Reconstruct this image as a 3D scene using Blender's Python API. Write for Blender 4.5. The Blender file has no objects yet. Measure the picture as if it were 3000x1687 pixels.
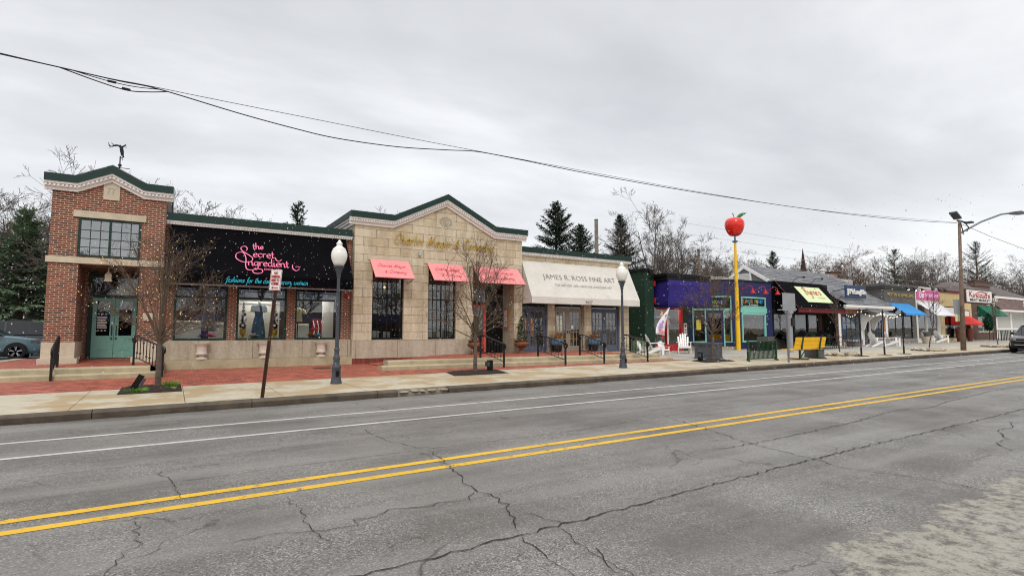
import bpy, bmesh, math, random
from mathutils import Vector, Matrix
R=math.radians
rnd=random.Random(7)
SC=bpy.context.scene
COL=SC.collection
G=.0067            # the street climbs gently to the right
HC=1.6

# ------------------------------------------------------------------ helpers
class MB:
    """collects shapes; build() links them as ONE mesh object"""
    def __init__(s): s.v=[]; s.f=[]; s.m=[]; s.mi=0
    def add(s,vs,fs):
        o=len(s.v); s.v.extend([tuple(v) for v in vs]); s.f.extend([tuple(i+o for i in f) for f in fs]); s.m.extend([s.mi]*len(fs)); return s
    def poly(s,*p): return s.add(p,[tuple(range(len(p)))])
    def box(s,x0,x1,y0,y1,z0,z1):
        v=[(x,y,z) for z in (z0,z1) for y in (y0,y1) for x in (x0,x1)]
        return s.add(v,[(0,2,3,1),(4,5,7,6),(0,1,5,4),(2,6,7,3),(0,4,6,2),(1,3,7,5)])
    def obox(s,c,size,M):
        hx,hy,hz=[a/2 for a in size]; c=Vector(c)
        v=[c+M@Vector((x,y,z)) for z in (-hz,hz) for y in (-hy,hy) for x in (-hx,hx)]
        return s.add(v,[(0,2,3,1),(4,5,7,6),(0,1,5,4),(2,6,7,3),(0,4,6,2),(1,3,7,5)])
    def bar(s,a,b,w,h=None,up=(0,0,1)):
        a=Vector(a);b=Vector(b);h=h or w;d=(b-a).normalized();u=Vector(up)
        if abs(d.dot(u))>.98:u=Vector((0,1,0))
        r=d.cross(u).normalized();u=r.cross(d)
        v=[p+r*x*w/2+u*y*h/2 for p in (a,b) for x,y in ((-1,-1),(1,-1),(1,1),(-1,1))]
        return s.add(v,[(3,2,1,0),(4,5,6,7),(0,1,5,4),(1,2,6,5),(2,3,7,6),(3,0,4,7)])
    def prism(s,pts,y0,y1,ax='y'):
        """polygon in the xz plane (ax y), yz plane (ax x) or xy plane (ax z), extruded along ax"""
        n=len(pts)
        def P(p,t): return (p[0],t,p[1]) if ax=='y' else ((t,p[0],p[1]) if ax=='x' else (p[0],p[1],t))
        v=[P(p,y0) for p in pts]+[P(p,y1) for p in pts]
        return s.add(v,[tuple(range(n)),tuple(range(2*n-1,n-1,-1))]+[(i,i+n,(i+1)%n+n,(i+1)%n) for i in range(n)])
    def tube(s,path,r,n=6,caps=True):
        P=[Vector(p) for p in path]; k=len(P)
        rr=r if isinstance(r,(list,tuple)) else [r]*k
        o=len(s.v); prev=None
        for i,p in enumerate(P):
            d=(P[min(i+1,k-1)]-P[max(i-1,0)])
            d=d.normalized() if d.length>1e-9 else Vector((0,0,1))
            if prev is None:
                a=Vector((0,0,1)) if abs(d.z)<.9 else Vector((1,0,0))
                u=d.cross(a).normalized()
            else:
                u=prev-d*prev.dot(d)
                u=u.normalized() if u.length>1e-6 else d.orthogonal().normalized()
            prev=u; w=d.cross(u)
            for j in range(n):
                t=2*math.pi*j/n
                q=p+u*(math.cos(t)*rr[i])+w*(math.sin(t)*rr[i]); s.v.append((q.x,q.y,q.z))
        for i in range(k-1):
            for j in range(n):
                s.f.append((o+i*n+j,o+i*n+(j+1)%n,o+(i+1)*n+(j+1)%n,o+(i+1)*n+j)); s.m.append(s.mi)
        if caps:
            s.f.append(tuple(o+j for j in range(n-1,-1,-1))); s.f.append(tuple(o+(k-1)*n+j for j in range(n))); s.m+= [s.mi]*2
        return s
    def lathe(s,prof,c=(0,0,0),n=20,M=None,flute=0,fl_r=0):
        o=len(s.v); c=Vector(c)
        for r,z in prof:
            for j in range(n):
                t=2*math.pi*j/n; q=r*(1-(flute*(j%2) if fl_r and r<fl_r else 0))
                p=Vector((q*math.cos(t),q*math.sin(t),z))
                if M: p=M@p
                p=p+c; s.v.append((p.x,p.y,p.z))
        for i in range(len(prof)-1):
            for j in range(n):
                s.f.append((o+i*n+j,o+i*n+(j+1)%n,o+(i+1)*n+(j+1)%n,o+(i+1)*n+j)); s.m.append(s.mi)
        if prof[0][0]>1e-4 and abs(prof[0][1]-prof[1][1])>1e-6: s.f.append(tuple(o+j for j in range(n-1,-1,-1))); s.m.append(s.mi)
        if prof[-1][0]>1e-4 and abs(prof[-1][1]-prof[-2][1])>1e-6: s.f.append(tuple(o+(len(prof)-1)*n+j for j in range(n))); s.m.append(s.mi)
        return s
    def ball(s,c,r,n=10,k=6,sz=1):
        return s.lathe([(max(1e-5,r*math.sin(math.pi*i/k)),-r*sz*math.cos(math.pi*i/k)) for i in range(k+1)],c,n)
    def icos(s,c,r,sx=1,sy=1,sz=1,j=0):
        t=(1+5**.5)/2
        V=[(-1,t,0),(1,t,0),(-1,-t,0),(1,-t,0),(0,-1,t),(0,1,t),(0,-1,-t),(0,1,-t),(t,0,-1),(t,0,1),(-t,0,-1),(-t,0,1)]
        F=[(0,11,5),(0,5,1),(0,1,7),(0,7,10),(0,10,11),(1,5,9),(5,11,4),(11,10,2),(10,7,6),(7,1,8),(3,9,4),(3,4,2),(3,2,6),(3,6,8),(3,8,9),(4,9,5),(2,4,11),(6,2,10),(8,6,7),(9,8,1)]
        k=r/1.9
        return s.add([(c[0]+x*k*sx*(1+rnd.uniform(-j,j)),c[1]+y*k*sy*(1+rnd.uniform(-j,j)),c[2]+z*k*sz*(1+rnd.uniform(-j,j))) for x,y,z in V],F)
    def build(s,name,mat,parent=None,smooth=False,fix=True,org=None):
        me=bpy.data.meshes.new(name)
        o=Vector(org) if org is not None else (root_of(parent).location.copy() if parent else Vector((0,0,0)))
        me.from_pydata([(x-o.x,y-o.y,z-o.z) for x,y,z in s.v],[],s.f)
        mats=mat if isinstance(mat,(list,tuple)) else [mat]
        for m in mats: me.materials.append(m)
        if len(mats)>1: me.polygons.foreach_set('material_index',s.m)
        if fix:
            bm=bmesh.new(); bm.from_mesh(me); bmesh.ops.recalc_face_normals(bm,faces=bm.faces[:]); bm.to_mesh(me); bm.free()
        if smooth:
            me.polygons.foreach_set('use_smooth',[True]*len(me.polygons))
            if smooth!=2: me.set_sharp_from_angle(angle=R(40))
        ob=bpy.data.objects.new(name,me); COL.objects.link(ob)
        if parent: ob.parent=parent
        elif o.length>0: ob.location=o
        return ob
def root_of(o):
    while o.parent: o=o.parent
    return o
def tag(o,label=None,cat=None,group=None,kind=None):
    if label:o['label']=label
    if cat:o['category']=cat
    if group:o['group']=group
    if kind:o['kind']=kind
    return o
def thing(name,label,cat,loc=(0,0,0),group=None):
    o=bpy.data.objects.new(name,None); o.empty_display_size=.2; COL.objects.link(o); o.location=loc
    return tag(o,label,cat,group)
def struct(name,mb,mat,**k): return tag(mb.build(name,mat,None,**k),kind='structure')
def dup(root,loc,rz=0,label=None,sc=None,name=None):
    def cp(o,par):
        c=o.copy(); COL.objects.link(c)
        if par is not None: c.parent=par
        for ch in o.children: cp(ch,c)
        return c
    r=cp(root,None); r.location=loc; r.rotation_euler=(0,0,rz)
    if sc: r.scale=(sc,sc,sc) if not isinstance(sc,tuple) else sc
    if label: r['label']=label
    return r
def lerp(a,b,t): return a+(b-a)*t
def sm(a,b,t):
    t=max(0,min(1,(t-a)/(b-a))); return t*t*(3-2*t)
def gz(x,y):
    """height of the walking surface"""
    if y<12.78: return G*x
    k=.15+G*x
    if y<16.4: return k+.05*(y-12.78)/3.62
    b=lerp(.2+G*x,.28,min(1,(y-16.4)/1.6)); p=.2+G*x
    return lerp(b,p,sm(18.,21.,x))

# ------------------------------------------------------------------ materials
def lin(r,g,b,k=1.):
    f=lambda c:(c/255/12.92 if c/255<=.04045 else ((c/255+.055)/1.055)**2.4)
    return (min(.95,f(r)*k),min(.95,f(g)*k),min(.95,f(b)*k),1)
class NT:
    def __init__(s,name):
        s.mat=bpy.data.materials.new(name); s.mat.use_nodes=True; s.t=s.mat.node_tree; s.b=s.t.nodes['Principled BSDF']; s.out=s.t.nodes['Material Output']
    def n(s,ty,**k):
        x=s.t.nodes.new('ShaderNode'+ty)
        for a,v in k.items(): setattr(x,a,v)
        return x
    def l(s,a,b): s.t.links.new(a,b)
    def co(s,kind='Object'):
        if kind=='World': return s.n('NewGeometry').outputs['Position']
        return s.n('TexCoord').outputs[kind]
    def noise(s,vec,scale,detail=4,rough=.6,dist=0):
        x=s.n('TexNoise'); x.inputs['Scale'].default_value=scale; x.inputs['Detail'].default_value=detail; x.inputs['Roughness'].default_value=rough; x.inputs['Distortion'].default_value=dist
        if vec is not None: s.l(vec,x.inputs['Vector'])
        return x.outputs['Fac']
    def ramp(s,fac,stops):
        x=s.n('ValToRGB'); e=x.color_ramp.elements
        while len(e)<len(stops): e.new(.5)
        for i,(p,c) in enumerate(stops):
            e[i].position=p; e[i].color=c if isinstance(c,tuple) else (c,c,c,1)
        s.l(fac,x.inputs['Fac']); return x.outputs['Color']
    def mix(s,fac,a,b,mode='MIX'):
        x=s.n('Mix',data_type='RGBA',blend_type=mode)
        for i,v in ((0,fac),(6,a),(7,b)):
            if hasattr(v,'is_linked') or hasattr(v,'links'): s.l(v,x.inputs[i])
            else: x.inputs[i].default_value=v
        return x.outputs[2]
    def math(s,op,a,b=None,c=None):
        x=s.n('Math',operation=op)
        for i,v in enumerate((a,b,c)):
            if v is None: continue
            if hasattr(v,'links'): s.l(v,x.inputs[i])
            else: x.inputs[i].default_value=v
        return x.outputs[0]
    def bump(s,h,strength=.3,dist=.01):
        x=s.n('Bump'); x.inputs['Strength'].default_value=strength; x.inputs['Distance'].default_value=dist
        s.l(h,x.inputs['Height']); s.l(x.outputs[0],s.b.inputs['Normal']); return s
    def set(s,**k):
        for a,v in k.items():
            i=s.b.inputs[a.replace('_',' ')]
            if hasattr(v,'links'): s.l(v,i)
            else: i.default_value=v
        return s
def paint(name,col,rough=.55,var=.12,scale=3,bump=.0,bscale=60,metal=0,spec=.4,dirt=0,kind='Object',coat=0,bdist=.01):
    """a coloured surface with mottling, fine grain and optional dirt"""
    m=NT(name); v=m.co(kind)
    a=m.noise(v,scale,5); lo=tuple(c*(1-var) for c in col[:3])+(1,); hi=tuple(min(.95,c*(1+var)) for c in col[:3])+(1,)
    c=m.ramp(a,[(.3,lo),(.7,hi)])
    if dirt:
        d=m.noise(v,scale*.6+.7,6,.7); dk=m.ramp(d,[(.52,0.),(.72,float(dirt))])
        c=m.mix(dk,c,tuple(x*.35+.01 for x in col[:3])+(1,))
    m.set(Base_Color=c,Roughness=rough,Metallic=metal); m.b.inputs['Specular IOR Level'].default_value=spec
    if coat: m.b.inputs['Coat Weight'].default_value=coat
    r=m.noise(v,scale*3,3); m.set(Roughness=m.math('MULTIPLY_ADD',r,.25,rough-.12))
    if bump: m.bump(m.noise(v,bscale,4),bump,bdist)
    return m.mat
def wallvec(m):
    """world position folded onto a vertical wall: (x+y, z)"""
    p=m.co('World'); s=m.n('SeparateXYZ'); m.l(p,s.inputs[0]); c=m.n('CombineXYZ')
    m.l(m.math('ADD',s.outputs[0],s.outputs[1]),c.inputs[0]); m.l(s.outputs[2],c.inputs[1]); return c.outputs[0],p
def bricks(name,c1,c2,cm,w,h,mort,bump=.5,off=.5,flat=False,dark=None,rough=.85,rot=0,var=1.):
    m=NT(name)
    if flat:
        p=m.co('World'); mp=m.n('Mapping'); mp.inputs['Rotation'].default_value=(0,0,rot); m.l(p,mp.inputs[0]); v=mp.outputs[0]
    else: v,p=wallvec(m)
    t=m.n('TexBrick'); t.offset=off; m.l(v,t.inputs['Vector'])
    for k,x in (('Color1',c1),('Color2',c2),('Mortar',cm),('Scale',1.),('Mortar Size',mort),('Mortar Smooth',.25),('Brick Width',w),('Row Height',h),('Bias',0.)): t.inputs[k].default_value=x
    c=t.outputs['Color']
    if dark is not None:
        t2=m.n('TexBrick'); t2.offset=off; m.l(v,t2.inputs['Vector'])
        for k,x in (('Color1',(0,0,0,1)),('Color2',(1,1,1,1)),('Mortar',(0,0,0,1)),('Scale',1.),('Mortar Size',mort),('Mortar Smooth',.25),('Brick Width',w),('Row Height',h),('Bias',0.)): t2.inputs[k].default_value=x
        mp=m.n('Mapping'); mp.inputs['Location'].default_value=(37*w,51*h,0)
        k=m.ramp(t2.outputs['Color'],[(.80,0.),(.86,1.)]); c=m.mix(k,c,dark)
    a=m.noise(p,1.1,5,.65); c=m.mix(m.ramp(a,[(.3,.0),(.75,.42*var)]),c,tuple(x*.55 for x in c1[:3])+(1,))
    b=m.noise(p,22,3); c=m.mix(.35*var,c,m.ramp(b,[(.3,.25),(.7,.8)]),'OVERLAY')
    m.set(Base_Color=c,Roughness=rough)
    hgt=m.math('SUBTRACT',m.math('MULTIPLY',b,.35),m.math('MULTIPLY',t.outputs['Fac'],1.))
    m.bump(hgt,bump,.008); return m.mat
M={}
def materials():
    M['brick']=bricks('red_brick',lin(140,68,47),lin(98,50,37),lin(192,176,152),.215,.0715,.011,.6,dark=lin(66,52,48))
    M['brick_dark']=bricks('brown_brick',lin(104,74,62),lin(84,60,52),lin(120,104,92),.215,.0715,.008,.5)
    M['paver']=bricks('red_paver',lin(204,106,78),lin(116,52,41),lin(92,68,58),.2,.1,.010,.4,flat=True,rough=.6,rot=.02)
    M['paver_edge']=bricks('paver_edge',lin(142,62,46),lin(98,40,32),lin(110,80,70),.1,.3,.004,.4,rough=.6)
    # limestone ashlar
    def stone(name,w,h,cA,cB,mort=.005):
        m=NT(name); v,p=wallvec(m); t=m.n('TexBrick'); mp=m.n('Mapping'); mp.inputs['Location'].default_value=(.35,-.16,0); m.l(v,mp.inputs[0]); m.l(mp.outputs[0],t.inputs['Vector'])
        for k,x in (('Color1',cA),('Color2',cB),('Mortar',lin(92,80,64)),('Scale',1.),('Mortar Size',mort),('Mortar Smooth',.3),('Brick Width',w),('Row Height',h),('Bias',-.1)): t.inputs[k].default_value=x
        st=m.n('Mapping'); st.inputs['Scale'].default_value=(2.2,2.2,.35); m.l(p,st.inputs[0])
        d=m.noise(st.outputs[0],1.3,6,.7); c=m.mix(m.ramp(d,[(.42,0.),(.72,.6)]),t.outputs['Color'],lin(138,120,92))
        e=m.noise(p,9,5,.7); c=m.mix(.3,c,m.ramp(e,[(.3,.3),(.7,.75)]),'OVERLAY')
        m.set(Base_Color=c,Roughness=.85); m.bump(m.math('SUBTRACT',m.math('MULTIPLY',e,.3),t.outputs['Fac']),.5,.008); return m.mat
    M['stone']=stone('limestone_blocks',1.06,.355,lin(212,199,174),lin(198,181,150),.008)
    M['stone_plain']=stone('limestone_slabs',1.75,1.9,lin(188,178,160),lin(180,168,148),.01)
    M['stone_trim']=paint('limestone_trim',lin(198,187,164),.8,.12,2.5,.25,40,dirt=.25)
    # asphalt
    m=NT('asphalt'); p=m.co('World')
    sx=m.n('SeparateXYZ'); m.l(p,sx.inputs[0])
    vo=m.n('TexVoronoi'); vo.inputs['Scale'].default_value=95; m.l(p,vo.inputs['Vector'])
    sp=m.n('SeparateXYZ'); m.l(vo.outputs['Color'],sp.inputs[0])
    agg=m.ramp(sp.outputs[0],[(0.,lin(66,64,61)),(.3,lin(102,100,96)),(.72,lin(132,129,124)),(.93,lin(158,152,144)),(1.,lin(194,186,176))])
    big=m.noise(p,.55,6,.6); agg=m.mix(m.ramp(big,[(.38,0.),(.62,.75)]),agg,lin(88,84,78),'MIX')
    st=m.n('Mapping'); st.inputs['Scale'].default_value=(.12,1.3,1); m.l(p,st.inputs[0])
    lane=m.noise(st.outputs[0],1.,5,.6); agg=m.mix(m.ramp(lane,[(.44,0.),(.64,.6)]),agg,lin(140,137,132))
    fine=m.noise(p,320,2,.5); agg=m.mix(.55,agg,m.ramp(fine,[(.25,.12),(.75,.88)]),'OVERLAY')
    # worn pale patch in the near corner: old asphalt showing through
    pn=m.noise(p,1.3,7,.7); edge=m.math('ADD',m.math('SUBTRACT',sx.outputs[1],1.74),m.math('MULTIPLY',m.math('SUBTRACT',pn,.5),1.7))
    pk=m.ramp(edge,[(.39,1.),(.47,0.)])
    worn=m.mix(m.ramp(m.noise(p,9,7,.8),[(.46,0.),(.6,.95)]),lin(164,158,144),lin(78,74,67)); worn=m.mix(.5,worn,m.ramp(fine,[(.25,.12),(.75,.88)]),'OVERLAY')
    c=m.mix(m.math('MULTIPLY',pk,.8),agg,worn)
    wq=m.n('MixRGB') if False else None
    nx=m.n('TexNoise'); nx.inputs['Scale'].default_value=1.7; nx.inputs['Detail'].default_value=6; m.l(p,nx.inputs['Vector'])
    vd=m.n('VectorMath',operation='MULTIPLY_ADD'); m.l(nx.outputs['Color'],vd.inputs[0]); vd.inputs[1].default_value=(.9,.9,0); m.l(p,vd.inputs[2])
    ve=m.n('TexVoronoi',feature='DISTANCE_TO_EDGE'); ve.inputs['Scale'].default_value=.62; m.l(vd.outputs[0],ve.inputs['Vector'])
    hair=m.math('MULTIPLY',m.ramp(ve.outputs[0],[(.002,1.),(.0055,0.)]),m.ramp(m.noise(p,.33,4,.6),[(.47,0.),(.55,.75)]))
    c=m.mix(hair,c,lin(40,37,35))
    m.set(Base_Color=c,Roughness=m.ramp(m.noise(p,.8,5,.6),[(.35,.42),(.62,.72)]))
    m.b.inputs['Specular IOR Level'].default_value=.45
    m.bump(sp.outputs[0],.55,.006); M['asphalt']=m.mat
    M['gutter']=paint('gutter_dirt',lin(62,54,46),.6,.4,9,.4,60,kind='World')
    M['crack']=paint('crack_fill',lin(40,37,35),.8,.3,8)
    M['lot']=paint('lot_asphalt',lin(112,116,124),.4,.2,.8,.2,60)
    # concrete pavement: slab joints, damp brown stains near the kerb
    m=NT('pavement_concrete'); p=m.co('World'); s=m.n('SeparateXYZ'); m.l(p,s.inputs[0])
    big=m.noise(p,.9,6,.62); c=m.ramp(m.noise(p,5,6,.7),[(.3,lin(172,163,142)),(.7,lin(202,193,170))])
    c=m.mix(m.ramp(big,[(.47,0.),(.56,.75)]),c,lin(166,140,98))
    mp=m.n('Mapping'); mp.inputs['Scale'].default_value=(.5,1.4,1); mp.inputs['Rotation'].default_value=(0,0,.3); m.l(p,mp.inputs[0])
    c=m.mix(m.ramp(m.noise(mp.outputs[0],1.6,7,.75),[(.58,0.),(.75,.5)]),c,lin(120,98,66))
    c=m.mix(.3,c,m.ramp(m.noise(p,170,3),[(.3,.2),(.7,.8)]),'OVERLAY')
    fr=m.math('FRACT',m.math('MULTIPLY_ADD',s.outputs[0],1/1.86,.84)); j=m.math('LESS_THAN',fr,.007)
    c=m.mix(j,c,lin(70,58,44)); m.set(Base_Color=c,Roughness=.62); m.bump(m.noise(p,90,4),.25,.005); M['walk']=m.mat
    # patio concrete (grey, damp)
    m=NT('patio_concrete'); p=m.co('World'); c=m.ramp(m.noise(p,.7,6,.65),[(.3,lin(148,144,134)),(.7,lin(188,182,170))])
    c=m.mix(m.ramp(m.noise(p,.4,5,.6),[(.5,0.),(.65,.5)]),c,lin(128,122,112)); t=m.n('TexBrick'); t.offset=0; m.l(p,t.inputs[0])
    for k,x in (('Scale',1.),('Mortar Size',.012),('Brick Width',1.5),('Row Height',1.5)): t.inputs[k].default_value=x
    c=m.mix(m.math('MULTIPLY',t.outputs['Fac'],.7),c,lin(90,84,76)); m.set(Base_Color=c,Roughness=.6); m.bump(m.noise(p,60,4),.2,.005); M['patio']=m.mat
    M['step']=paint('step_concrete',lin(176,164,134),.8,.2,2.2,.35,50,dirt=.4,kind='World')
    M['kerb']=paint('kerb_stone',lin(86,76,64),.75,.4,2.5,.4,30,dirt=.7,kind='World')
    M['kerb_pale']=paint('kerb_broken',lin(148,138,118),.8,.25,6,.5,30,dirt=.4)
    M['ground']=paint('ground_earth',lin(110,104,84),.9,.3,.5,.3,20,kind='World')
    M['mulch']=paint('mulch',lin(44,32,27),.9,.6,14,.9,40)
    # painted road lines, worn
    def line(name,col,wear):
        m=NT(name); p=m.co('World'); a=m.noise(p,9,7,.75); b=m.noise(p,70,4,.7)
        k=m.math('ADD',m.math('MULTIPLY',a,.65),m.math('MULTIPLY',b,.35)); k=m.ramp(k,[(wear,0.),(wear+.05,1.)])
        lo=tuple(x*.82 for x in col[:3])+(1,)
        c=m.mix(k,col if False else m.ramp(m.noise(p,2,5),[(.3,lo),(.7,col)]),lin(104,100,92)); m.set(Base_Color=c,Roughness=.6); m.bump(sp_noise(m,p),.3,.004); return m.mat
    def sp_noise(m,p): return m.noise(p,150,3)
    M['yellow']=line('yellow_line',lin(230,182,36),.545); M['white']=line('white_line',lin(204,202,196),.56)
    # paints
    P=lambda n,*c,**k: M.__setitem__(n,paint(n,lin(*c),**k))
    P('green',17,48,41,rough=.5,var=.15,dirt=.2); P('white_trim',238,236,232,var=.05,dirt=.06); P('black',12,12,13,rough=.5,spec=.25)
    P('iron',16,16,17,rough=.4,spec=.5); P('awn_black',9,8,12,rough=.95,var=.25,scale=2,bump=.35,bscale=2.2,bdist=.12,spec=.08)
    P('pink',255,150,150,rough=.7,var=.07,scale=2,bump=.3,bscale=3,bdist=.06,dirt=.08); P('salmon',246,92,82,rough=.5,var=.05)
    P('canvas',216,211,202,rough=.85,var=.07,scale=1.2,bump=.4,bscale=1.7,bdist=.12,dirt=.14); P('teal',126,180,168,rough=.5,var=.08,scale=4,dirt=.12)
    P('slate',86,92,108,rough=.5,var=.1); P('taupe',150,140,124,rough=.5,var=.1); P('gold',196,162,52,rough=.45,var=.1,metal=.2)
    P('ink',128,125,122,rough=.8); P('ink_pink',216,104,110,rough=.8); P('ink_pale',178,174,168,rough=.8)
    P('neon_pink',255,128,166,rough=.6,var=.03); P('cyan',34,190,214,rough=.6,var=.04)
    P('lamp_grey',66,70,78,rough=.5,var=.25,scale=7,bump=.1,dirt=.3); P('rust',72,48,36,rough=.8,var=.4,scale=7,bump=.3,dirt=.4)
    P('sign_white',234,230,226,rough=.5,var=.04); P('sign_red',176,40,40,rough=.6); P('sign_grey',158,160,164,rough=.5,var=.08,metal=.3)
    P('galv',130,132,138,rough=.45,var=.2,metal=.5,scale=8)
    P('forest',20,50,34,rough=.75,var=.2,dirt=.2,scale=1.5); P('purple',36,23,108,rough=.75,var=.15,bump=.2,bscale=150); P('red',178,24,32,rough=.5)
    P('navy',40,45,92,rough=.75,var=.12,bump=.3,bscale=30); P('navy_door',34,36,92,rough=.5); P('aqua',134,204,188,rough=.5,var=.05); P('apple_red',228,38,24,rough=.28,var=.2,scale=1.5,coat=.4)
    P('pencil',244,192,24,rough=.5,var=.06,dirt=.1); P('leaf_green',42,120,48,rough=.5); P('wood_white',240,238,234,rough=.5,var=.05,dirt=.08)
    P('fence_green',20,62,40,rough=.45); P('bench_yellow',244,186,10,rough=.45,var=.08,dirt=.06); P('lead',84,86,92,rough=.65,var=.25,scale=5,bump=.2,dirt=.2)
    P('cream_sign',212,224,176,rough=.6,var=.03); P('script_red',206,84,70,rough=.7); P('burgundy',110,18,28,rough=.7)
    P('char',96,95,92,rough=.85,var=.12,scale=1.5,bump=.4,bscale=25); P('sky_awn',58,142,206,rough=.8,var=.08); P('magenta',206,96,156,rough=.6,var=.05)
    P('ochre',206,186,140,rough=.85,var=.1,bump=.3,bscale=30); P('off_white',222,218,210,rough=.7,var=.06,dirt=.12); P('red_awn',214,52,44,rough=.8); P('green_awn',16,100,72,rough=.8)
    P('marine',30,60,98,rough=.5,var=.1); P('gold_letter',196,170,96,rough=.4,metal=.3); P('urn_stone',206,192,176,rough=.85,var=.15,scale=8,bump=.3); P('urn_rust',120,80,52,rough=.7,var=.4,scale=8,bump=.3,dirt=.4)
    P('planter_blue',92,132,160,rough=.4,var=.2); P('straw',176,112,44,rough=.9,var=.4,scale=20); P('topiary',40,60,30,rough=.9,var=.5,scale=20); P('terracotta',104,52,40,rough=.7,var=.3)
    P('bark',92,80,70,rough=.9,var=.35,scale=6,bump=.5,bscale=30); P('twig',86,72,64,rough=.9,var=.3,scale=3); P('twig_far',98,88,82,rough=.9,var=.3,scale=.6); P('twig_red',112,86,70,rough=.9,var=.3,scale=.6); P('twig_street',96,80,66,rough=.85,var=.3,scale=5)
    P('needle',56,74,54,rough=.8,var=.45,scale=2.5); P('needle_blue',122,142,112,rough=.8,var=.4,scale=2.5); P('grass',96,150,40,rough=.8,var=.35,scale=12); P('grass_dry',150,134,96,rough=.9,var=.3,scale=12)
    P('pole_wood',124,105,93,rough=.9,var=.3,scale=3,bump=.5,bscale=30); P('pole_grey',112,104,92,rough=.9,var=.25,scale=3,bump=.4); P('cable',22,22,24,rough=.6)
    P('chrome',170,172,176,rough=.25,metal=.9,var=.05); P('tyre',20,20,21,rough=.85); P('car_teal',84,108,115,rough=.3,var=.04,coat=.6); P('car_dark',48,50,58,rough=.28,var=.04,coat=.7); P('car_black',24,25,30,rough=.25,var=.04,coat=.8)
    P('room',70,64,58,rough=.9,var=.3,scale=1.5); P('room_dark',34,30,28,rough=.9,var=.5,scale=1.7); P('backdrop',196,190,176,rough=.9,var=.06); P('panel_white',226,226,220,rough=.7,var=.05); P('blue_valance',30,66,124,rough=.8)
    P('dress',70,96,118,rough=.95,var=.2,scale=7,bump=.3,bscale=25); P('skin_form',210,190,160,rough=.6); P('denim_pale',108,116,130,rough=.9,var=.15,scale=8); P('knit',206,200,150,rough=.95,var=.1); P('petal_pink',240,130,160,rough=.7); P('petal_lilac',120,104,190,rough=.7); P('petal_coral',246,84,96,rough=.7)
    P('petal_white',226,220,216,rough=.7); P('lilac',182,150,208,rough=.7); P('flag_white',240,236,240,rough=.8,var=.03); P('flag_red',222,70,60,rough=.8)
    P('roof_tar',60,58,56,rough=.9,var=.3,bump=.3); P('box_grey',176,176,174,rough=.6,var=.08); P('rock',178,166,146,rough=.85,var=.35,scale=4,bump=.4); P('hedge',20,72,46,rough=.9,var=.6,scale=30,bump=.8,bscale=60)
    P('shop_white',196,196,192,rough=.7,var=.08); P('shutter',186,186,180,rough=.7,var=.04); P('steeple',62,44,42,rough=.9); P('amber_wood',178,112,60,rough=.6,var=.3)
    for i,c in enumerate([(232,70,70),(240,160,40),(90,170,70),(70,130,210),(230,210,90),(226,226,220),(190,120,190),(150,100,60)]): P('toy%d'%i,*c,rough=.6)
    # black and white ornament balls
    m=NT('checker_glaze'); t=m.n('TexChecker'); t.inputs['Scale'].default_value=9; t.inputs['Color1'].default_value=lin(20,20,20); t.inputs['Color2'].default_value=lin(235,232,226); m.l(m.co('Object'),t.inputs[0]); m.set(Base_Color=t.outputs[0],Roughness=.3); M['checker']=m.mat
    m=NT('stripe_glaze'); s=m.n('SeparateXYZ'); m.l(m.co('Object'),s.inputs[0]); k=m.math('GREATER_THAN',m.math('SINE',m.math('MULTIPLY',s.outputs[0],42.)),0.); m.set(Base_Color=m.mix(k,lin(20,20,20),lin(235,232,226)),Roughness=.3); M['stripe']=m.mat
    m=NT('dot_glaze'); vo=m.n('TexVoronoi'); vo.inputs['Scale'].default_value=7; m.l(m.co('Object'),vo.inputs[0]); m.set(Base_Color=m.ramp(vo.outputs['Distance'],[(.36,lin(235,232,226)),(.4,lin(18,18,18))]),Roughness=.3); M['dots']=m.mat
    # shingles: courses across the slope
    def shing(name,ca,cb,w,h):
        m=NT(name); p=m.co('World'); s=m.n('SeparateXYZ'); m.l(p,s.inputs[0]); c=m.n('CombineXYZ'); m.l(s.outputs[0],c.inputs[0]); m.l(s.outputs[2],c.inputs[1])
        t=m.n('TexBrick'); m.l(c.outputs[0],t.inputs[0])
        for k,x in (('Color1',ca),('Color2',cb),('Mortar',tuple(v*.25 for v in ca[:3])+(1,)),('Scale',1.),('Mortar Size',.018),('Mortar Smooth',.3),('Brick Width',w),('Row Height',h)): t.inputs[k].default_value=x
        n=m.noise(p,3,5); cc=m.mix(.5,t.outputs['Color'],m.ramp(n,[(.3,.3),(.7,.75)]),'OVERLAY'); m.set(Base_Color=cc,Roughness=.7); m.bump(m.math('SUBTRACT',1.,t.outputs['Fac']),.6,.03); return m.mat
    M['shingle']=shing('roof_shingle',lin(132,133,136),lin(104,105,108),1.2,.17); M['shingle_brown']=shing('brown_shingle',lin(120,92,82),lin(86,66,62),.35,.22); M['cedar']=shing('cedar_shake',lin(184,128,80),lin(132,84,50),.16,.24); M['slate_roof']=shing('slate_roof',lin(108,96,92),lin(86,78,76),.5,.2)
    m=NT('fieldstone'); p=m.co('World'); vo=m.n('TexVoronoi'); vo.inputs['Scale'].default_value=5; m.l(p,vo.inputs[0]); ve=m.n('TexVoronoi',feature='DISTANCE_TO_EDGE'); ve.inputs['Scale'].default_value=5; m.l(p,ve.inputs[0])
    c=m.mix(.75,lin(150,136,118),vo.outputs['Color'],'OVERLAY'); c=m.mix(m.ramp(ve.outputs[0],[(.02,1.),(.07,0.)]),c,lin(84,76,68)); h=m.n('HueSaturation'); h.inputs['Saturation'].default_value=.45; m.l(c,h.inputs['Color']); m.set(Base_Color=h.outputs[0],Roughness=.85); m.bump(ve.outputs[0],.8,.05); M['fieldstone']=m.mat
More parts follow.
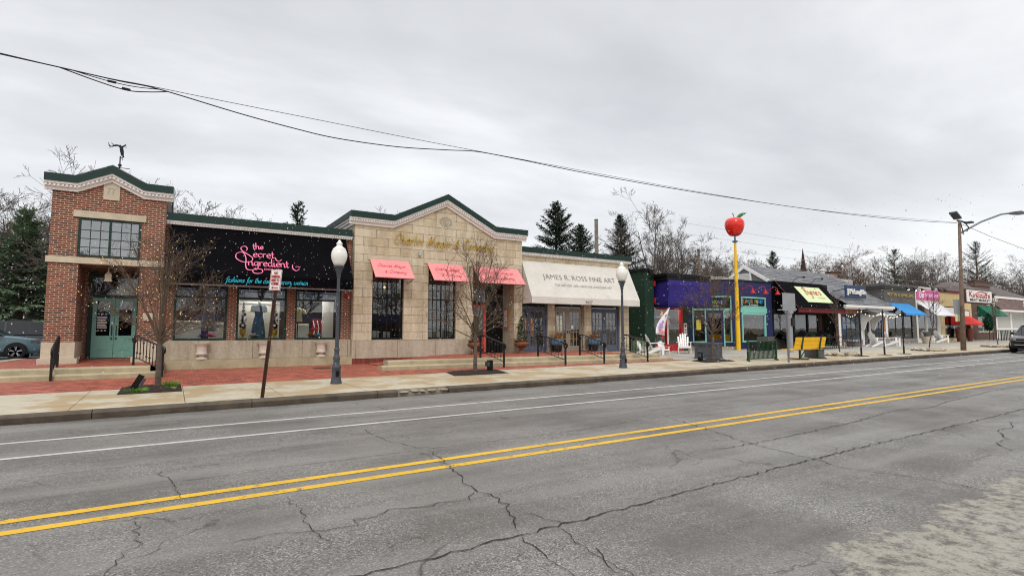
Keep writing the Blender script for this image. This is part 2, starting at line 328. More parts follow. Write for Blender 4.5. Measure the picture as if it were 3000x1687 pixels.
    # siding
    def lined(name,ca,step,axis=2,depth=.5,dk=.45):
        m=NT(name); p=m.co('World'); s=m.n('SeparateXYZ'); m.l(p,s.inputs[0]); f=m.math('FRACT',m.math('MULTIPLY',s.outputs[axis],1/step)); k=m.math('LESS_THAN',f,.14)
        c=m.mix(k,m.ramp(m.noise(p,1.5,5),[(.3,tuple(v*.88 for v in ca[:3])+(1,)),(.7,ca)]),tuple(v*dk for v in ca[:3])+(1,)); m.set(Base_Color=c,Roughness=.65); m.bump(f,depth,.02); return m.mat
    M['siding']=lined('grey_siding',lin(128,128,126),.13); M['louvre']=lined('white_louvre',lin(222,222,220),.1,dk=.3); M['garage']=lined('garage_slats',lin(196,196,190),.12,dk=.6); M['stripes']=lined('striped_canvas',lin(228,230,232),.5,0,.1,.7)
    # glass: sees through, mirrors by Fresnel
    def glass(name,tint,extra,rough=.01):
        m=NT(name); m.t.nodes.remove(m.b); tr=m.n('BsdfTransparent'); tr.inputs[0].default_value=tint; gl=m.n('BsdfGlossy'); gl.inputs['Roughness'].default_value=rough; gl.inputs[0].default_value=(.9,.93,.96,1)
        fr=m.n('Fresnel'); fr.inputs[0].default_value=1.5; f=m.math('ADD',m.math('MULTIPLY',fr.outputs[0],1.15),extra)
        bp=m.n('Bump'); bp.inputs['Strength'].default_value=.03; bp.inputs['Distance'].default_value=.05; m.l(m.noise(m.co('World'),1.3,2),bp.inputs['Height']); m.l(bp.outputs[0],gl.inputs['Normal'])
        mx=m.n('MixShader'); m.l(f,mx.inputs[0]); m.l(tr.outputs[0],mx.inputs[1]); m.l(gl.outputs[0],mx.inputs[2]); m.l(mx.outputs[0],m.out.inputs[0]); return m.mat
    M['glass']=glass('window_glass',(.88,.92,.9,1),.11); M['glass_mirror']=glass('sky_glass',(.4,.44,.46,1),.27); M['glass_dark']=glass('tinted_glass',(.3,.33,.34,1),.1)
    def emit(name,c,s):
        m=NT(name); m.b.inputs['Base Color'].default_value=c; m.b.inputs['Emission Color'].default_value=c; m.b.inputs['Emission Strength'].default_value=s; return m.mat
    M['bulb']=emit('warm_bulb',(1,.62,.12,1),1.9); M['bulb_red']=emit('amber_bulb',(1,.5,.15,1),1.6); M['bulb_white']=emit('white_bulb',(1,.88,.66,1),2.2); M['bulb_green']=emit('green_bulb',(.6,1,.5,1),2.)
    # milk glass globe
    m=NT('milk_globe'); m.set(Base_Color=lin(238,236,228),Roughness=.25); m.b.inputs['Subsurface Weight'].default_value=.25; m.b.inputs['Subsurface Radius'].default_value=(.06,.06,.05); M['globe']=m.mat
    m=NT('snow'); m.set(Base_Color=(.62,.63,.65,1),Roughness=.8); m.b.inputs['Subsurface Weight'].default_value=.3; M['snow']=m.mat
materials()
# ------------------------------------------------------------------ lettering
def text(body,name,mat,parent,P,Rv,Uv,width=None,height=None,align='C',shear=0,ext=.004,bold=0,spacing=1.):
    """type laid on the plane at P with right/up vectors; P is the centre (C) or the left end (L) of the baseline"""
    cu=bpy.data.curves.new(name,'FONT'); cu.body=body; cu.shear=shear; cu.extrude=.02; cu.offset=bold; cu.space_character=spacing; cu.resolution_u=3
    ob=bpy.data.objects.new(name,cu); COL.objects.link(ob); bpy.context.view_layer.update()
    me=bpy.data.meshes.new_from_object(ob.evaluated_get(bpy.context.evaluated_depsgraph_get())); bpy.data.objects.remove(ob); bpy.data.curves.remove(cu)
    xs=[v.co.x for v in me.vertices]; ys=[v.co.y for v in me.vertices]; x0,x1=min(xs),max(xs); y0,y1=min(ys),max(ys)
    sx=(width/(x1-x0)) if width else None; sy=(height/(y1-y0)) if height else None
    if sx is None: sx=sy
    if sy is None: sy=sx
    Rv=Vector(Rv).normalized(); Uv=Vector(Uv).normalized(); N=Rv.cross(Uv); P=Vector(P); o=root_of(parent).location if parent else Vector()
    cx=(x0+x1)/2 if align=='C' else x0
    for v in me.vertices:
        q=P+Rv*((v.co.x-cx)*sx)+Uv*((v.co.y-(y0 if height and '|' in align else 0))*sy)+N*(v.co.z/.02*ext+ext)-o
        v.co=q
    me.materials.clear(); me.materials.append(mat); me.name=name
    r=bpy.data.objects.new(name,me); COL.objects.link(r)
    if parent: r.parent=parent
    return r
GL={'a':(.95,[[(.75,.8),(.5,1),(.15,.75),(.1,.25),(.35,0),(.65,.3),(.75,.95)],[(.75,1),(.72,.2),(.85,0),(1,.15)]]),
'b':(.9,[[(.1,2),(.1,.2),(.4,0),(.75,.3),(.7,.85),(.4,1),(.1,.6)]]),'c':(.8,[[(.7,.8),(.45,1),(.12,.7),(.12,.25),(.4,0),(.75,.2)]]),
'd':(.95,[[(.75,.8),(.5,1),(.15,.75),(.1,.25),(.35,0),(.65,.3),(.75,.8)],[(.75,2),(.72,.2),(.85,0),(1,.15)]]),
'e':(.8,[[(.12,.5),(.7,.6),(.6,.95),(.4,1),(.12,.7),(.12,.25),(.4,0),(.75,.2)]]),'f':(.65,[[(.85,1.8),(.65,2),(.42,1.6),(.35,.5),(.22,-.7),(-.05,-.9)],[(.1,1),(.7,1)]]),
'g':(.95,[[(.75,.8),(.5,1),(.15,.75),(.1,.3),(.35,.05),(.65,.3),(.75,.8)],[(.78,1),(.72,-.4),(.4,-.95),(.05,-.7)]]),'h':(.95,[[(.1,2),(.1,0)],[(.1,.6),(.45,1),(.7,.75),(.7,.15),(.85,0),(1,.15)]]),
'i':(.45,[[(.15,1),(.15,.15),(.3,0),(.45,.15)],[(.15,1.4),(.2,1.55)]]),'l':(.45,[[(.15,2),(.15,.15),(.3,0),(.45,.15)]]),
'm':(1.4,[[(.1,1),(.1,0)],[(.1,.6),(.4,1),(.62,.75),(.62,0)],[(.62,.6),(.9,1),(1.15,.75),(1.15,.15),(1.3,0),(1.45,.15)]]),'n':(.95,[[(.1,1),(.1,0)],[(.1,.6),(.45,1),(.7,.75),(.7,.15),(.85,0),(1,.15)]]),
'o':(.9,[[(.42,1),(.12,.7),(.14,.22),(.42,0),(.72,.3),(.7,.78),(.42,1)]]),'p':(.9,[[(.1,1),(.1,-.95)],[(.1,.6),(.45,1),(.75,.75),(.72,.25),(.4,0),(.1,.3)]]),'r':(.65,[[(.1,1),(.1,0)],[(.1,.55),(.35,.95),(.62,.9)]]),
's':(.7,[[(.6,.85),(.35,1),(.12,.75),(.35,.5),(.58,.25),(.35,0),(.05,.15)]]),'t':(.6,[[(.25,1.6),(.22,.2),(.4,0),(.6,.15)],[(0,1),(.55,1)]]),'u':(.95,[[(.1,1),(.12,.2),(.35,0),(.65,.3),(.72,1)],[(.72,1),(.72,.15),(.85,0),(1,.15)]]),
'w':(1.3,[[(.1,1),(.15,.2),(.35,0),(.6,.3),(.62,1)],[(.62,1),(.65,.2),(.85,0),(1.1,.4),(1.12,1)]]),'y':(.95,[[(.1,1),(.14,.3),(.38,.05),(.68,.3),(.75,1)],[(.75,1),(.7,-.4),(.4,-.95),(.05,-.7)]]),
'C':(1.35,[[(1.2,1.6),(1.05,1.95),(.7,2.1),(.25,1.6),(.1,.8),(.35,.1),(.8,-.05),(1.2,.4)],[(1.2,1.6),(1.05,1.45)]]),
'M':(1.9,[[(-.1,.2),(.15,0),(.4,.6),(.6,2)],[(.6,2),(.75,.1)],[(.75,.1),(1.45,2)],[(1.45,2),(1.45,.2),(1.65,0),(1.9,.2)]]),
'S':(1.1,[[(.95,1.7),(.7,2.05),(.35,1.8),(.45,1.3),(.85,.85),(.8,.2),(.4,-.05),(.05,.25)]]),'B':(1.3,[[(.2,1.7),(.3,2),(.3,0)],[(-.1,1.6),(.4,2.05),(.95,1.75),(.7,1.15),(.35,1.05)],[(.35,1.05),(.95,.95),(1.05,.35),(.6,-.02),(.1,.15)]]),
'&':(1.35,[[(1.15,.7),(.85,.1),(.4,0),(.1,.4),(.4,.9),(.75,1.4),(.6,1.8),(.35,1.5),(.5,1),(.9,.2),(1.2,0)]]),"'":(.3,[[(.2,2),(.12,1.65)]]),' ':(.55,[]),
'K':(1.3,[[(.2,2),(.2,0)],[(1.15,2),(.25,.95)],[(.45,1.15),(.75,.5),(1.2,0)]]),'I':(.6,[[(.25,2),(.25,0)]])}
def smooth_path(pts,k=4):
    if len(pts)<3: return [Vector((a,b)) for a,b in pts]
    P=[Vector(p) for p in pts]; out=[]
    for i in range(len(P)-1):
        a=P[max(0,i-1)]; b=P[i]; c=P[i+1]; d=P[min(len(P)-1,i+2)]
        for j in range(k):
            t=j/k; out.append(.5*((2*b)+(c-a)*t+(2*a-5*b+4*c-d)*t*t+(3*b-a-3*c+d)*t**3))
    out.append(P[-1]); return out
def ribbons(name,mat,parent,strokes,P,Rv,Uv,sx,sy,w,shear=0,nib=.7,ext=.006,contrast=.6,caps=True):
    """pen strokes (u,v polylines) as a raised ribbon; w is the pen width in metres"""
    mb=MB(); Rv=Vector(Rv).normalized(); Uv=Vector(Uv).normalized(); N=Rv.cross(Uv); P=Vector(P)
    for st in strokes:
        q=[Vector(((p.x+p.y*shear)*sx,p.y*sy)) for p in smooth_path(st)]
        L=[];Rr=[]
        for i,p in enumerate(q):
            d=q[min(i+1,len(q)-1)]-q[max(0,i-1)]
            if d.length<1e-9: d=Vector((1,0))
            d.normalize(); n=Vector((-d.y,d.x)); k=w*.5*((1-contrast)+contrast*abs(math.sin(math.atan2(d.y,d.x)-nib)))
            L.append(p+n*k); Rr.append(p-n*k)
        n=len(q); W=lambda t,e:P+Rv*t.x+Uv*t.y+N*e
        vs=[W(t,ext*2) for t in L]+[W(t,ext*2) for t in Rr]+[W(t,0) for t in L]+[W(t,0) for t in Rr]
        fs=[]
        for i in range(n-1): fs+=[(i,i+1,n+i+1,n+i),(i,2*n+i,2*n+i+1,i+1),(n+i,n+i+1,3*n+i+1,3*n+i)]
        mb.add(vs,fs)
    return mb.build(name,mat,parent)
def word(s,x=0,y=0,k=1.,track=.12):
    out=[]
    for ch in s:
        a,st=GL[ch]
        for t in st: out.append([(x+u*k,y+v*k) for u,v in t])
        x+=(a+track)*k
    return out,x
def script(s,name,mat,parent,P,Rv,Uv,width,xh,w,shear=.3,contrast=.6,ext=.006,track=.12):
    st,L=word(s,track=track); return ribbons(name,mat,parent,st,P,Rv,Uv,width/L,xh,w,shear,ext=ext,contrast=contrast)
# ------------------------------------------------------------------ building pieces
def wall(mb,x0,x1,z0,z1,y,holes=(),t=.3,cap=True):
    """wall facing -y with openings (xa,xb,za,zb), reveals t deep"""
    xs=sorted({x0,x1,*[h[i] for h in holes for i in (0,1) if x0<h[i]<x1]}); zs=sorted({z0,z1,*[h[i] for h in holes for i in (2,3) if z0<h[i]<z1]})
    inn=lambda x,z:any(a<x<b and c<z<d for a,b,c,d in holes)
    nx,nz=len(xs)-1,len(zs)-1; S=[[not inn((xs[i]+xs[i+1])/2,(zs[j]+zs[j+1])/2) for j in range(nz)] for i in range(nx)]
    for i in range(nx):
        for j in range(nz):
            if not S[i][j]: continue
            a,b,c,d=xs[i],xs[i+1],zs[j],zs[j+1]
            mb.poly((a,y,c),(b,y,c),(b,y,d),(a,y,d)); mb.poly((a,y+t,c),(a,y+t,d),(b,y+t,d),(b,y+t,c))
            g=lambda u,v:0<=u<nx and 0<=v<nz and S[u][v]
            if not g(i-1,j): mb.poly((a,y,c),(a,y,d),(a,y+t,d),(a,y+t,c))
            if not g(i+1,j): mb.poly((b,y,c),(b,y+t,c),(b,y+t,d),(b,y,d))
            if not g(i,j-1): mb.poly((a,y,c),(a,y+t,c),(b,y+t,c),(b,y,c))
            if not g(i,j+1): mb.poly((a,y,d),(b,y,d),(b,y+t,d),(a,y+t,d))
    return mb
def band(mb,pts,a,b,y0,y1):
    """strip following the roof line pts (x,z): from z-a down to z-b"""
    n=len(pts); v=[]
    for x,z in pts: v+=[(x,y0,z-a),(x,y1,z-a),(x,y1,z-b),(x,y0,z-b)]
    f=[(0,1,2,3),tuple(4*(n-1)+i for i in (3,2,1,0))]
    for i in range(n-1):
        for j in range(4): f.append((4*i+j,4*i+4+j,4*i+4+(j+1)%4,4*i+(j+1)%4))
    return mb.add(v,f)
def dentils(mb,pts,a,b,y0,y1,step=.11):
    for (xa,za),(xb,zb) in zip(pts,pts[1:]):
        n=max(1,int((xb-xa)/step))
        for i in range(n):
            t0=(i+.2)/n; t1=(i+.75)/n
            band(mb,[(lerp(xa,xb,t0),lerp(za,zb,t0)),(lerp(xa,xb,t1),lerp(za,zb,t1))],a,b,y0,y1)
def frame(mb,x0,x1,z0,z1,y,w=.07,d=.06,mx=(),mz=(),mw=.04,bot=None):
    """window frame with mullions at x in mx and bars at z in mz"""
    b=bot or w
    mb.box(x0,x0+w,y-d,y,z0,z1); mb.box(x1-w,x1,y-d,y,z0,z1); mb.box(x0+w,x1-w,y-d,y,z0,z0+b); mb.box(x0+w,x1-w,y-d,y,z1-w,z1)
    for x in mx: mb.box(x-mw/2,x+mw/2,y-d*.8,y-.004,z0+b,z1-w)
    for z in mz: mb.box(x0+w,x1-w,y-d*.7,y-.006,z-mw/2,z+mw/2)
    return mb
def pane(name,parent,x0,x1,z0,z1,y,mat='glass'):
    return MB().poly((x0,y,z0),(x1,y,z0),(x1,y,z1),(x0,y,z1)).build(name,M[mat],parent,fix=False)
def window(parent,x0,x1,z0,z1,y,fm,w=.07,mx=(),mz=(),mw=.04,glass='glass',bot=None,name='window'):
    f=frame(MB(),x0,x1,z0,z1,y,w,.07,mx,mz,mw,bot).build(name,M[fm],parent); pane('pane',f,x0+w*.6,x1-w*.6,z0+w*.6,z1-w*.6,y-.03,glass); return f
def room(parent,x0,x1,z0,z1,y0,y1,mat='room'):
    mb=MB(); mb.poly((x0,y1,z0),(x1,y1,z0),(x1,y1,z1),(x0,y1,z1)); mb.poly((x0,y0,z0),(x0,y1,z0),(x0,y1,z1),(x0,y0,z1)); mb.poly((x1,y0,z0),(x1,y0,z1),(x1,y1,z1),(x1,y1,z0))
    mb.poly((x0,y0,z0),(x1,y0,z0),(x1,y1,z0),(x0,y1,z0)); mb.poly((x0,y0,z1),(x0,y1,z1),(x1,y1,z1),(x1,y0,z1)); return mb.build('interior',M[mat],parent,fix=False)
def awning(parent,x0,x1,yb,zb,yf,zf,zv,mat,name='awning',sides=True,t=.012):
    """sloping canvas from the wall (yb,zb) to the front bar (yf,zf) with a valance down to zv"""
    mb=MB(); mb.poly((x0,yf,zf),(x1,yf,zf),(x1,yb,zb),(x0,yb,zb))
    if zv<zf: mb.poly((x0,yf,zv),(x1,yf,zv),(x1,yf,zf),(x0,yf,zf))
    if sides:
        for x in (x0,x1): mb.poly((x,yf,zv),(x,yf,zf),(x,yb,zb),(x,yb,zv))
    o=mb.build(name,mat,parent,fix=False); s=o.modifiers.new('cloth','SOLIDIFY'); s.thickness=t; s.offset=-1
    return o
def slopeframe(yb,zb,yf,zf):
    U=Vector((0,yb-yf,zb-zf)); return (1,0,0),U.normalized(),U.length
# ------------------------------------------------------------------ trees
def grow(seed,H,fork,spread,nmain,levels,r0,kids,lens,up=.25,jit=.28,lean=0,mainlen=None,sides=3,rmin=.006):
    rg=random.Random(seed); tr=MB(); cr=MB(); tips=[]
    def rv(): return Vector((rg.gauss(0,1),rg.gauss(0,1),rg.gauss(0,1))).normalized()
    def br(p,d,L,r,lv):
        seg=4 if lv<=1 else (3 if lv<levels else 2); path=[p.copy()]; rad=[r]; pts=[]
        for i in range(seg):
            d=(d+rv()*jit*(.7 if lv<2 else 1)+Vector((0,0,up*(.6 if lv<2 else .3)))).normalized()
            p=p+d*(L/seg); path.append(p.copy()); rad.append(max(rmin,r*(1-.72*(i+1)/seg))); pts.append((p.copy(),d.copy(),rad[-1],(i+1)/seg))
        (tr if lv==0 else cr).tube(path,rad,6 if lv==0 else (5 if lv==1 else (4 if lv==2 else sides)),caps=False)
        if lv>=levels: tips.append(path[-1]); tips.append(path[1]); return
        n=kids[min(lv,len(kids)-1)]
        for k in range(n):
            t=rg.uniform(.18,1.) if lv else rg.uniform(.3,1); x=t*seg; i=min(seg-1,int(x)); q=path[i].lerp(path[i+1],x-i); dd=(path[i+1]-path[i]).normalized()
            s=dd.cross(rv()).normalized(); a=rg.uniform(.5,1.05); nd=(dd*math.cos(a)+s*math.sin(a)).normalized()
            br(q,nd,L*lens*rg.uniform(.6,1.15)*(1.1-.45*t),max(rmin,lerp(rad[i],rad[i+1],x-i)*.62),lv+1)
    # trunk
    p=Vector((0,0,-.1)); path=[p.copy()]; d=Vector((lean,0,1)).normalized(); ns=5
    for i in range(ns):
        d=(d+Vector((rg.gauss(0,.05),rg.gauss(0,.05),.1))).normalized(); p=p+d*((fork+.1)/ns); path.append(p.copy())
    tr.tube(path,[r0*(1.35 if i==0 else 1.05-.25*i/ns) for i in range(ns+1)],8,caps=False)
    ml=mainlen or (H-fork)*.62
    for k in range(nmain):
        az=2*math.pi*(k+rg.uniform(-.3,.3))/nmain; tl=spread*rg.uniform(.35,1.1) if k else spread*.15
        nd=Vector((math.cos(az)*math.sin(tl),math.sin(az)*math.sin(tl),math.cos(tl))); q=path[-1]-d*rg.uniform(0,fork*.22)
        br(q,nd,ml*rg.uniform(.75,1.12),r0*rg.uniform(.42,.62),1)
    zmax=max(v[2] for v in cr.v); k=H/zmax
    for mb in (tr,cr): mb.v=[(x*k,y*k,z*k) for x,y,z in mb.v]
    return tr,cr,[t*k for t in tips]
def tree_thing(name,label,grown,loc,mt,mc,group=None,cat='tree'):
    tr,cr,tips=grown; t=thing(name,label,cat,(0,0,0),group)
    tr.build('trunk',M[mt],t,smooth=2,fix=False); cr.build('crown',M[mc],t,smooth=2,fix=False); t.location=loc; return t
def conifer(name,label,H,Rb,loc,seed,mat='needle',z0=.06,droop=.25,whorl=.42,dense=1.,group=None,taper=.9,gap=.0,per=6):
    rg=random.Random(seed); t=thing(name,label,'tree',(0,0,0),group); tr=MB(); tr.tube([(0,0,-.1),(0,0,H*.5),(0,0,H*.98)],[H*.018+.05,H*.011+.03,.015],7,caps=False); cr=MB()
    z=H*z0
    while z<H*.985:
        f=1-z/H; Lm=Rb*(f**taper)+.12
        for k in range(per):
            if rg.random()<gap: continue
            az=rg.uniform(0,6.283); L=Lm*rg.uniform(.62,1.12); el=lerp(.9,-droop,min(1,f*1.6))+rg.uniform(-.15,.15)
            d=Vector((math.cos(az)*math.cos(el),math.sin(az)*math.cos(el),math.sin(el))); s=Vector((-math.sin(az),math.cos(az),0)); b=Vector((0,0,z+rg.uniform(-.2,.2)))
            tr.tube([b,b+d*L*.55,b+d*L+Vector((0,0,.08*L))],[.012*H*.2+.012,.015,.006],3,caps=False)
            n=max(3,int(L*5.5*dense))
            for i in range(n):
                u=.16+.84*(i+rg.random())/n; q=b+d*L*u+Vector((0,0,.1*L*u*u)); wl=(.22+.34*(1-u)*min(L,2.4)/2)*rg.uniform(.7,1.3)
                for sg in (-1,1):
                    e=(d*rg.uniform(.35,1.)+s*sg*rg.uniform(.5,1.1)+Vector((0,0,rg.uniform(-.35,.2)))).normalized()
                    for c in range(3):
                        o=q+e*wl*c*.34+Vector((rg.uniform(-.05,.05),rg.uniform(-.05,.05),rg.uniform(-.05,.05))); g=(e+Vector((rg.uniform(-.5,.5),rg.uniform(-.5,.5),rg.uniform(-.35,.35)))).normalized()
                        x=g.cross(Vector((0,0,1))+Vector((rg.uniform(-.6,.6),rg.uniform(-.6,.6),0))).normalized()*.045*(1+.35*min(2,H/12)); ln=wl*.55+.07
                        cr.add([o-x,o+x,o+g*ln],[(0,1,2)])
        z+=whorl*rg.uniform(.75,1.25)*(.45+.75*f)
    tr.build('trunk',M['bark'],t,fix=False); cr.build('crown',M[mat],t,fix=False); t.location=loc; return t
# ------------------------------------------------------------------ ground, road, pavement
def grid(xs,ys,zf):
    mb=MB(); n=len(ys); mb.v=[(x,y,zf(x,y)) for x in xs for y in ys]
    for i in range(len(xs)-1):
        for j in range(n-1): mb.f.append((i*n+j,(i+1)*n+j,(i+1)*n+j+1,i*n+j+1)); mb.m.append(0)
    return mb
fr=lambda a,b,n:[a+(b-a)*i/n for i in range(n+1)]
struct('ground',grid(fr(-400,900,2),fr(-500,900,2),lambda x,y:G*x-.12),M['ground'])
struct('road',grid(fr(-60,420,8),fr(-4.2,12.78,4),lambda x,y:G*x),M['asphalt'])
def mark(y0,y1,x0,x1,mat): 
    mb=MB(); mb.poly((x0,y0,G*x0+.004),(x1,y0,G*x1+.004),(x1,y1,G*x1+.004),(x0,y1,G*x0+.004)); struct('road_marking',mb,M[mat],fix=False)
mark(6.245,6.37,-40,260,'yellow'); mark(5.895,6.02,-40,260,'yellow'); mark(10.60,10.71,-40,260,'white'); mark(9.32,9.43,-40,260,'white')
mb=MB(); xs=fr(-20,60,400); q=[(x,12.785-.05-.11*rnd.random()**1.5) for x in xs]
for (x0,y0),(x1,y1) in zip(q,q[1:]): mb.poly((x0,y0,G*x0+.0035),(x1,y1,G*x1+.0035),(x1,12.8,G*x1+.0035),(x0,12.8,G*x0+.0035))
struct('gutter_dirt',mb,M['gutter'],fix=False)
# kerb: stones of about 3 m with small joints; a broken stretch near x=6
mb=MB(); x=-30.
while x<230:
    L=rnd.uniform(2.4,3.2); x1=x+L-.014
    L=min(L,4.72-x) if x<4.72 and x+L>4.5 else L; x1=x+L-.014
    if abs(x-4.72)<.01: L=1.35; x1=x+L-.014; gapx=(x,x1); x+=L; continue
    if True:
        a,b=.15+G*x,.15+G*x1; o=rnd.uniform(-.008,.008)
        pr=[(12.79+o,-.1),(12.77+o,.105),(12.81+o,.145),(12.97,.156),(12.97,-.1)]
        mb.add([(x,y,z+G*x) for y,z in pr]+[(x1,y,z+G*x1) for y,z in pr],[(0,1,2,3,4),(9,8,7,6,5)]+[(i,i+5,(i+1)%5+5,(i+1)%5) for i in range(5)])
    x+=L
struct('kerb',mb,M['kerb'])
mb=MB(); x=gapx[0]
while x<gapx[1]-.1:
    w=rnd.uniform(.14,.34); h=rnd.uniform(.1,.15); mb.icos((x+w/2,12.87+rnd.uniform(-.02,.02),h*.5+.03+G*x),.25,w*2.1,rnd.uniform(.45,.6),h*1.7,.22); x+=w
mb.box(gapx[0],gapx[1],12.84,12.985,-.1,.12); mb.box(gapx[0],gapx[1],12.93,12.99,.121,.182)
struct('kerb_rubble',mb,M['kerb_pale'])
struct('pavement',grid(fr(-30,230,104),fr(12.97,16.4,4),lambda x,y:gz(x,y)),M['walk'])
struct('pavement_base',MB().box(-30,5,12.98,16.3,-.1,.09),M['ground'])
struct('brick_pavement',grid(fr(-30,17.0,47)+[17.6,18.2,18.8,19.5],fr(16.4,22.6,12),gz),M['paver'])
struct('patio',grid(fr(19.5,60,40)+fr(62,230,20),fr(16.4,28,10),gz),M['patio'])
# tree pits: dark mulch heaped a little above the paving
def pit(x0,x1,y0,y1,skew=0):
    mb=MB(); n=16
    for i in range(n+1):
        for j in range(n+1):
            u,v=i/n,j/n; xx=lerp(x0,x1,u)+skew*(v-.5); yy=lerp(y0,y1,v); e=min(u,1-u,v,1-v)*2
            mb.v.append((xx,yy,gz(xx,yy)+.006+.05*min(1,e*2.2)+rnd.uniform(0,.03)*(e>0)))
    for i in range(n):
        for j in range(n): a=i*(n+1)+j; mb.f.append((a,a+n+1,a+n+2,a+1)); mb.m.append(0)
    struct('mulch_bed',mb,M['mulch'])
pit(-.98,.28,15.2,16.75); pit(7.55,9.5,15.2,16.5,.3); pit(18.9,20.8,14.95,16.1,.4)
# terrace and steps in front of the shops
TZ=.58
def steps(x0,x1,ya,yb,n=2):
    """concrete steps along x, front edge from ya (left) to yb (right)"""
    mb=MB()
    for i in range(n):
        z1=.28+.15*(i+1); w=.46 if i<n-1 else .5; xs=fr(x0+i*.34,x1-i*.34,int((x1-x0)/2.2)); vs=[];fs=[]
        pr=[(0,.1),(0,z1-.03),(.03,z1),(w,z1),(w,.1)]
        for x in xs:
            y=lerp(ya,yb,(x-x0)/(x1-x0))+i*.42; vs+=[(x,y+u,v) for u,v in pr]
        k=len(xs)-1
        fs=[(4,3,2,1,0),tuple(5*k+j for j in range(5))]+[(5*i2+j,5*i2+5+j,5*i2+5+(j+1)%5,5*i2+(j+1)%5) for i2 in range(k) for j in range(5)]
        mb.add(vs,fs)
    struct('step',mb,M['step'])
SY=lambda x: lerp(17.95,17.2,(x-6.05)/13.2)      # front edge of the long steps
steps(6.05,19.25,SY(6.05),SY(19.25)); steps(-12,-.14,18.95,18.95)
xs=[6.75,7.4,8,8.8,9.6,10.6,12,14,16,18,18.57]; vv=[0,.1,.2,.4,.7,1.]
mb=grid(xs,vv,lambda x,v:lerp(.575,lerp(.285,TZ-.004,sm(6.2,10.6,x)),sm(0,.5,v)))
mb.v=[(x,lerp(SY(x)+.925,22.6,v),z) for x,v,z in mb.v]; struct('terrace',mb,M['paver'])
mb=MB(); q=[(6.75,lerp(SY(6.75)+.925,22.6,v),lerp(.575,.285,sm(0,.5,v))) for v in vv]
for a,b in zip(q,q[1:]): mb.poly((a[0],a[1],.2),(b[0],b[1],.2),b,a)
struct('terrace_skirt',mb,M['paver'],fix=False)
struct('terrace_edge',MB().box(18.58,18.98,18.2,22.4,.1,.574),M['step'])
struct('terrace_entry',grid(fr(-12,-.14,12),fr(19.868,22.35,4),lambda x,y:TZ-.004),M['paver'])
struct('terrace_porch',MB().poly((-2.62,22.35,.576),(-.98,22.35,.576),(-.98,24.0,.66),(-2.62,24.0,.66)),M['paver'],fix=False)
struct('terrace_side',MB().poly((-4.9,22.35,.576),(-3.2,22.35,.576),(-3.2,27.2,.57),(-4.55,27.2,.57)),M['paver'],fix=False)
mb=MB(); mb.prism([(-5.25,22.35),(-4.9,22.35),(-4.55,27.2),(-4.9,27.2)],.3,.582,'z'); struct('terrace_border',mb,M['step'])
struct('car_park',grid(fr(-60,-4.95,10),fr(22.36,75,12),lambda x,y:lerp(.55,.3,sm(22,33,y))),M['lot'])
struct('car_park_rear',grid(fr(-4.95,40,10),fr(28,75,8),lambda x,y:.3),M['lot'])
# cracks in the road: thin irregular ribbons filled with dark dirt
CR=[([(-6,3.72),(1.13,3.66),(2.29,3.68),(3.6,3.72),(5.75,3.81),(8,3.84),(11.21,3.84),(16,3.9),(26,3.95)],.03),
([(-1.6,6.98),(-1.29,6.96),(-.9,6.96),(-.7,7.),(-.27,6.94),(-.02,7.05),(.15,6.94),(.73,6.96),(.89,6.98),(1.9,6.94),(3.13,6.95),(3.75,6.96),(4.3,6.91),(5.51,6.91),(7.19,7.1),(8.86,7.12),(10.86,7.13),(15.81,7.41),(20.05,7.43),(25.8,7.01)],.017),
([(.02,7.67),(-.05,7.48),(.1,6.83),(.15,6.25)],.014),([(-1.5,7.93),(-.99,8.05),(-.16,8.09),(.7,8.11),(1.02,8.06),(2,8.1)],.011),([(2.73,9.),(2.69,8.4),(2.73,7.82),(2.89,7.11),(3.13,6.95)],.015),
([(3.,6.9),(2.84,5.87),(2.67,5.23),(2.65,4.95),(2.69,4.66),(2.68,4.39),(2.53,4.06),(2.4,3.75)],.022),([(.3,4.75),(.84,4.73),(1.11,4.63),(1.35,4.6),(1.38,4.77),(1.52,4.71),(1.71,4.82),(1.94,4.77),(2.24,4.75),(2.44,4.71),(2.57,4.85),(2.66,4.95)],.015),
([(2.5,3.68),(2.72,3.63),(2.68,3.34),(2.63,3.15),(2.6,2.6)],.014),([(2.35,3.65),(2.35,3.48),(2.31,3.2),(2.28,3.),(2.29,2.5)],.015),([(2.72,3.2),(2.62,3.),(2.56,2.8),(2.5,2.3)],.014),
([(7.67,7.09),(7.31,5.88),(6.96,5.04),(6.82,4.5),(6.72,3.8),(6.58,3.4),(6.67,3.08),(6.82,2.73),(6.84,2.38),(6.79,1.91)],.02),([(5.4,4.9),(6.,4.82),(7.26,4.79),(8.35,4.84),(9.49,4.89),(10.16,4.95),(11.81,5.15),(12.94,4.94),(13.83,5.09),(17.34,5.37),(19.53,5.33)],.026),
([(12.9,3.3),(12.21,3.37),(12.02,3.5),(11.45,3.3),(10.88,3.32),(10.18,3.),(9.68,2.98),(9.26,2.68),(9.13,2.54)],.022),([(2.62,4.2),(2.71,4.09),(2.77,3.81),(2.85,3.7)],.014),([(4.5,5.6),(4.75,4.9),(5.1,4.4)],.01),([(1.0,5.8),(1.05,5.3),(1.02,4.7),(1.12,4.2)],.011),
([(-.2,5.8),(-.15,5.1),(-.3,4.6),(-.2,4.0)],.011),([(0.6,3.1),(.9,3.0),(1.2,3.05),(1.5,2.95)],.012),([(3.6,11.9),(3.7,11.2),(3.9,10.4)],.012),([(9.2,9.3),(9.0,8.2),(9.4,7.3)],.012)]
mb=MB()
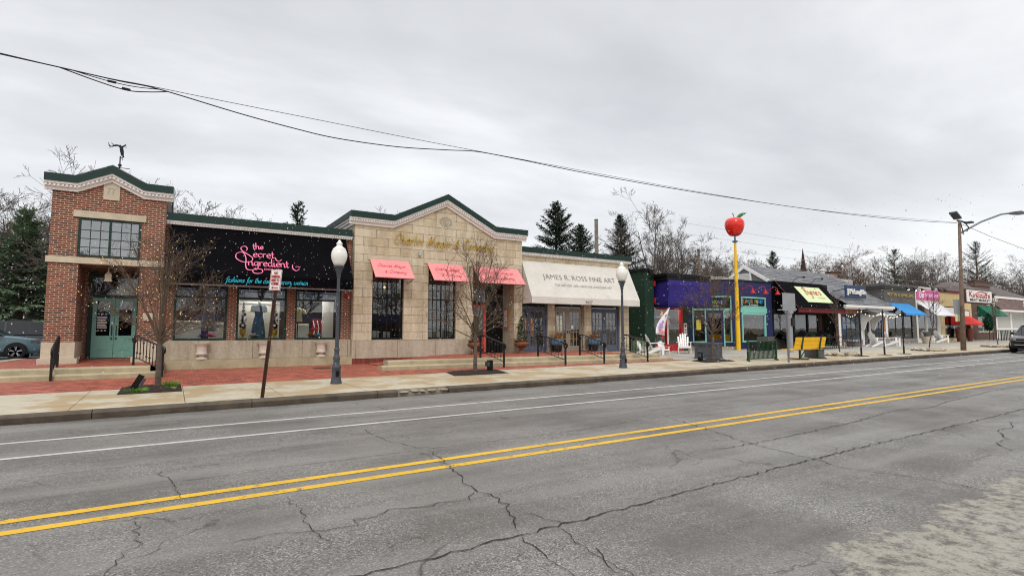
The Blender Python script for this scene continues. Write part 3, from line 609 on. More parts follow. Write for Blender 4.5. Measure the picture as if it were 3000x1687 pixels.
for pts,w in CR:
    P=[Vector(p) for p in pts]; q=[]
    for a,b in zip(P,P[1:]):
        n=max(2,int((b-a).length/.07)); nn=(b-a).normalized().orthogonal() if False else Vector((-(b-a).y,(b-a).x)).normalized()
        for i in range(n): q.append(a.lerp(b,i/n)+nn*rnd.gauss(0,.017))
    q.append(P[-1]); n=len(q); vs=[];fs=[]
    for i,p in enumerate(q):
        d=q[min(n-1,i+1)]-q[max(0,i-1)]; nn=Vector((-d.y,d.x)).normalized(); k=w*.36*rnd.uniform(.25,1.)*(1 if .06<i/n<.94 else .3)
        for s in (1,-1): v=p+nn*k*s; vs.append((v.x,v.y,G*v.x+.0075))
    for i in range(n-1): fs.append((2*i,2*i+1,2*i+3,2*i+2))
    mb.add(vs,fs)
struct('road_cracks',mb,M['crack'],fix=False)
# lid in the brick paving
mb=MB(); mb.lathe([(1e-5,.012),(.40,.012),(.43,.004),(.43,-.02)],(4.75,20.3,.283),24); tag(mb.build('manhole_cover',M['rust'],None,smooth=True,org=(4.75,20.3,.283)),'round rusty lid in the brick paving behind the lamp post','manhole cover')
# ------------------------------------------------------------------ brick tower house at the left
def cornice(parent,pts,y,x0,x1,yb,green=.24,white=.26,over=.24,nm=('fascia','cornice')):
    """green metal fascia over a white moulding with dentils, along the front (roof line pts) and back along both sides to yb"""
    g=MB(); band(g,pts,0,green,y-over,y+.05); za,zb=pts[0][1],pts[-1][1]
    w=MB(); band(w,pts,green,green+.07,y-over+.04,y-.002); band(w,pts,green+.07,green+.16,y-over+.1,y-.002); band(w,pts,green+.16,green+white,y-.075,y-.002); dentils(w,pts,green+.08,green+.145,y-over+.06,y-over+.1,.1)
    for x,z,s in ((pts[0][0],za,1),(pts[-1][0],zb,-1)):
        xi=x+s*(over+.04); a,b=sorted((x,xi)); g.box(a,b,y+.051,yb,z-green,z)
        a,b=sorted((x+s*.04,xi)); w.box(a,b,y+.0,yb,z-green-.07,z-green-.001); a,b=sorted((x+s*.1,xi)); w.box(a,b,y+.0,yb,z-green-.16,z-green-.071); a,b=sorted((x+s*(over-.075),xi)); w.box(a,b,y+.0,yb,z-green-white,z-green-.161)
    g.build(nm[0],M['green'],parent); w.build(nm[1],M['white_trim'],parent)
T=thing('brick_building','tall narrow red brick shop with green gable cornice and recessed teal double doors','building',(-1.86,22.2,0))
y=22.2; xl,xr=-3.38,-.31
mb=MB(); wall(mb,xl,xr,3.975,6.05,y,[(-2.68,-1.0,4.0,5.27)],.3)
mb.prism([(xl,6.05),(xr,6.05),(xr,6.2),(-1.0,6.2),(-1.86,6.62),(-2.72,6.2),(xl,6.2)],y,y+.3)
mb.box(xl,xl+.3,y+.3,29,1.26,6.2); mb.box(xr-.3,xr,y+.3,29,1.26,6.2); mb.box(xl+.3,xr-.3,28.7,29,.3,6.2)
mb.box(xl,-2.62,y,y+.3,1.26,3.77); mb.box(-.98,xr,y,y+.3,1.26,3.77)
mb.box(-2.95,-2.62,y+.3,24.2,1.26,3.9); mb.box(-.98,-.65,y+.3,24.2,1.26,3.9); mb.box(-2.62,-2.475,23.86,24.2,.6,3.9)      # porch side walls
mb.box(-2.475,-.98,23.93,24.2,3.55,4.3)
# soldier course under the cornice ends
for a,b in ((xl+.03,-2.75),(-.98,xr-.03)):
    n=int((b-a)/.105)
    for i in range(n): mb.box(a+i*.105+.006,a+i*.105+.09,y-.012,y-.001,5.86,6.05)
mb.build('wall',M['brick'],T)
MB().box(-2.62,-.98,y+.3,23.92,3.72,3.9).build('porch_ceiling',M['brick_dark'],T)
b=MB(); b.box(xl-.06,xr+.02,y-.06,y+.02,3.775,3.97); b.box(-2.62,-.98,y+.02,y+.3,3.775,3.97); b.build('stone_band',M['stone_trim'],T)
MB().box(-2.82,-.87,y-.05,y+.05,5.28,5.5).build('lintel',M['stone_trim'],T)
for a,b,c in ((xl-.03,-2.58,0),(-1.02,xr+.03,1)):
    mb=MB(); mb.box(a,b,y-.04,y+.3,.75,1.255); mb.box(*((-2.93,-2.58) if not c else (-1.02,-.67)),y+.3,23.85,.75,1.255); mb.box(*((xl-.1,-2.5) if not c else (-1.1,xr+.02)),y-.12,y+.36,.5,.748); mb.build('stone_base',M['stone_trim'],T)
ts=MB().prism([(-2.08,5.93),(-1.64,5.93),(-1.64,6.42),(-1.86,6.53),(-2.08,6.42)],y-.03,y+.01).build('date_stone',M['stone_trim'],T)
text('TT','monogram',M['ink_pale'],ts,(-1.86,y-.031,6.13),(1,0,0),(0,0,1),width=.24,height=.2,shear=.35)
pts=[(-3.58,6.58),(-2.75,6.58),(-1.86,7.03),(-.97,6.58),(-.12,6.58)]
cornice(T,pts,y,-3.58,-.12,27)
rf=MB(); 
for s in (1,-1):
    rf.poly((-1.86,y-.2,7.08),(-1.86,27,7.08),(-1.86+s*1.02,27,6.56),(-1.86+s*1.02,y-.2,6.56)); rf.poly((-1.86,y-.2,7.035),(-1.86+s*1.02,y-.2,6.52),(-1.86+s*1.02,27,6.52),(-1.86,27,7.035))
    rf.poly((-1.86,y-.2,7.035),(-1.86,y-.2,7.08),(-1.86+s*1.02,y-.2,6.56),(-1.86+s*1.02,y-.2,6.52))
rf.build('roof',M['slate_roof'],T); MB().box(xl+.05,xr-.05,y+.3,28.9,6.0,6.1).build('roof_deck',M['roof_tar'],T)
f=window(T,-2.68,-1.,4.,5.27,y+.06,'green',.07,glass='glass_mirror'); mb=MB(); mb.box(-1.875,-1.805,y-.01,y+.058,4.07,5.2)
for x in (-2.36,-2.1,-1.54,-1.28): mb.box(x-.011,x+.011,y+.012,y+.028,4.07,5.2)
for z in (4.32,4.6,4.88): mb.box(-2.61,-1.07,y+.014,y+.026,z-.011,z+.011)
mb.build('muntin',M['green'],f); room(T,-3,-.7,3.98,5.4,y+.31,24,'room')
# doors
yd=23.9; zb=.662; kx=.948; kz=lambda z:1.6+(z-1.6)*.948
fm=MB(); fm.box(-2.475,-2.35,yd-.1,yd+.05,zb,3.6); fm.box(-1.08,-.985,yd-.1,yd+.05,zb,3.6); fm.box(-2.35,-1.08,yd-.1,yd+.05,3.48,3.6); fm.box(-2.35,-1.08,yd-.1,yd+.05,2.775,2.88); fm.build('door_frame',M['green'],T); pane('transom',T,-2.35,-1.08,2.88,3.48,yd-.03,'glass')
for s,xa,xb in ((1,-2.346,-1.72),(-1,-1.71,-1.084)):
    d=MB(); frame(d,xa,xb,zb+.01,2.77,yd+.01,.12,.05); d.box(xa+.12,xb-.12,yd-.04,yd+.01,zb+.13,zb+.78)
    d.box(xa+.12,xb-.12,yd-.045,yd-.04,zb+.24,zb+.26); d.box(xa+.17,xb-.17,yd-.052,yd-.04,zb+.3,zb+.64)
    d.box(xa+.16,xb-.16,yd-.048,yd-.04,zb+.28,zb+.295); dr=d.build('door',M['teal'],T)
    pane('pane',dr,xa+.11,xb-.11,zb+.77,2.66,yd-.015,'glass_dark'); hx=xb-.06 if s>0 else xa+.06
    h=MB(); h.tube([(hx,yd-.04,1.45),(hx,yd-.1,1.5),(hx,yd-.1,1.75),(hx,yd-.04,1.8)],.014,6); h.ball((hx,yd-.07,1.35),.03,8,6); h.build('handle',M['rust'],dr)
    if s>0:
        n=MB(); 
        for i in range(8): n.box(xa+.14,xa+.42-(.04 if i%3==2 else 0),yd-.022,yd-.018,1.7+.055*i,1.73+.055*i)
        for i in range(3):
            n.ball((xa+.18+.1*i,yd-.02,2.2),.035,8,5,.7); n.ball((xa+.18+.1*i,yd-.02,1.62),.035,8,5,.7)
        n.build('window_sticker',M['sign_white'],dr); MB().lathe([(1e-5,0),(.045,0)],(xa+.42,yd-.02,2.32),14,Matrix.Rotation(R(90),3,'X')).build('window_sticker',M['cyan'],dr)
    else: MB().box(xa+.3,xa+.5,yd-.022,yd-.018,1.95,2.2).build('window_sticker',M['slate'],dr)
room(T,-2.47,-1.,zb,3.6,yd+.06,27.5,'room_dark')
l=MB(); l.box(-1.95,-1.77,22.55,22.73,3.3,3.5); l.lathe([(.1,3.5),(.02,3.6),(.012,3.72)],(-1.86,22.64,0),8); l.box(-1.97,-1.75,22.53,22.75,3.26,3.3); l.build('porch_lantern',M['stone_trim'],T)
MB().box(-.83,-.55,y-.05,y-.02,1.95,2.2).build('wall_plaque',M['stone_trim'],T)
# weathervane with a leaping stag
W=thing('weathervane','dark weathervane with a leaping stag above the brick gable','weathervane',(-1.79,23.5,7.05)); X,Y,Z=-1.79,23.5,7.05
mb=MB(); mb.tube([(X,Y,Z-.1),(X,Y,Z+.75)],.022,6); mb.lathe([(.1,Z-.05),(.08,Z+.1),(.03,Z+.16)],(X,Y,0),10); mb.ball((X,Y,Z+.42),.06,8,6); mb.build('pole',M['iron'],W)
mb=MB(); mb.bar((X-.3,Y,Z+.33),(X+.3,Y,Z+.33),.02); mb.bar((X,Y-.3,Z+.33),(X,Y+.3,Z+.33),.02); mb.bar((X-.33,Y,Z+.33),(X-.27,Y,Z+.33),.09,.012); mb.build('pointer',M['iron'],W)
mb=MB(); s=1.
def q(path,rad): mb.tube([(X+a,Y+c,Z+b) for a,b,c in path],[.74*r for r in rad] if isinstance(rad,list) else rad*.8,6)
q([(.06,.78,0),(.04,.92,0),(.02,1.05,0),(-.04,1.14,0)],[.06,.09,.085,.05])          # trunk
q([(-.02,1.1,0),(-.1,1.13,0),(-.16,1.11,0)],[.05,.04,.05]); q([(-.14,1.12,0),(-.24,1.08,0)],[.05,.02])   # neck and head
for k in (-1,1):
    q([(-.16,1.13,.03*k),(-.26,1.05,.06*k),(-.36,1.1,.08*k)],.012); q([(-.28,1.06,.06*k),(-.33,1.02,.09*k)],.01); q([(-.2,1.12,.04*k),(-.27,1.17,.08*k)],.01); q([(-.32,1.08,.07*k),(-.36,1.16,.09*k)],.01)
    q([(.02,1.08,.03*k),(.1,1.14,.04*k),(.14,1.2,.04*k),(.15,1.08,.04*k)],[.03,.022,.018,.012])
    q([(.06,.82,.03*k),(.1,.74,.04*k),(.04,.7,.04*k),(.07,.62,.04*k)],[.045,.025,.018,.012])
mb.build('stag',M['iron'],W,smooth=True)
# ------------------------------------------------------------------ dress shop with the black awning
S=thing('boutique_building','low brick and limestone shop under a wide black awning with pink lettering','building',(2.95,22.5,0)); y=22.5
HW=[(.05,1.72,1.27,3.3),(2.02,3.76,1.27,3.3),(4.06,5.82,1.27,3.3)]
mb=MB(); wall(mb,-.3,6.2,1.27,5.35,y,HW,.3); mb.build('wall',M['brick'],S); MB().box(-.29,6.19,29.7,30,.3,5.35).build('wall',M['brick'],S)
mb=MB(); mb.box(-.27,6.2,y-.08,y+.3,.6,1.265); mb.build('stone_base',M['stone_plain'],S); mb=MB(); mb.box(-.16,6.2,22.12,y+.2,.12,.595); mb.build('ledge',M['step'],S)
mb=MB(); band(mb,[(-.29,5.74),(6.16,5.74)],0,.26,y-.22,y+.1); mb.build('fascia',M['green'],S)
w=MB(); p2=[(-.29,5.74),(6.18,5.74)]; band(w,p2,.265,.33,y-.18,y-.001); band(w,p2,.33,.4,y-.12,y-.001); dentils(w,p2,.335,.395,y-.16,y-.12,.09); w.build('cornice',M['white_trim'],S)
MB().box(-.28,6.15,y+.1,29.7,5.2,5.35).build('roof_deck',M['roof_tar'],S)
aw=awning(S,-.2,5.92,y-.06,5.36,21.2,3.57,3.23,M['awn_black'])
mb=MB(); mb.tube([(-.2,21.25,3.17),(5.92,21.25,3.17)],.022,6); 
for x in (.9,1.35,2.3,2.9,3.4,4.2,4.9): mb.tube([(x,21.25,3.17),(x,21.25,3.0)],.006,4)
mb.build('rail',M['galv'],aw)
Rv,Uv,L=slopeframe(y-.06,5.36,21.2,3.57); Pp=lambda x,z:(x,21.2+(z-3.57)*(y-.06-21.2)/(5.36-3.57)-.012,z+.008)
st=[]
w1,_=word('the',0,0,1.,.05); A=lambda stt,x,z,k: [[(x+u*k,z+v*k) for u,v in s_] for s_ in stt]
vs=lambda z:(z-3.57)/Uv[2]
st+=A(w1,2.42,vs(4.60),.15)
w2,_=word('ecret',0,0,1.,.04); st+=A(w2,2.42,vs(4.27),.19)
w3,_=word('ngredient',0,0,1.,.02); st+=A(w3,2.24,vs(3.93),.19)
Sx=[(2.2,4.5),(2.24,4.6),(2.16,4.68),(2.04,4.62),(2.06,4.5),(2.25,4.36),(2.4,4.22),(2.32,4.07),(2.05,4.06),(1.86,4.2),(1.9,4.38),(2.1,4.42),(2.18,4.2),(2.16,3.95),(2.2,3.78),(2.36,3.76),(2.55,3.82),(2.7,3.78),(2.66,3.66),(2.45,3.64),(2.38,3.74),(2.5,3.86)]
st.append([(a,vs(b)) for a,b in Sx]); st.append([(3.75,vs(4.05)),(3.74,vs(3.92)),(3.85,vs(3.82)),(3.98,vs(3.9))]); st.append([(3.17,vs(4.3)),(3.2,vs(4.2)),(3.3,vs(4.16)),(3.38,vs(4.24))])
ribbons('lettering',M['neon_pink'],aw,st,Pp(0,3.57),Rv,Uv,1,1,.036,0,contrast=.5,ext=.006)
text('SINCE 1979','lettering',M['neon_pink'],aw,Pp(3.04,3.78),Rv,Uv,width=.56,height=.085,ext=.006)
script('inc','lettering',M['neon_pink'],aw,Pp(3.84,3.96),Rv,Uv,.18,.05,.016)
script('fashions for the contemporary woman','lettering',M['cyan'],aw,(1.53,21.19,3.30),(1,0,0),(0,0,1),2.72,.095,.026,shear=.25,contrast=.6)
for i,(a,b,c,d) in enumerate(HW):
    window(S,a,b,c,d,y+.1,'green',.075,mz=(2.82,),mx=(),mw=.07); 
    mb=MB(); mb.box((a+b)/2-.035,(a+b)/2+.035,y+.04,y+.099,2.855,d-.075); mb.build('transom_bar',M['green'],S)
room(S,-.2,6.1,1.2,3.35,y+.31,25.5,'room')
bk=[(2.1,3.7,1.3,2.78,23.75,'backdrop'),(.1,.95,1.3,2.0,23.5,'panel_white'),(1.2,1.7,1.3,1.95,23.6,'panel_white'),(4.25,4.8,1.3,1.9,23.5,'panel_white'),(5.35,5.8,1.3,3.,23.6,'off_white')]
for i,(a,b,c,d,yy,m_) in enumerate(bk):
    lb=['pale grey backdrop board behind the long blue dress','white display plinth behind the leftmost shop window, by the twinkling street tree','white display plinth beside the grey trousers in the left shop window','white display plinth below the cream top in the shop window near the lamp post','pale curtain panel at the right end of the window near the lamp post'][i]
    mb=MB(); mb.box(a,b,yy,yy+.06,c,d); mb.box(a+.01,b-.01,yy-.04,yy-.001,d-.09,d-.03); tag(mb.build('display_board',M[m_],None),lb,'display board','display boards in the dress shop windows')
for a,b in ((.15,1.65),(2.1,3.68),(4.5,5.75)): MB().box(a,b,23.,23.02,2.86,3.2).build('valance',M['blue_valance'],S)
# things in the windows
D_=thing('dress_form','headless shop form in a long slate blue shirt dress in the middle window','mannequin',(2.86,23.15,1.3))
mb=MB(); 
def loft(mb,rings,c,n=18,fold=0):
    o=len(mb.v)
    for z,rx,ry in rings:
        for j in range(n):
            t=2*math.pi*j/n; k=1+(fold*math.cos(j*math.pi) if z<.75 else 0)*max(0,(.75-z)); mb.v.append((c[0]+rx*k*math.cos(t),c[1]+ry*k*math.sin(t),c[2]+z))
    for i in range(len(rings)-1):
        for j in range(n): mb.f.append((o+i*n+j,o+i*n+(j+1)%n,o+(i+1)*n+(j+1)%n,o+(i+1)*n+j)); mb.m.append(0)
    mb.f.append(tuple(o+(len(rings)-1)*n+j for j in range(n))); mb.m.append(0)
c=(2.86,23.15,1.32); loft(mb,[(0.02,.24,.17),(.3,.225,.16),(.6,.2,.15),(.78,.165,.12),(.88,.135,.1),(.95,.14,.105),(1.1,.185,.12),(1.2,.19,.12),(1.27,.15,.1),(1.3,.07,.07)],c,20,.12)
for s in (-1,1): mb.tube([(2.86+s*.15,23.15,2.56),(2.86+s*.22,23.14,2.5),(2.86+s*.235,23.13,2.34)],[.07,.075,.07],8)
mb.build('dress',M['dress'],D_,smooth=True); mb=MB(); mb.lathe([(.055,2.58),(.05,2.7),(.03,2.76),(1e-5,2.77)],(2.86,23.15,0),10); mb.build('neck',M['skin_form'],D_,smooth=True); MB().lathe([(.15,1.3),(.15,1.315),(1e-5,1.32)],(2.86,23.15,0),14).build('stand',M['iron'],D_)
def ballstack(x,label):
    t=thing('ornament_column',label,'ornament',(x,23.0,1.3),'stacked ball ornaments beside the dress'); q=lambda z:(x,23.,z)
    MB().lathe([(.1,1.3),(.11,1.33),(.05,1.36),(.04,1.42),(.09,1.48),(.115,1.56),(.105,1.66),(.12,1.68)],(x,23.,0),14).build('urn',M['gold'],t,smooth=True)
    MB().ball(q(1.81),.135,16,12).build('ball',M['dots'],t,smooth=True); MB().ball(q(2.04),.115,16,12).build('ball',M['stripe'],t,smooth=True); MB().ball(q(2.245),.1,16,12).build('ball',M['checker'],t,smooth=True)
    MB().lathe([(.03,2.34),(.07,2.38),(.03,2.44),(.06,2.5),(.025,2.56),(.05,2.62),(.015,2.7),(1e-5,2.78)],(x,23.,0),12).build('finial',M['black'],t,smooth=True)
ballstack(2.31,'stack of black and white balls on a gilt urn, left of the blue dress'); ballstack(3.42,'stack of black and white balls on a gilt urn, right of the blue dress behind the sign post')
def flower(x,yy,z,r,m_,label,n=9):
    mb=MB(); rg=random.Random(int(x*100))
    for L in range(2):
        for i in range(n):
            a=6.283*i/n+L*.3; el=.25+.5*L; d=Vector((math.cos(a)*math.cos(el),math.sin(a)*math.cos(el),math.sin(el))); s=Vector((-math.sin(a),math.cos(a),0)); c0=Vector((x,yy,z+.05)); k=r*1.3*(1-.25*L)
            mb.add([c0,c0+d*k*.55+s*k*.3,c0+d*k+Vector((0,0,.02)),c0+d*k*.55-s*k*.3],[(0,1,2,3)])
    tag(mb.build('paper_flower',M[m_],None,fix=False,org=(x,yy,z)),label,'paper flower','paper flowers in the dress shop windows')
flower(.98,22.85,1.32,.19,'petal_lilac','lilac paper flower at the foot of the left shop window'); flower(1.24,22.85,1.33,.21,'petal_pink','pink paper flower at the foot of the left shop window'); flower(2.62,22.85,1.34,.2,'petal_white','white paper flower beside the hem of the blue dress')
flower(4.72,22.85,1.36,.16,'straw','orange paper flower low in the window near the lamp post'); flower(4.9,22.9,1.58,.17,'petal_coral','coral paper flower above two others in the window near the lamp post'); flower(5.02,22.82,1.34,.15,'cyan','blue paper flower low in the window near the lamp post')
mb=MB(); 
for i in range(9): mb.box(2.2+.05*i,2.225+.05*i,22.72,22.74,1.3,1.345)
for i in range(9): mb.box(3.22+.05*i,3.245+.05*i,22.72,22.74,1.3,1.345)
t_=thing('trousers_display','grey trousers hanging in the left shop window above the paper flowers','clothing',(1.15,23.2,1.6))
mb2=MB(); mb2.tube([(1.05,23.2,1.6),(1.06,23.2,2.1),(1.1,23.2,2.55)],[.12,.1,.09],10); mb2.tube([(1.3,23.2,1.6),(1.28,23.2,2.1),(1.22,23.2,2.55)],[.12,.1,.09],10); mb2.build('trouser_leg',M['denim_pale'],t_,smooth=True); MB().tube([(1.16,23.2,2.5),(1.16,23.2,2.78)],[.13,.12],10).build('waistband',M['dress'],t_,smooth=True)
t_=thing('knit_top','cream short sleeved top on a form in the window near the lamp post','clothing',(4.28,23.1,1.95)); mb2=MB(); loft(mb2,[(0,.18,.12),(.25,.165,.11),(.45,.18,.11),(.52,.12,.09),(.55,.06,.06)],(4.28,23.1,1.98),14); mb2.tube([(4.42,23.1,2.46),(4.52,23.08,2.38),(4.56,23.08,2.28)],[.07,.065,.06],8); mb2.build('sleeve_and_body',M['knit'],t_,smooth=True); MB().tube([(4.28,23.1,1.3),(4.28,23.1,2.)],.02,6).build('stand',M['iron'],t_)
t_=thing('red_chair','dark red and white striped lounge chair deep in the window near the lamp post','chair',(5.35,24,1.3)); MB().obox((5.4,24.1,1.75),(.7,.08,.75),Matrix.Rotation(R(-15),3,'X')).build('backrest',M['burgundy'],t_); mb2=MB()
for i in range(4): mb2.tube([(5.1+.17*i,23.98,1.45),(5.14+.17*i,24.,1.7),(5.08+.17*i,24.05,2.05)],.02,5)
mb2.build('stripe',M['sign_white'],t_); MB().box(5.05,5.75,23.7,24.1,1.3,1.45).build('seat',M['burgundy'],t_)
# stone urns on the ledge
def urn(x,label):
    t=MB(); P_=[(.135,0),(.14,.03),(.1,.06),(.06,.09),(.055,.12),(.1,.145),(.135,.175),(.13,.21),(.115,.24),(.115,.4),(.13,.46),(.165,.515),(.165,.53),(.135,.525),(.12,.45),(1e-5,.42)]
    t.lathe([(r*1.4,.6+z*1.1) for r,z in P_],(x,22.28,0),26)
    tag(t.build('stone_urn',M['urn_stone'],None,smooth=True,org=(x,22.28,.6)),label,'urn','stone urns on the shop ledge')
urn(.95,'pale stone urn on the ledge below the left shop window'); urn(2.97,'pale stone urn half behind the leaning sign post'); urn(5.03,'pale stone urn on the ledge nearest the lamp post')
bl=thing('alarm_bell','small red alarm bell on the brick pier beside the limestone shop','alarm',(6.05,22.45,3.05)); MB().lathe([(.09,0),(.085,.05),(.04,.08),(1e-5,.085)],(6.05,22.45,3.05),14,Matrix.Rotation(R(90),3,'X')).build('bell',M['red'],bl); MB().box(6.0,6.1,22.46,22.5,3.0,3.1).build('bracket',M['iron'],bl)
# ------------------------------------------------------------------ limestone shop with the gable
K=thing('stone_building','limestone block shop with a tall green edged gable and three pink awnings','building',(10.3,22.2,0)); y=22.2
xl,xr=6.24,14.4; HW=[(7.01,8.38,1.25,4.55),(9.5,10.86,1.25,4.55),(11.72,13.95,.5,4.55)]
mb=MB(); wall(mb,xl,xr,1.225,5.97,y,HW,.42); mb.prism([(xl,5.97),(xr,5.97),(xr,6.12),(12.75,6.12),(10.31,7.36),(7.92,6.12),(xl,6.12)],y,y+.42)
mb.box(xl,xl+.35,y+.42,31,.3,6.1); mb.box(xr-.35,xr,y+.42,31,.3,6.1); mb.box(xl+.35,xr-.35,30.7,31,.3,6.1); mb.build('wall',M['stone'],K)
MB().box(xl-.035,11.72,y-.04,y+.42,.5,1.22).build('stone_base',M['stone_plain'],K); MB().box(13.95,xr+.035,y-.04,y+.42,.42,1.22).build('stone_base',M['stone_plain'],K)
MB().prism([(xl-.02,.1),(11.6,.1),(11.6,.497),(xl-.02,.497)],y-.03,y+.4).build('brick_footing',M['paver_edge'],K)
mb=MB(); 
for a,b in ((6.78,8.62),(9.28,11.1),(11.4,14.3)): mb.box(a,b,y-.035,y+.1,4.56,4.73)
mb.build('lintel',M['stone_trim'],K)
pts=[(6.0,6.5),(7.85,6.5),(10.31,7.72),(12.8,6.5),(14.6,6.5)]; cornice(K,pts,y,6.,14.6,27,.25,.28,.25)
MB().box(xl+.1,xr-.1,y+.42,30.7,5.9,6.02).build('roof_deck',M['roof_tar'],K)
cr=MB().box(9.86,10.74,y-.012,y+.02,6.2,6.84).build('crest',M['stone_trim'],K); mb=MB()
sh=[(10.15,6.66),(10.45,6.66),(10.46,6.5),(10.42,6.4),(10.3,6.32),(10.18,6.4),(10.14,6.5)]
mb.prism(sh,y-.03,y-.013); 
for a in range(14): t=6.283*a/14; mb.icos((10.3+.27*math.cos(t),y-.018,6.5+.2*math.sin(t)),.05,1,.5,1,.2)
mb.build('shield',M['stone_plain'],cr)
script('Charles Mayer & Company','lettering',M['gold'],K,(7.86,y-.05,5.36),(1,0,0),(0,0,1),4.9,.20,.042,shear=.36,contrast=.6,ext=.014,track=.16)
for a,b,c,d in HW[:2]:
    f=window(K,a,b,c,d,y+.2,'black',.075,mw=.05,mx=((a+b)/2,),mz=(2.98,)); mb=MB(); m_=(a+b)/2
    for u,v in ((a+.075,m_),(m_,b-.075)):
        for k in (1,2): x=lerp(u,v,k/3); mb.box(x-.011,x+.011,y+.15,y+.172,c+.075,d-.075)
    for z in (1.68,2.1,2.52,3.38,3.78,4.16): mb.box(a+.075,b-.075,y+.148,y+.17,z-.011,z+.011)
    mb.build('muntin',M['black'],f)
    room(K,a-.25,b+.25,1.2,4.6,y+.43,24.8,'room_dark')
    g=MB(); g.box(a+.1,m_-.12,23.0,23.02,1.33,1.62); g.box(m_+.08,b-.3,23.02,23.04,1.33,1.58); tag(g.build('display_card',M['panel_white'],None),'white display cards standing low in the '+('left' if a<8 else 'right')+' many paned window','display card','display cards in the many paned windows')
for x,z,yy in ((7.45,3.55,23.6),(8.2,3.6,24.2),(9.8,3.5,24.)): 
    l=thing('pendant_lamp',{7.45:'warm pendant bulb left inside the first many paned window',8.2:'warm pendant bulb right inside the first many paned window',9.8:'warm pendant bulb inside the second many paned window'}[x],'lamp',(x,yy,z),'pendant lamps in the many paned windows'); MB().ball((x,yy,z),.055,8,6).build('bulb',M['bulb_red'],l,smooth=True); MB().tube([(x,yy,z+.05),(x,yy,4.55)],.008,4).build('cord',M['black'],l)
for i,(a,b) in enumerate(((6.87,8.55),(9.42,11.1),(11.66,14.1))):
    aw=awning(K,a,b,y-.045,4.58,21.4,3.79,3.765,M['pink'],sides=False); mb=MB()
    for x in (a+.06,b-.06): mb.tube([(x,21.43,3.75),(x,y-.02,3.62)],.014,5); mb.tube([(x,21.43,3.75),(x,y-.06,4.54)],.014,5)
    mb.tube([(a,21.43,3.75),(b,21.43,3.75)],.014,5); mb.build('awning_frame',M['iron'],aw)
    Rv,Uv,L=slopeframe(y-.045,4.58,21.4,3.79); c=(a+b)/2; Q=lambda u,t:(c+u,21.4+(y-.045-21.4)*t-.012,3.79+.79*t+.012); k=1 if i<2 else 1.3
    script('Charles Mayer','lettering',M['ink_pink'],aw,Q(-.62*k,.58),Rv,Uv,1.22*k,.085,.016,shear=.4); script('& Company','lettering',M['ink_pink'],aw,Q(-.4*k,.24),Rv,Uv,.95*k,.085,.016,shear=.4)
# recessed entrance with the coral door
xa,xb=11.72,13.95; yd=23.3
MB().box(xa-.3,xa,y+.43,yd+.6,.5,4.6).build('porch_wall',M['stone_plain'],K); MB().box(xb,xb+.1,y+.43,yd+.6,.5,4.6).build('porch_wall',M['stone_plain'],K)
mb=MB(); mb.box(xa+.05,xa+.17,yd-.05,yd+.1,.58,4.5); mb.box(12.98,13.08,yd-.05,yd+.1,.58,4.5); mb.box(xa+.17,12.98,yd-.05,yd+.1,2.86,3.02); mb.box(13.08,xb,yd-.02,yd+.08,.58,4.5); mb.box(xa+.17,12.98,yd-.05,yd+.1,4.3,4.5)
mb.box(12.5,12.54,yd-.03,yd+.02,3.02,4.3); mb.box(xa+.17,12.98,yd-.03,yd+.02,3.6,3.64); mb.build('door_frame',M['black'],K); pane('transom',K,xa+.17,12.98,3.02,4.3,yd,'glass'); 
d=MB(); frame(d,11.9,12.97,.6,2.85,yd-.0,.14,.06); d.box(12.04,12.83,yd-.05,yd,.74,1.3); d.box(12.1,12.77,yd-.06,yd-.05,.98,1.24); dr=d.build('door',M['salmon'],K); pane('pane',dr,12.03,12.84,1.29,2.72,yd-.02,'glass_dark'); MB().box(12.25,12.62,yd-.07,yd-.06,1.06,1.16).build('mail_slot',M['gold'],dr); MB().box(12.05,12.85,yd-.068,yd-.061,.62,.78).build('kick_plate',M['rust'],dr)
h=MB(); h.ball((12.9,yd-.1,1.55),.035,8,6); h.build('handle',M['gold'],dr)
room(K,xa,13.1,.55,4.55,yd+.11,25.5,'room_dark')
nb=thing('notice_case','framed notice case on the stone porch beside the coral door','notice board',(13.93,22.85,2.)); MB().box(13.88,13.949,22.7,23.1,1.75,2.7).build('frame',M['amber_wood'],nb); MB().box(13.87,13.879,22.76,23.04,1.82,2.62).build('paper',M['sign_white'],nb)
# gas meter sized wall box above the awnings
ob=thing('wall_light_box','small grey box on the limestone wall between the first two awnings','wall box',(9.05,22.15,4.95)); MB().box(9.0,9.1,22.1,22.199,4.88,5.04).build('box',M['box_grey'],ob)
rl=thing('roof_lights','row of tiny unlit bulb clips along the green edge of the limestone gable','string lights',(10.3,21.95,6.5)); mb=MB()
for (xa,za),(xb,zb) in zip(pts,pts[1:]):
    n=int(math.hypot(xb-xa,zb-za)/.24)
    for i in range(n): t=(i+.5)/n; x,z=lerp(xa,xb,t),lerp(za,zb,t); mb.lathe([(.012,z),(.014,z+.05),(1e-5,z+.09)],(x,21.97,0),5)
mb.build('bulb',M['sign_white'],rl)
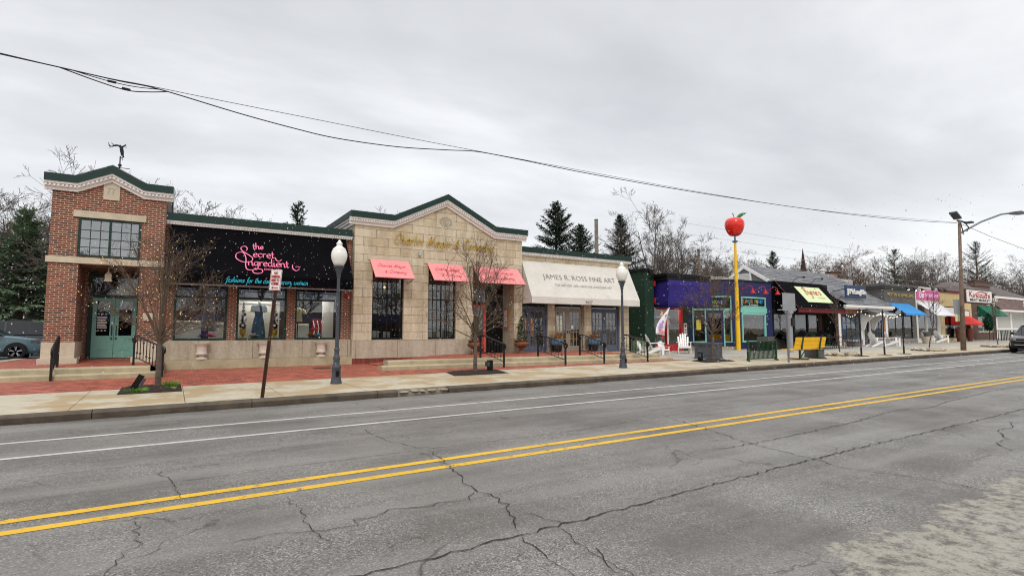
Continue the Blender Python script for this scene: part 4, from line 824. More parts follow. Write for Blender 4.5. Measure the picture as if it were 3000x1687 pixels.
# ------------------------------------------------------------------ gallery with the pale awning
Q_=thing('gallery_building','limestone gallery front with a pale canvas awning and three pairs of glazed doors','building',(18,22.4,0)); y=22.4
xl,xr=14.42,21.6; HW=[(14.5,16.08,.5,3.1),(16.5,18.42,.5,3.1),(18.9,20.95,.5,3.1)]
mb=MB(); wall(mb,xl,xr,.45,5.4,y,HW,.35); mb.box(xr-.3,xr,y+.35,30,.3,5.4); mb.box(xl,xr-.3,29.7,30,.3,5.4); mb.build('wall',M['stone'],Q_)
p2=[(14.45,5.74),(21.72,5.74)]
g=MB(); band(g,p2,0,.26,y-.2,y+.1); g.box(21.48,21.72,y+.1,29,5.48,5.74); g.build('fascia',M['green'],Q_); w=MB(); band(w,p2,.265,.33,y-.16,y-.001); band(w,p2,.33,.41,y-.1,y-.001); dentils(w,p2,.335,.395,y-.14,y-.1,.09); w.build('cornice',M['white_trim'],Q_)
MB().box(14.45,21.45,y+.1,29.7,5.25,5.38).build('roof_deck',M['roof_tar'],Q_)
aw=awning(Q_,14.47,21.55,y-.04,5.05,21.5,3.26,2.94,M['canvas']); Rv,Uv,L=slopeframe(y-.04,5.05,21.5,3.26); Q=lambda x,z:(x,21.5+(z-3.26)*.86/1.79-.012,z+.008)
text('JAMES R. ROSS FINE ART','lettering',M['ink'],aw,Q(17.85,4.17),Rv,Uv,width=4.75,height=.36,ext=.004,bold=-.018)
text('THE HISTORY AND HERITAGE of INDIANA ART','lettering',M['ink_pale'],aw,Q(17.95,3.82),Rv,Uv,width=3.75,height=.13,ext=.004,bold=-.012); text('5627','lettering',M['ink'],aw,(18,21.488,3.0),(1,0,0),(0,0,1),width=.46,height=.15)
mb=MB(); mb.box(14.47,21.55,21.5+.02,21.5+.05,2.915,2.94); mb.build('awning_frame',M['galv'],aw)
for i,(a,b,c,d) in enumerate(HW):
    col='slate' if i!=1 else 'taupe'; mb=MB(); z0=.575
    frame(mb,a,b,z0-.05,d,y+.2,.07,.1); mb.box(a+.07,b-.07,y+.1,y+.19,2.72,2.8); mb.build('door_frame',M['slate' if i!=1 else 'taupe'],Q_); pane('transom',Q_,a+.07,b-.07,2.8,d-.07,y+.17,'glass_dark')
    m_=(a+b)/2 if i else 14.98
    leaves=((a+.075,m_-.004),(m_+.004,b-.075))
    for j,(u,v) in enumerate(leaves):
        dm=MB(); frame(dm,u,v,z0,2.715,y+.19,.13 if v-u>.6 else .07,.05,bot=.28)
        k0=u+(.13 if v-u>.6 else .07); k1=v-(.13 if v-u>.6 else .07); nx=3 if v-u>.6 else 2
        for q_ in range(1,nx): x=lerp(k0,k1,q_/nx); dm.box(x-.014,x+.014,y+.15,y+.175,z0+.28,2.585)
        for q_ in range(1,5): z=lerp(z0+.28,2.585,q_/5); dm.box(k0,k1,y+.152,y+.177,z-.014,z+.014)
        dr=dm.build('door',M[col],Q_); pane('pane',dr,k0-.01,k1+.01,z0+.27,2.6,y+.168,'glass'); hx=v-.06 if j==0 else u+.06
        h=MB(); h.ball((hx,y+.1,1.55),.024,8,6); h.box(hx-.018,hx+.018,y+.12,y+.139,1.5,1.62); h.build('handle',M['rust'],dr)
room(Q_,14.5,21.2,.5,3.2,y+.36,27,'room')
mb=MB(); mb.box(14.8,15.3,26,26.05,1.2,2.2)
tag(mb.build('painting',M['straw'],None),'warm toned framed picture inside the left pair of gallery doors','painting')
tag(MB().box(17.0,17.9,26.4,26.45,1.3,2.4).build('painting',M['amber_wood'],None),'warm toned framed picture behind the beige gallery doors','painting'); tag(MB().box(19.2,19.7,26,26.05,1.5,2.5).build('painting',M['backdrop'],None),'pale picture inside the right pair of gallery doors','painting')
tag(MB().box(17.66,17.8,22.545,22.55,1.72,1.9).build('notice',M['sign_white'],None),'small white notice taped to the beige gallery door','notice')
# ------------------------------------------------------------------ green walled toy shop with the purple awning
V=thing('toy_shop','low green walled shop with a draped purple awning and red window frames','building',(26.2,23.6,0)); y=23.6
mb=MB(); mb.box(23.78,24.06,23.3,33,.2,5.2); mb.box(24.06,24.55,23.3,23.6,.2,4.9); mb.box(24.06,30.4,32.7,33,.3,4.9); mb.box(30.1,30.4,25.2,32.7,.3,4.95); mb.build('wall',M['forest'],V)
mb=MB(); mb.box(23.7,24.14,23.2,33,5.2,5.34); mb.box(24.14,24.5,23.22,23.34,4.75,5.3); mb.build('coping',M['black'],V)
mb=MB(); mb.box(24.75,28.5,22.42,24.4,4.62,4.86); mb.box(24.65,28.6,22.36,24.4,4.86,5.03); mb.box(24.55,30.1,24.4,32.6,4.7,4.9); mb.build('parapet',M['black'],V)
mb=MB(); wall(mb,24.56,27.4,.37,3.3,y,[(24.72,25.95,.8,3.0),(26.03,27.22,.8,3.0)],.2); mb.build('window_frame',M['red'],V)
for a,b in ((24.72,25.95),(26.03,27.22)): pane('pane',V,a,b,.8,3.,y+.08,'glass'); MB().box(a,b,y+.02,y+.06,2.86,2.9).build('transom_bar',M['off_white'],V)
mb=MB(); mb.box(25.93,26.05,y-.03,y-.001,.8,3.); mb.build('mullion',M['off_white'],V)
mb=MB(); mb.box(27.41,28.05,y+.1,y+.3,.3,4.7); mb.box(24.56,28.0,y+.2,y+.4,3.3,4.65); mb.build('pier',M['forest'],V)
room(V,24.6,27.35,.4,3.2,y+.21,26.5,'room_dark')
for zz in (1.05,1.55,2.05,2.5): MB().box(26.1,27.1,24.4,24.6,zz,zz+.03).build('shelf',M['off_white'],V)
k=0
toys=[(24.85,1.0,'sphere'),(25.1,.98,'box'),(25.4,1.02,'box'),(25.7,1.,'sphere'),(24.95,1.6,'sphere'),(24.9,2.35,'sphere'),(25.5,1.65,'box'),(26.2,1.14,'box'),(26.45,1.14,'sphere'),(26.75,1.14,'box'),(27.,1.14,'sphere'),(26.25,1.66,'sphere'),(26.55,1.66,'box'),(26.9,1.66,'sphere'),(26.3,2.16,'box'),(26.65,2.16,'sphere'),(26.95,2.16,'box'),(26.4,2.62,'sphere'),(26.8,2.62,'box'),(25.25,2.4,'box')]
cn=['red','orange','green','blue','yellow','white','lilac','brown']
shelfn={1.14:'lowest shelf',1.66:'second shelf',2.16:'third shelf',2.62:'top shelf'}
for x,z,kd in toys:
    mb=MB(); yy=24.45 if x>26 else 23.95+.1*(k%3)
    if kd=='sphere': mb.ball((x,yy,z+.0),.1,10,7,1.05); mb.ball((x,yy-.02,z+.15),.065,8,6); mb.ball((x-.05,yy-.02,z+.2),.025,6,4); mb.ball((x+.05,yy-.02,z+.2),.025,6,4)
    else: mb.box(x-.1,x+.1,yy-.06,yy+.06,z-.09,z+.15); mb.box(x-.085,x+.085,yy-.065,yy-.0605,z-.03,z+.08)
    side=['far left','left','middle','right','far right'][min(4,max(0,int((x-(26.1 if x>26 else 24.75))/.22)))]
    o=tag(mb.build('toy' if kd=='sphere' else 'toy_box',M['toy%d'%(k%8)],None,smooth=(kd=='sphere'),org=(x,yy,z-.1)),'small %s %s %s, %s behind the %s toy shop pane'%(cn[k%8],'plush toy' if kd=='sphere' else 'toy carton','on the '+shelfn[z] if x>26 else ('hung high' if z>2 else ('at mid height' if z>1.3 else 'at the sill')),side,'right' if x>26 else 'left'),'toy','toys in the shop window'); k+=1
# purple cloth awning wrapping the corner, with a scalloped hem
def drape(name,parent):
    mb=MB(); rg=random.Random(3); P=[(25.0,24.3),(24.83,22.35),(28.4,22.35)]; n0,n1=14,44; cols=[]
    for i in range(n0+n1+1):
        if i<=n0: t=i/n0; x,yy=lerp(P[0][0],P[1][0],t),lerp(P[0][1],P[1][1],t); nx,ny=-1,0; e=abs(t-1)
        else: t=(i-n0)/n1; x,yy=lerp(P[1][0],P[2][0],t),22.35; nx,ny=0,-1; e=t*2
        w=.018*math.sin(i*2.3)+.02*math.sin(i*.9+1)+.012*rg.uniform(-1,1)
        col=[]
        for z,o in ((4.62,0),(4.3,.03),(3.9,.07),(3.5,.12),(3.3,.15),(3.26,.14),(3.06-.045*abs(math.sin(i*.8)),.13)):
            k=w*(1.2 if z<4.6 else .2); pinch=-.12*math.exp(-(e*3)**2)*(1 if z<4.2 else 0)
            col.append((x+nx*(o+k+pinch*.5),yy+ny*(o+k+pinch*.5),z+(pinch*.5 if z<3.4 else 0)))
        cols.append(col)
    m=len(cols[0]); mb.v=[p for c in cols for p in c]
    for i in range(len(cols)-1):
        for j in range(m-1): mb.f.append((i*m+j,(i+1)*m+j,(i+1)*m+j+1,i*m+j+1)); mb.m.append(0)
    o=mb.build(name,M['purple'],parent,smooth=True,fix=False); s=o.modifiers.new('cloth','SOLIDIFY'); s.thickness=.01; return o
drape('awning',V); MB().tube([(24.5,23.7,3.25),(25.0,22.5,3.25),(28.3,22.5,3.25)],.02,6).build('awning_frame',M['galv'],V)
tag(MB().box(27.55,27.85,23.68,23.698,1.35,2.1).build('parking_notice',M['sign_white'],None),'small white notice with green marks on the pier left of the turquoise door frame','notice'); tag(MB().box(27.62,27.78,23.67,23.679,1.85,2.03).build('parking_notice_mark',M['fence_green'],bpy.data.objects['parking_notice'],fix=False))
text('FREE','lettering',M['fence_green'],bpy.data.objects['parking_notice'],(27.7,23.67,1.65),(1,0,0),(0,0,1),width=.2,height=.07); text('PARKING','lettering',M['fence_green'],bpy.data.objects['parking_notice'],(27.7,23.67,1.5),(1,0,0),(0,0,1),width=.22,height=.06)
for z in (3.35,4.35): lt=thing('wall_lamp','red wall fixture %s on the corner of the green shop'%('low' if z<4 else 'high'),'wall lamp',(24.6,23.5,z),'red wall fixtures'); MB().box(24.5,24.6,23.2,23.29,z-.05,z+.25).build('shade',M['red'],lt)
# open flag
F=thing('open_flag','white feather flag with a lilac figure and red lettering by the red framed window','flag',(23.6,22.1,.4))
MB().tube([(23.75,22.4,.36),(23.7,22.3,1.5),(24.0,22.12,2.6),(24.42,22.05,2.98)],.014,5).build('pole',M['galv'],F)
mb=MB(); L=[];n=12
for i in range(n+1):
    t=i/n; z=lerp(1.45,2.95,t); xl_=lerp(23.3,24.38,t**1.6); xr_=lerp(23.98,24.42,t**1.1); s=.05*math.sin(t*5)
    for u in (0,.25,.5,.75,1): L.append((lerp(xl_,xr_,u),22.02+s+.03*math.sin(u*5+t*3),z-(.09*u if i==0 else .09*u*(1-t))))
mb.v=L
for i in range(n):
    for j in range(4): mb.f.append((i*5+j,i*5+j+1,i*5+6+j,i*5+5+j)); mb.m.append(0)
fl=mb.build('cloth',M['flag_white'],F,smooth=2,fix=False); sd=fl.modifiers.new('t','SOLIDIFY'); sd.thickness=.006
text('PEN','lettering',M['flag_red'],fl,(23.7,21.95,1.47),(1,0,-.13),(0,0,1),width=.5,height=.2,bold=.02); text('O','lettering',M['black'],fl,(24.03,21.95,2.42),(1,0,.0),(.3,0,1),width=.1,height=.17,bold=.02)
mb=MB()
for (u,v,r_) in ((23.62,1.86,.12),(23.72,1.98,.1),(23.82,2.12,.09),(23.78,1.84,.07),(23.58,2.0,.07)): mb.lathe([(1e-5,0),(r_,0)],(u,21.955-.001*r_*100*0,v),14,Matrix.Rotation(R(90),3,'X'))
for i,p in enumerate(list(mb.v)): mb.v[i]=(p[0],p[1]-.0006*(i//28),p[2])
mb.build('picture',M['lilac'],fl,fix=False)
# ------------------------------------------------------------------ navy boutique with the cut corner entrance
N_=thing('navy_boutique','navy painted brick shop with turquoise window frames and an angled corner entrance','building',(31.7,22.9,0))
cx,cy=31.7,22.9; ux,uy=-.736,.677     # the entrance wall runs back to the left from the corner
def dg(s,off=0): return (cx+ux*s+uy*off*-1*0,cy+uy*s)   # s metres back along the angled wall
nxo,nyo=-.677,-.736                                    # outward normal of the angled wall
def dq(mb,s0,s1,z0,z1,o0,o1):
    a,b=dg(s0),dg(s1); v=[]
    for z in (z0,z1):
        for p,o in ((a,o0),(b,o0),(b,o1),(a,o1)): v.append((p[0]+nxo*o,p[1]+nyo*o,z))
    mb.add(v,[(3,2,1,0),(4,5,6,7),(0,1,5,4),(1,2,6,5),(2,3,7,6),(3,0,4,7)])
y=22.9
mb=MB(); wall(mb,cx,35.75,.4,4.95,y,[(32.3,34.95,.85,2.83),(32.3,34.98,3.2,3.92)],.3); mb.box(35.45,35.75,y+.3,33,.4,4.95); mb.box(30.4,35.45,32.7,33,.4,4.95)
dq(mb,0,.25,.6,4.95,-.3,0); dq(mb,.25,3.1,3.95,4.95,-.3,0); dq(mb,2.75,3.1,.6,3.95,-.3,0); dq(mb,.25,.75,.6,.86,-.3,0); dq(mb,1.95,2.75,.6,.86,-.3,0)
mb.build('wall',M['navy'],N_)
mb=MB(); mb.box(cx-.02,35.8,y-.05,y+.35,4.952,5.04); dq(mb,.0,3.1,4.952,5.04,-.35,.05); mb.build('coping',M['black'],N_)
MB().box(30.5,35.45,26,32.6,4.75,4.9).build('roof_deck',M['roof_tar'],N_)
mb=MB(); frame(mb,32.3,34.98,3.2,3.92,y+.05,.1,.1); frame(mb,32.3,34.95,.85,2.83,y+.05,.12,.1); mb.box(32.2,35.08,y-.06,y-.001,2.84,3.19); mb.build('window_frame',M['aqua'],N_)
sb=MB().box(32.4,34.88,y-.0,y+.03,3.3,3.82).build('sign_panel',M['black'],N_); pane('pane',N_,32.42,34.83,.97,2.71,y+.02,'glass'); room(N_,32.,35.3,.5,3.1,y+.31,27,'room')
def money(P0,Rv,w,parent):
    cols=['toy0','toy1','cyan','toy2','neon_pink','flag_white','toy2','toy4','petal_lilac','cyan','toy3']; s='LUNCH MONEY'; ad=w/11
    for i,ch in enumerate(s):
        if ch!=' ': text(ch,'lettering',M[cols[i]],parent,Vector(P0)+Vector(Rv)*(ad*(i+.5)),Rv,(0,0,1),width=ad*.82,height=.25,bold=.03)
money((32.5,y-.004,3.5),(1,0,0),2.3,sb); text('BOUTIQUE','lettering',M['sign_white'],sb,(33.64,y-.004,3.34),(1,0,0),(0,0,1),width=.95,height=.1,bold=.02)
mb=MB(); dq(mb,.25,.33,.86,3.0,-.1,.04); dq(mb,.7,.78,.6,3.0,-.1,.04); dq(mb,1.88,1.96,.6,3.0,-.1,.04); dq(mb,2.67,2.75,.86,3.0,-.1,.04); dq(mb,.25,2.75,3.0,3.12,-.1,.06); dq(mb,.25,2.75,3.85,3.95,-.1,.04); dq(mb,.25,.33,3.12,3.85,-.1,.04); dq(mb,2.67,2.75,3.12,3.85,-.1,.04); dq(mb,.33,.7,.86,.93,-.1,.03); dq(mb,1.96,2.67,.86,.93,-.1,.03); mb.build('door_frame',M['aqua'],N_)
mb=MB(); dq(mb,.33,2.67,3.12,3.85,-.06,-.03); sb2=mb.build('sign_panel',M['black'],N_); Rd=(-ux,-uy,0); p=dg(2.55); money((p[0]+nxo*-.02,p[1]+nyo*-.02,3.42),Rd,2.0,sb2); p=dg(1.5); text('BOUTIQUE','lettering',M['sign_white'],sb2,(p[0]+nxo*-.02,p[1]+nyo*-.02,3.24),Rd,(0,0,1),width=.85,height=.1,bold=.02)
mb=MB(); dq(mb,.79,.93,.62,2.99,-.06,0); dq(mb,1.73,1.87,.62,2.99,-.06,0); dq(mb,.93,1.73,.62,1.0,-.06,0); dq(mb,.93,1.73,2.8,2.99,-.06,0); dr=mb.build('door',M['navy_door'],N_); mb=MB(); dq(mb,.93,1.73,1.,2.8,-.035,-.03); mb.build('pane',M['glass_dark'],dr)
mb=MB(); dq(mb,.33,.7,.93,3.0,-.05,-.045); mb.build('pane',M['glass'],N_)
mb=MB(); dq(mb,1.96,2.67,.93,3.0,-.05,-.045); mb.build('pane',M['glass'],N_)
mb=MB(); dq(mb,.3,2.7,.5,3.1,-2.3,-2.28); dq(mb,.3,.32,.5,3.1,-2.3,-.3); dq(mb,2.68,2.7,.5,3.1,-2.3,-.3); mb.build('interior',M['room_dark'],N_)
mb=MB(); dq(mb,2.2,2.5,1.7,2.35,-.04,-.036); tag(mb.build('poster',M['toy4'],None),'small yellow poster in the turquoise sidelight left of the navy door','poster')
mb=MB(); dq(mb,-.1,3.0,.25,.6,-.35,.55); struct('step',mb,M['step'])
def barn_lamp(p,d,label):
    t=thing('barn_lamp',label,'wall lamp',p,'red gooseneck lamps on the navy wall'); X=Vector(p); d=Vector(d); z=Vector((0,0,1))
    MB().tube([X,X+d*.15+z*.03,X+d*.3+z*.18,X+d*.5+z*.22,X+d*.62+z*.12,X+d*.64+z*.0],.022,6).build('arm',M['red'],t,smooth=True); c=X+d*.64
    MB().lathe([(.03,.02),(.05,-.03),(.09,-.12),(.2,-.3),(.19,-.3),(.08,-.12),(1e-5,-.05)],c,14).build('shade',M['red'],t,smooth=True); MB().lathe([(.06,0),(.06,.03)],X,10,Matrix.Rotation(R(90),3,'X')).build('wall_plate',M['red'],t)
for i,x in enumerate((32.5,33.9,35.3)): barn_lamp((x,22.9,4.42),(.42,-.9,0),['red gooseneck lamp left of three over the navy shop window','red gooseneck lamp in the middle of three over the navy shop window','red gooseneck lamp at the right end of the navy wall'][i])
p=dg(1.7); barn_lamp((p[0],p[1],4.42),(nxo,nyo,0),'red gooseneck lamp over the angled entrance beside the purple awning')
# rooftop units
for x,yy,w,d,h,lb in ((33.5,27,1.6,1.4,.75,'pale sheet metal duct box on the navy shop roof, left of the yellow pole'),(36.2,27.5,1.9,1.4,.85,'pale rooftop unit just right of the yellow pole')):
    t=thing('rooftop_unit',lb,'rooftop unit',(x,yy,4.9)); MB().box(x-w/2,x+w/2,yy-d/2,yy+d/2,4.9,4.9+h).build('casing',M['shop_white'],t); mb=MB()
    for i in range(6): mb.box(x-w/2+.1,x+w/2-.1,yy-d/2-.02,yy-d/2-.001,5.0+i*.1,5.05+i*.1)
    mb.build('grille',M['box_grey'],t)
# ------------------------------------------------------------------ apple on a pencil coloured pole
A_=thing('apple_sign','huge red apple on a yellow pencil coloured pole in front of the navy shop','sign',(31.05,22.3,.36)); X,Y=31.05,22.3
mb=MB(); mb.lathe([(.15,.36),(.145,1.6),(.125,3.6),(.1,5.6),(.08,7.1),(.075,7.35)],(X,Y,0),8); mb.build('pole',M['pencil'],A_); mb=MB()
for i in range(30): z=.5+i*.12; w=.05 if i%4 else .1; mb.box(X+.02,X+.02+w,Y-.16+.009*z-.01,Y-.1,z,z+.012)
mb.build('tick_mark',M['rust'],A_); MB().lathe([(.08,7.35),(.17,7.42),(.2,7.46),(.07,7.5),(.045,7.75),(.04,7.85)],(X,Y,0),16).build('collar',M['planter_blue'],A_,smooth=True)
pr=[(1e-5,7.87),(.1,7.82),(.24,7.81),(.36,7.88),(.48,8.06),(.57,8.28),(.615,8.5),(.6,8.7),(.52,8.86),(.38,8.96),(.24,8.985),(.12,8.95),(1e-5,8.9)]
mb=MB(); mb.lathe(pr,(X,Y,0),36); mb.v=[(x+(x-X)*.025*math.cos(5*math.atan2(yy-Y,x-X)),yy,z) for x,yy,z in mb.v]; mb.build('apple',M['apple_red'],A_,smooth=2)
MB().tube([(X,Y,8.88),(X-.03,Y,9.05),(X-.1,Y,9.2),(X-.17,Y,9.28)],[.025,.022,.024,.036],6).build('stalk',M['bark'],A_)
mb=MB(); nn=8; a=Vector((X+.15,Y,8.98)); b=Vector((X+1.1,Y-.1,9.42))
for i in range(nn+1):
    t=i/nn; p=a.lerp(b,t); w=.1*math.sin(math.pi*t**.8); mb.v+=[(p.x-w*.35,p.y,p.z+w+.05*math.sin(3.1*t)),(p.x,p.y-.06,p.z+.05*math.sin(3.1*t)),(p.x+w*.35,p.y,p.z-w+.05*math.sin(3.1*t))]
for i in range(nn):
    for j in range(2): mb.f.append((3*i+j,3*i+3+j,3*i+4+j,3*i+1+j)); mb.m.append(0)
lf=mb.build('leaf',M['leaf_green'],A_,fix=False); s=lf.modifiers.new('t','SOLIDIFY'); s.thickness=.02
# ------------------------------------------------------------------ shops further along the street
# --- restaurant with the big black awning
Y_=thing('restaurant_building','black fronted restaurant under a deep black awning with a pale green sign','building',(39.5,22.9,0)); y=22.9
mb=MB(); wall(mb,35.8,43.0,.4,5.15,y,[(35.95,38.3,1.5,2.85),(38.5,40.1,1.5,2.85),(40.25,41.55,1.5,2.85),(41.7,42.85,1.5,2.85)],.3); mb.build('wall',M['black'],Y_)
for i,(a,b) in enumerate(((35.95,38.3),(38.5,40.1),(40.25,41.55),(41.7,42.85))): window(Y_,a,b,1.5,2.85,y+.1,'black',.05,glass='glass')
room(Y_,35.9,42.95,.9,3.0,y+.31,27.5,'room'); 
for i,(x,w) in enumerate(((36.6,.5),(38.4,.4),(39.3,.5),(41,.4))): tag(MB().box(x-w,x+w,23.6,23.68,1.35,1.78).build('bench_back',M['amber_wood'],None),'yellow wood seat back inside the restaurant window, %s from the left'%['first','second','third','fourth'][i],'seat back','wooden seat backs in the restaurant')
h=MB(); 
for i in range(900):
    x=rnd.uniform(35.9,42.9); z=rnd.uniform(.5,1.42); yy=22.86-rnd.uniform(.0,.14); d=Vector((rnd.uniform(-1,1),rnd.uniform(-1,.2),rnd.uniform(-.5,1))).normalized()*.09; e=Vector((rnd.uniform(-1,1),rnd.uniform(-1,1),rnd.uniform(-1,1))).normalized()*.03; p=Vector((x,yy,z)); h.add([p-e,p+e,p+d],[(0,1,2)])
h.box(35.9,42.9,22.8,22.88,.45,1.4); tag(h.build('clipped_hedge',M['hedge'],None,fix=False),'dark green hedge panel below the restaurant windows','hedge')
aw=awning(Y_,36.1,42.1,y-.05,5.15,21.2,3.25,3.22,M['awn_black'],sides=False); 
for x in (36.1,42.1):
    s=MB().poly((x,21.2,3.25),(x,y-.05,5.15),(x,y-.05,2.9),(x,21.2,2.95)).build('awning_side',M['awn_black'],aw,fix=False); sd=s.modifiers.new('t','SOLIDIFY'); sd.thickness=.012
MB().box(36.12,42.08,21.22,21.26,2.88,3.2).build('valance',M['burgundy'],aw); mb=MB(); mb.tube([(36.1,21.15,3.18),(42.1,21.15,3.18)],.025,6); mb.tube([(36.08,21.15,3.18),(36.08,y-.02,5.2)],.03,6); mb.build('awning_frame',M['rust'],aw)
Rv,Uv,L=slopeframe(y-.05,5.15,21.2,3.25); Q=lambda x,t,o=.015:(x,lerp(21.2,y-.05,t)-o,lerp(3.25,5.15,t)+o)
mb=MB(); mb.poly(Q(37.9,.2),Q(41.15,.2),Q(41.15,.82),Q(37.9,.82)); sp=mb.build('sign_panel',M['cream_sign'],aw,fix=False)
st,Lw=word("Byrne's",track=.06); ribbons('lettering',M['script_red'],sp,st,Q(38.5,.5,.03),Rv,Uv,2.1/Lw,.36,.055,.25,contrast=.5); text('PIZZA','lettering',M['ochre'],sp,Q(40.2,.36,.03),Rv,Uv,width=.9,height=.13)
text('www.ByrnesPizza.com','lettering',M['sign_white'],aw,(36.07,22.0,3.05),(0,-1,0),(0,0,1),width=1.4,height=.16,bold=.02); text('257-9296','lettering',M['sign_white'],aw,(36.07,22.0,3.3),(0,-1,0),(0,0,1),width=.9,height=.15,bold=.02)
# spotlights above the awning
for i,x in enumerate((38.6,41.0)):
    t=thing('awning_spotlight','small black spotlight on an arm above the black awning, '+['left one','right one'][i],'spotlight',(x,22.9,5.2),'spotlights above the black awning'); MB().tube([(x,23.1,5.15),(x,22.6,5.55),(x,22.3,5.5)],.02,5).build('arm',M['iron'],t); MB().lathe([(.05,0),(.1,.12),(1e-5,.04)],(x,22.25,5.52),8,Matrix.Rotation(R(120),3,'X')).build('head',M['iron'],t)
# --- shingle roofed cottage shop
J=thing('cottage_shop','white trimmed cottage shop with a long grey shingle roof and blue window frames','building',(47,22,0)); yf=22.2
rx0,rx1=38.0,50.55; ridge=(26.6,6.75); eave=(21.55,3.62)
mb=MB(); mb.poly((rx0+.2,eave[0]+1.0,4.25),(rx1,eave[0],eave[1]),(rx1,*ridge),(rx0,*ridge)); 
mb=MB(); sl=lambda yy: eave[1]+(yy-eave[0])*(ridge[1]-eave[1])/(ridge[0]-eave[0])
n=16
for i in range(n):
    ya=lerp(eave[0],ridge[0],i/n); yb=lerp(eave[0],ridge[0],(i+1)/n); za,zb=sl(ya)+.03,sl(yb); xa=43.2 if yb<23.3 else rx0
    mb.poly((xa,ya,za),(rx1,ya,za),(rx1,yb,zb),(xa,yb,zb)); mb.poly((xa,ya,za-.03),(rx1,ya,za-.03),(rx1,ya,za),(xa,ya,za))
mb.poly((rx0,ridge[0],ridge[1]),(rx1,ridge[0],ridge[1]),(rx1,31.5,3.7),(rx0,31.5,3.7)); mb.build('roof',M['shingle'],J,fix=False)
mb=MB(); mb.prism([(23.3,3.0),(23.3,sl(23.3)-.05),(26.6,6.66),(30,4.6),(30,3.0)],38.1,38.3,'x'); mb.build('gable_wall',M['siding'],J)
mb=MB(); g0=sl(23.6); mb.prism([(23.4,sl(23.4)-.25),(23.4,sl(23.4)+.01),(26.6,6.78),(26.6,6.5)],37.98,38.09,'x'); mb.prism([(26.6,6.5),(26.6,6.78),(30,4.68),(30,4.4)],37.98,38.09,'x'); mb.box(38.0,38.095,26.0,26.12,4.9,6.35); mb.box(38.0,38.095,27.08,27.2,4.9,6.35); mb.build('bargeboard',M['white_trim'],J); MB().box(38.02,38.095,26.12,27.08,4.9,6.1).build('gable_vent',M['louvre'],J)
mb=MB(); wall(mb,43.1,50.6,.5,3.3,yf,[(43.5,46.3,.98,2.95),(46.75,47.6,.62,2.75),(47.8,49.75,.98,2.95)],.25); mb.build('wall',M['cedar'],J)
mb=MB(); 
for a,b in ((43.02,43.3),(46.3,46.55),(46.6,46.75),(47.6,47.8),(49.75,49.9),(50.3,50.62)): mb.box(a,b,yf-.05,yf-.002,.5,3.25)
mb.box(43.0,50.64,21.7,yf-.001,3.3,3.42); mb.box(43.0,50.64,21.55,21.75,3.42,3.6); mb.build('white_trim',M['white_trim'],J)
mb=MB(); 
for a,b in ((43.3,46.3),(47.8,50.3)): mb.box(a,b,yf-.12,yf-.003,.4,.97)
mb.build('stone_base',M['fieldstone'],J)
for a,b in ((43.5,46.3),(47.8,49.75)):
    window(J,a,b,.98,2.95,yf+.05,'marine',.1,mx=[lerp(a,b,k/4) for k in (1,2,3)],mz=(1.6,2.25),mw=.05)
d=MB(); frame(d,46.77,47.58,.62,2.73,yf+.06,.1,.05); dr=d.build('door',M['marine'],J); pane('pane',dr,46.85,47.5,.7,2.65,yf+.04,'glass_dark')
room(J,43.4,50.4,.5,3.2,yf+.26,26,'room_dark')
# door hood on curved brackets
hd=MB(); hd.poly((45.9,20.7,2.98),(48.6,20.7,2.98),(48.1,22.15,3.5),(46.2,22.15,3.5)); hd.poly((45.9,20.7,2.9),(48.6,20.7,2.9),(48.6,20.7,2.98),(45.9,20.7,2.98)); hd.poly((45.9,20.7,2.9),(45.9,20.7,2.98),(46.2,22.15,3.5),(46.2,22.15,3.2)); hd.poly((48.6,20.7,2.9),(48.6,20.7,2.98),(48.1,22.15,3.5),(48.1,22.15,3.2)); hd.poly((45.9,20.7,2.9),(48.6,20.7,2.9),(48.1,22.15,2.95),(46.2,22.15,2.95)); ho=hd.build('door_hood',M['shingle'],J,fix=False)
mb=MB(); mb.box(45.86,48.64,20.66,20.76,2.82,2.93)
for x in (46.35,48.0):
    mb.prism([(yf-.06,1.7),(yf-.06,2.9),(20.8,2.9),(20.85,2.78),(21.3,2.66),(21.75,2.3),(21.95,1.7)],x-.07,x+.07,'x')
mb.build('hood_bracket',M['white_trim'],ho)
# wall sign standing over the roof slope
sg=thing('roof_sign','navy board with white lettering standing on the grey shingle roof','sign',(45.3,22.2,4.3)); b=MB().box(43.9,47.0,22.0,22.08,4.2,5.15).build('board',M['marine'],sg); mb=MB(); mb.bar((44.3,22.08,4.9),(44.3,23.2,4.75),.05); mb.bar((46.6,22.08,4.9),(46.6,23.2,4.75),.05); mb.build('stay',M['iron'],sg)
text('J.McLaughlin','lettering',M['sign_white'],b,(45.45,21.99,4.5),(1,0,0),(0,0,1),width=2.8,height=.52,bold=.03,ext=.04)
# chimney and roof gear
t=thing('rooftop_vent','white cowled vent pipe on the grey shingle roof','vent',(50.2,27,6.2)); MB().lathe([(.42,6.1),(.42,6.45),(.3,6.6),(.2,6.65),(.2,7.0),(.32,7.05),(.3,7.15),(1e-5,7.22)],(50.0,27,0),14).build('cowl',M['off_white'],t,smooth=True)
t=thing('brick_chimney','small square brick chimney behind the white roof vent','chimney',(52.3,27.6,5)); MB().box(51.8,52.9,27.2,28.2,5,7.0).build('stack',M['brick'],t); MB().box(51.72,52.98,27.12,28.28,7.0,7.12).build('cap',M['rust'],t)
t=thing('rooftop_unit','pale green grey rooftop unit beside the shingle roof','rooftop unit',(52.0,26.3,5.3)); MB().box(50.9,53.2,26,27.1,5.3,6.3).build('casing',M['shop_white'],t); MB().box(52.4,53.1,25.96,25.99,5.45,6.2).build('grille',M['box_grey'],t)
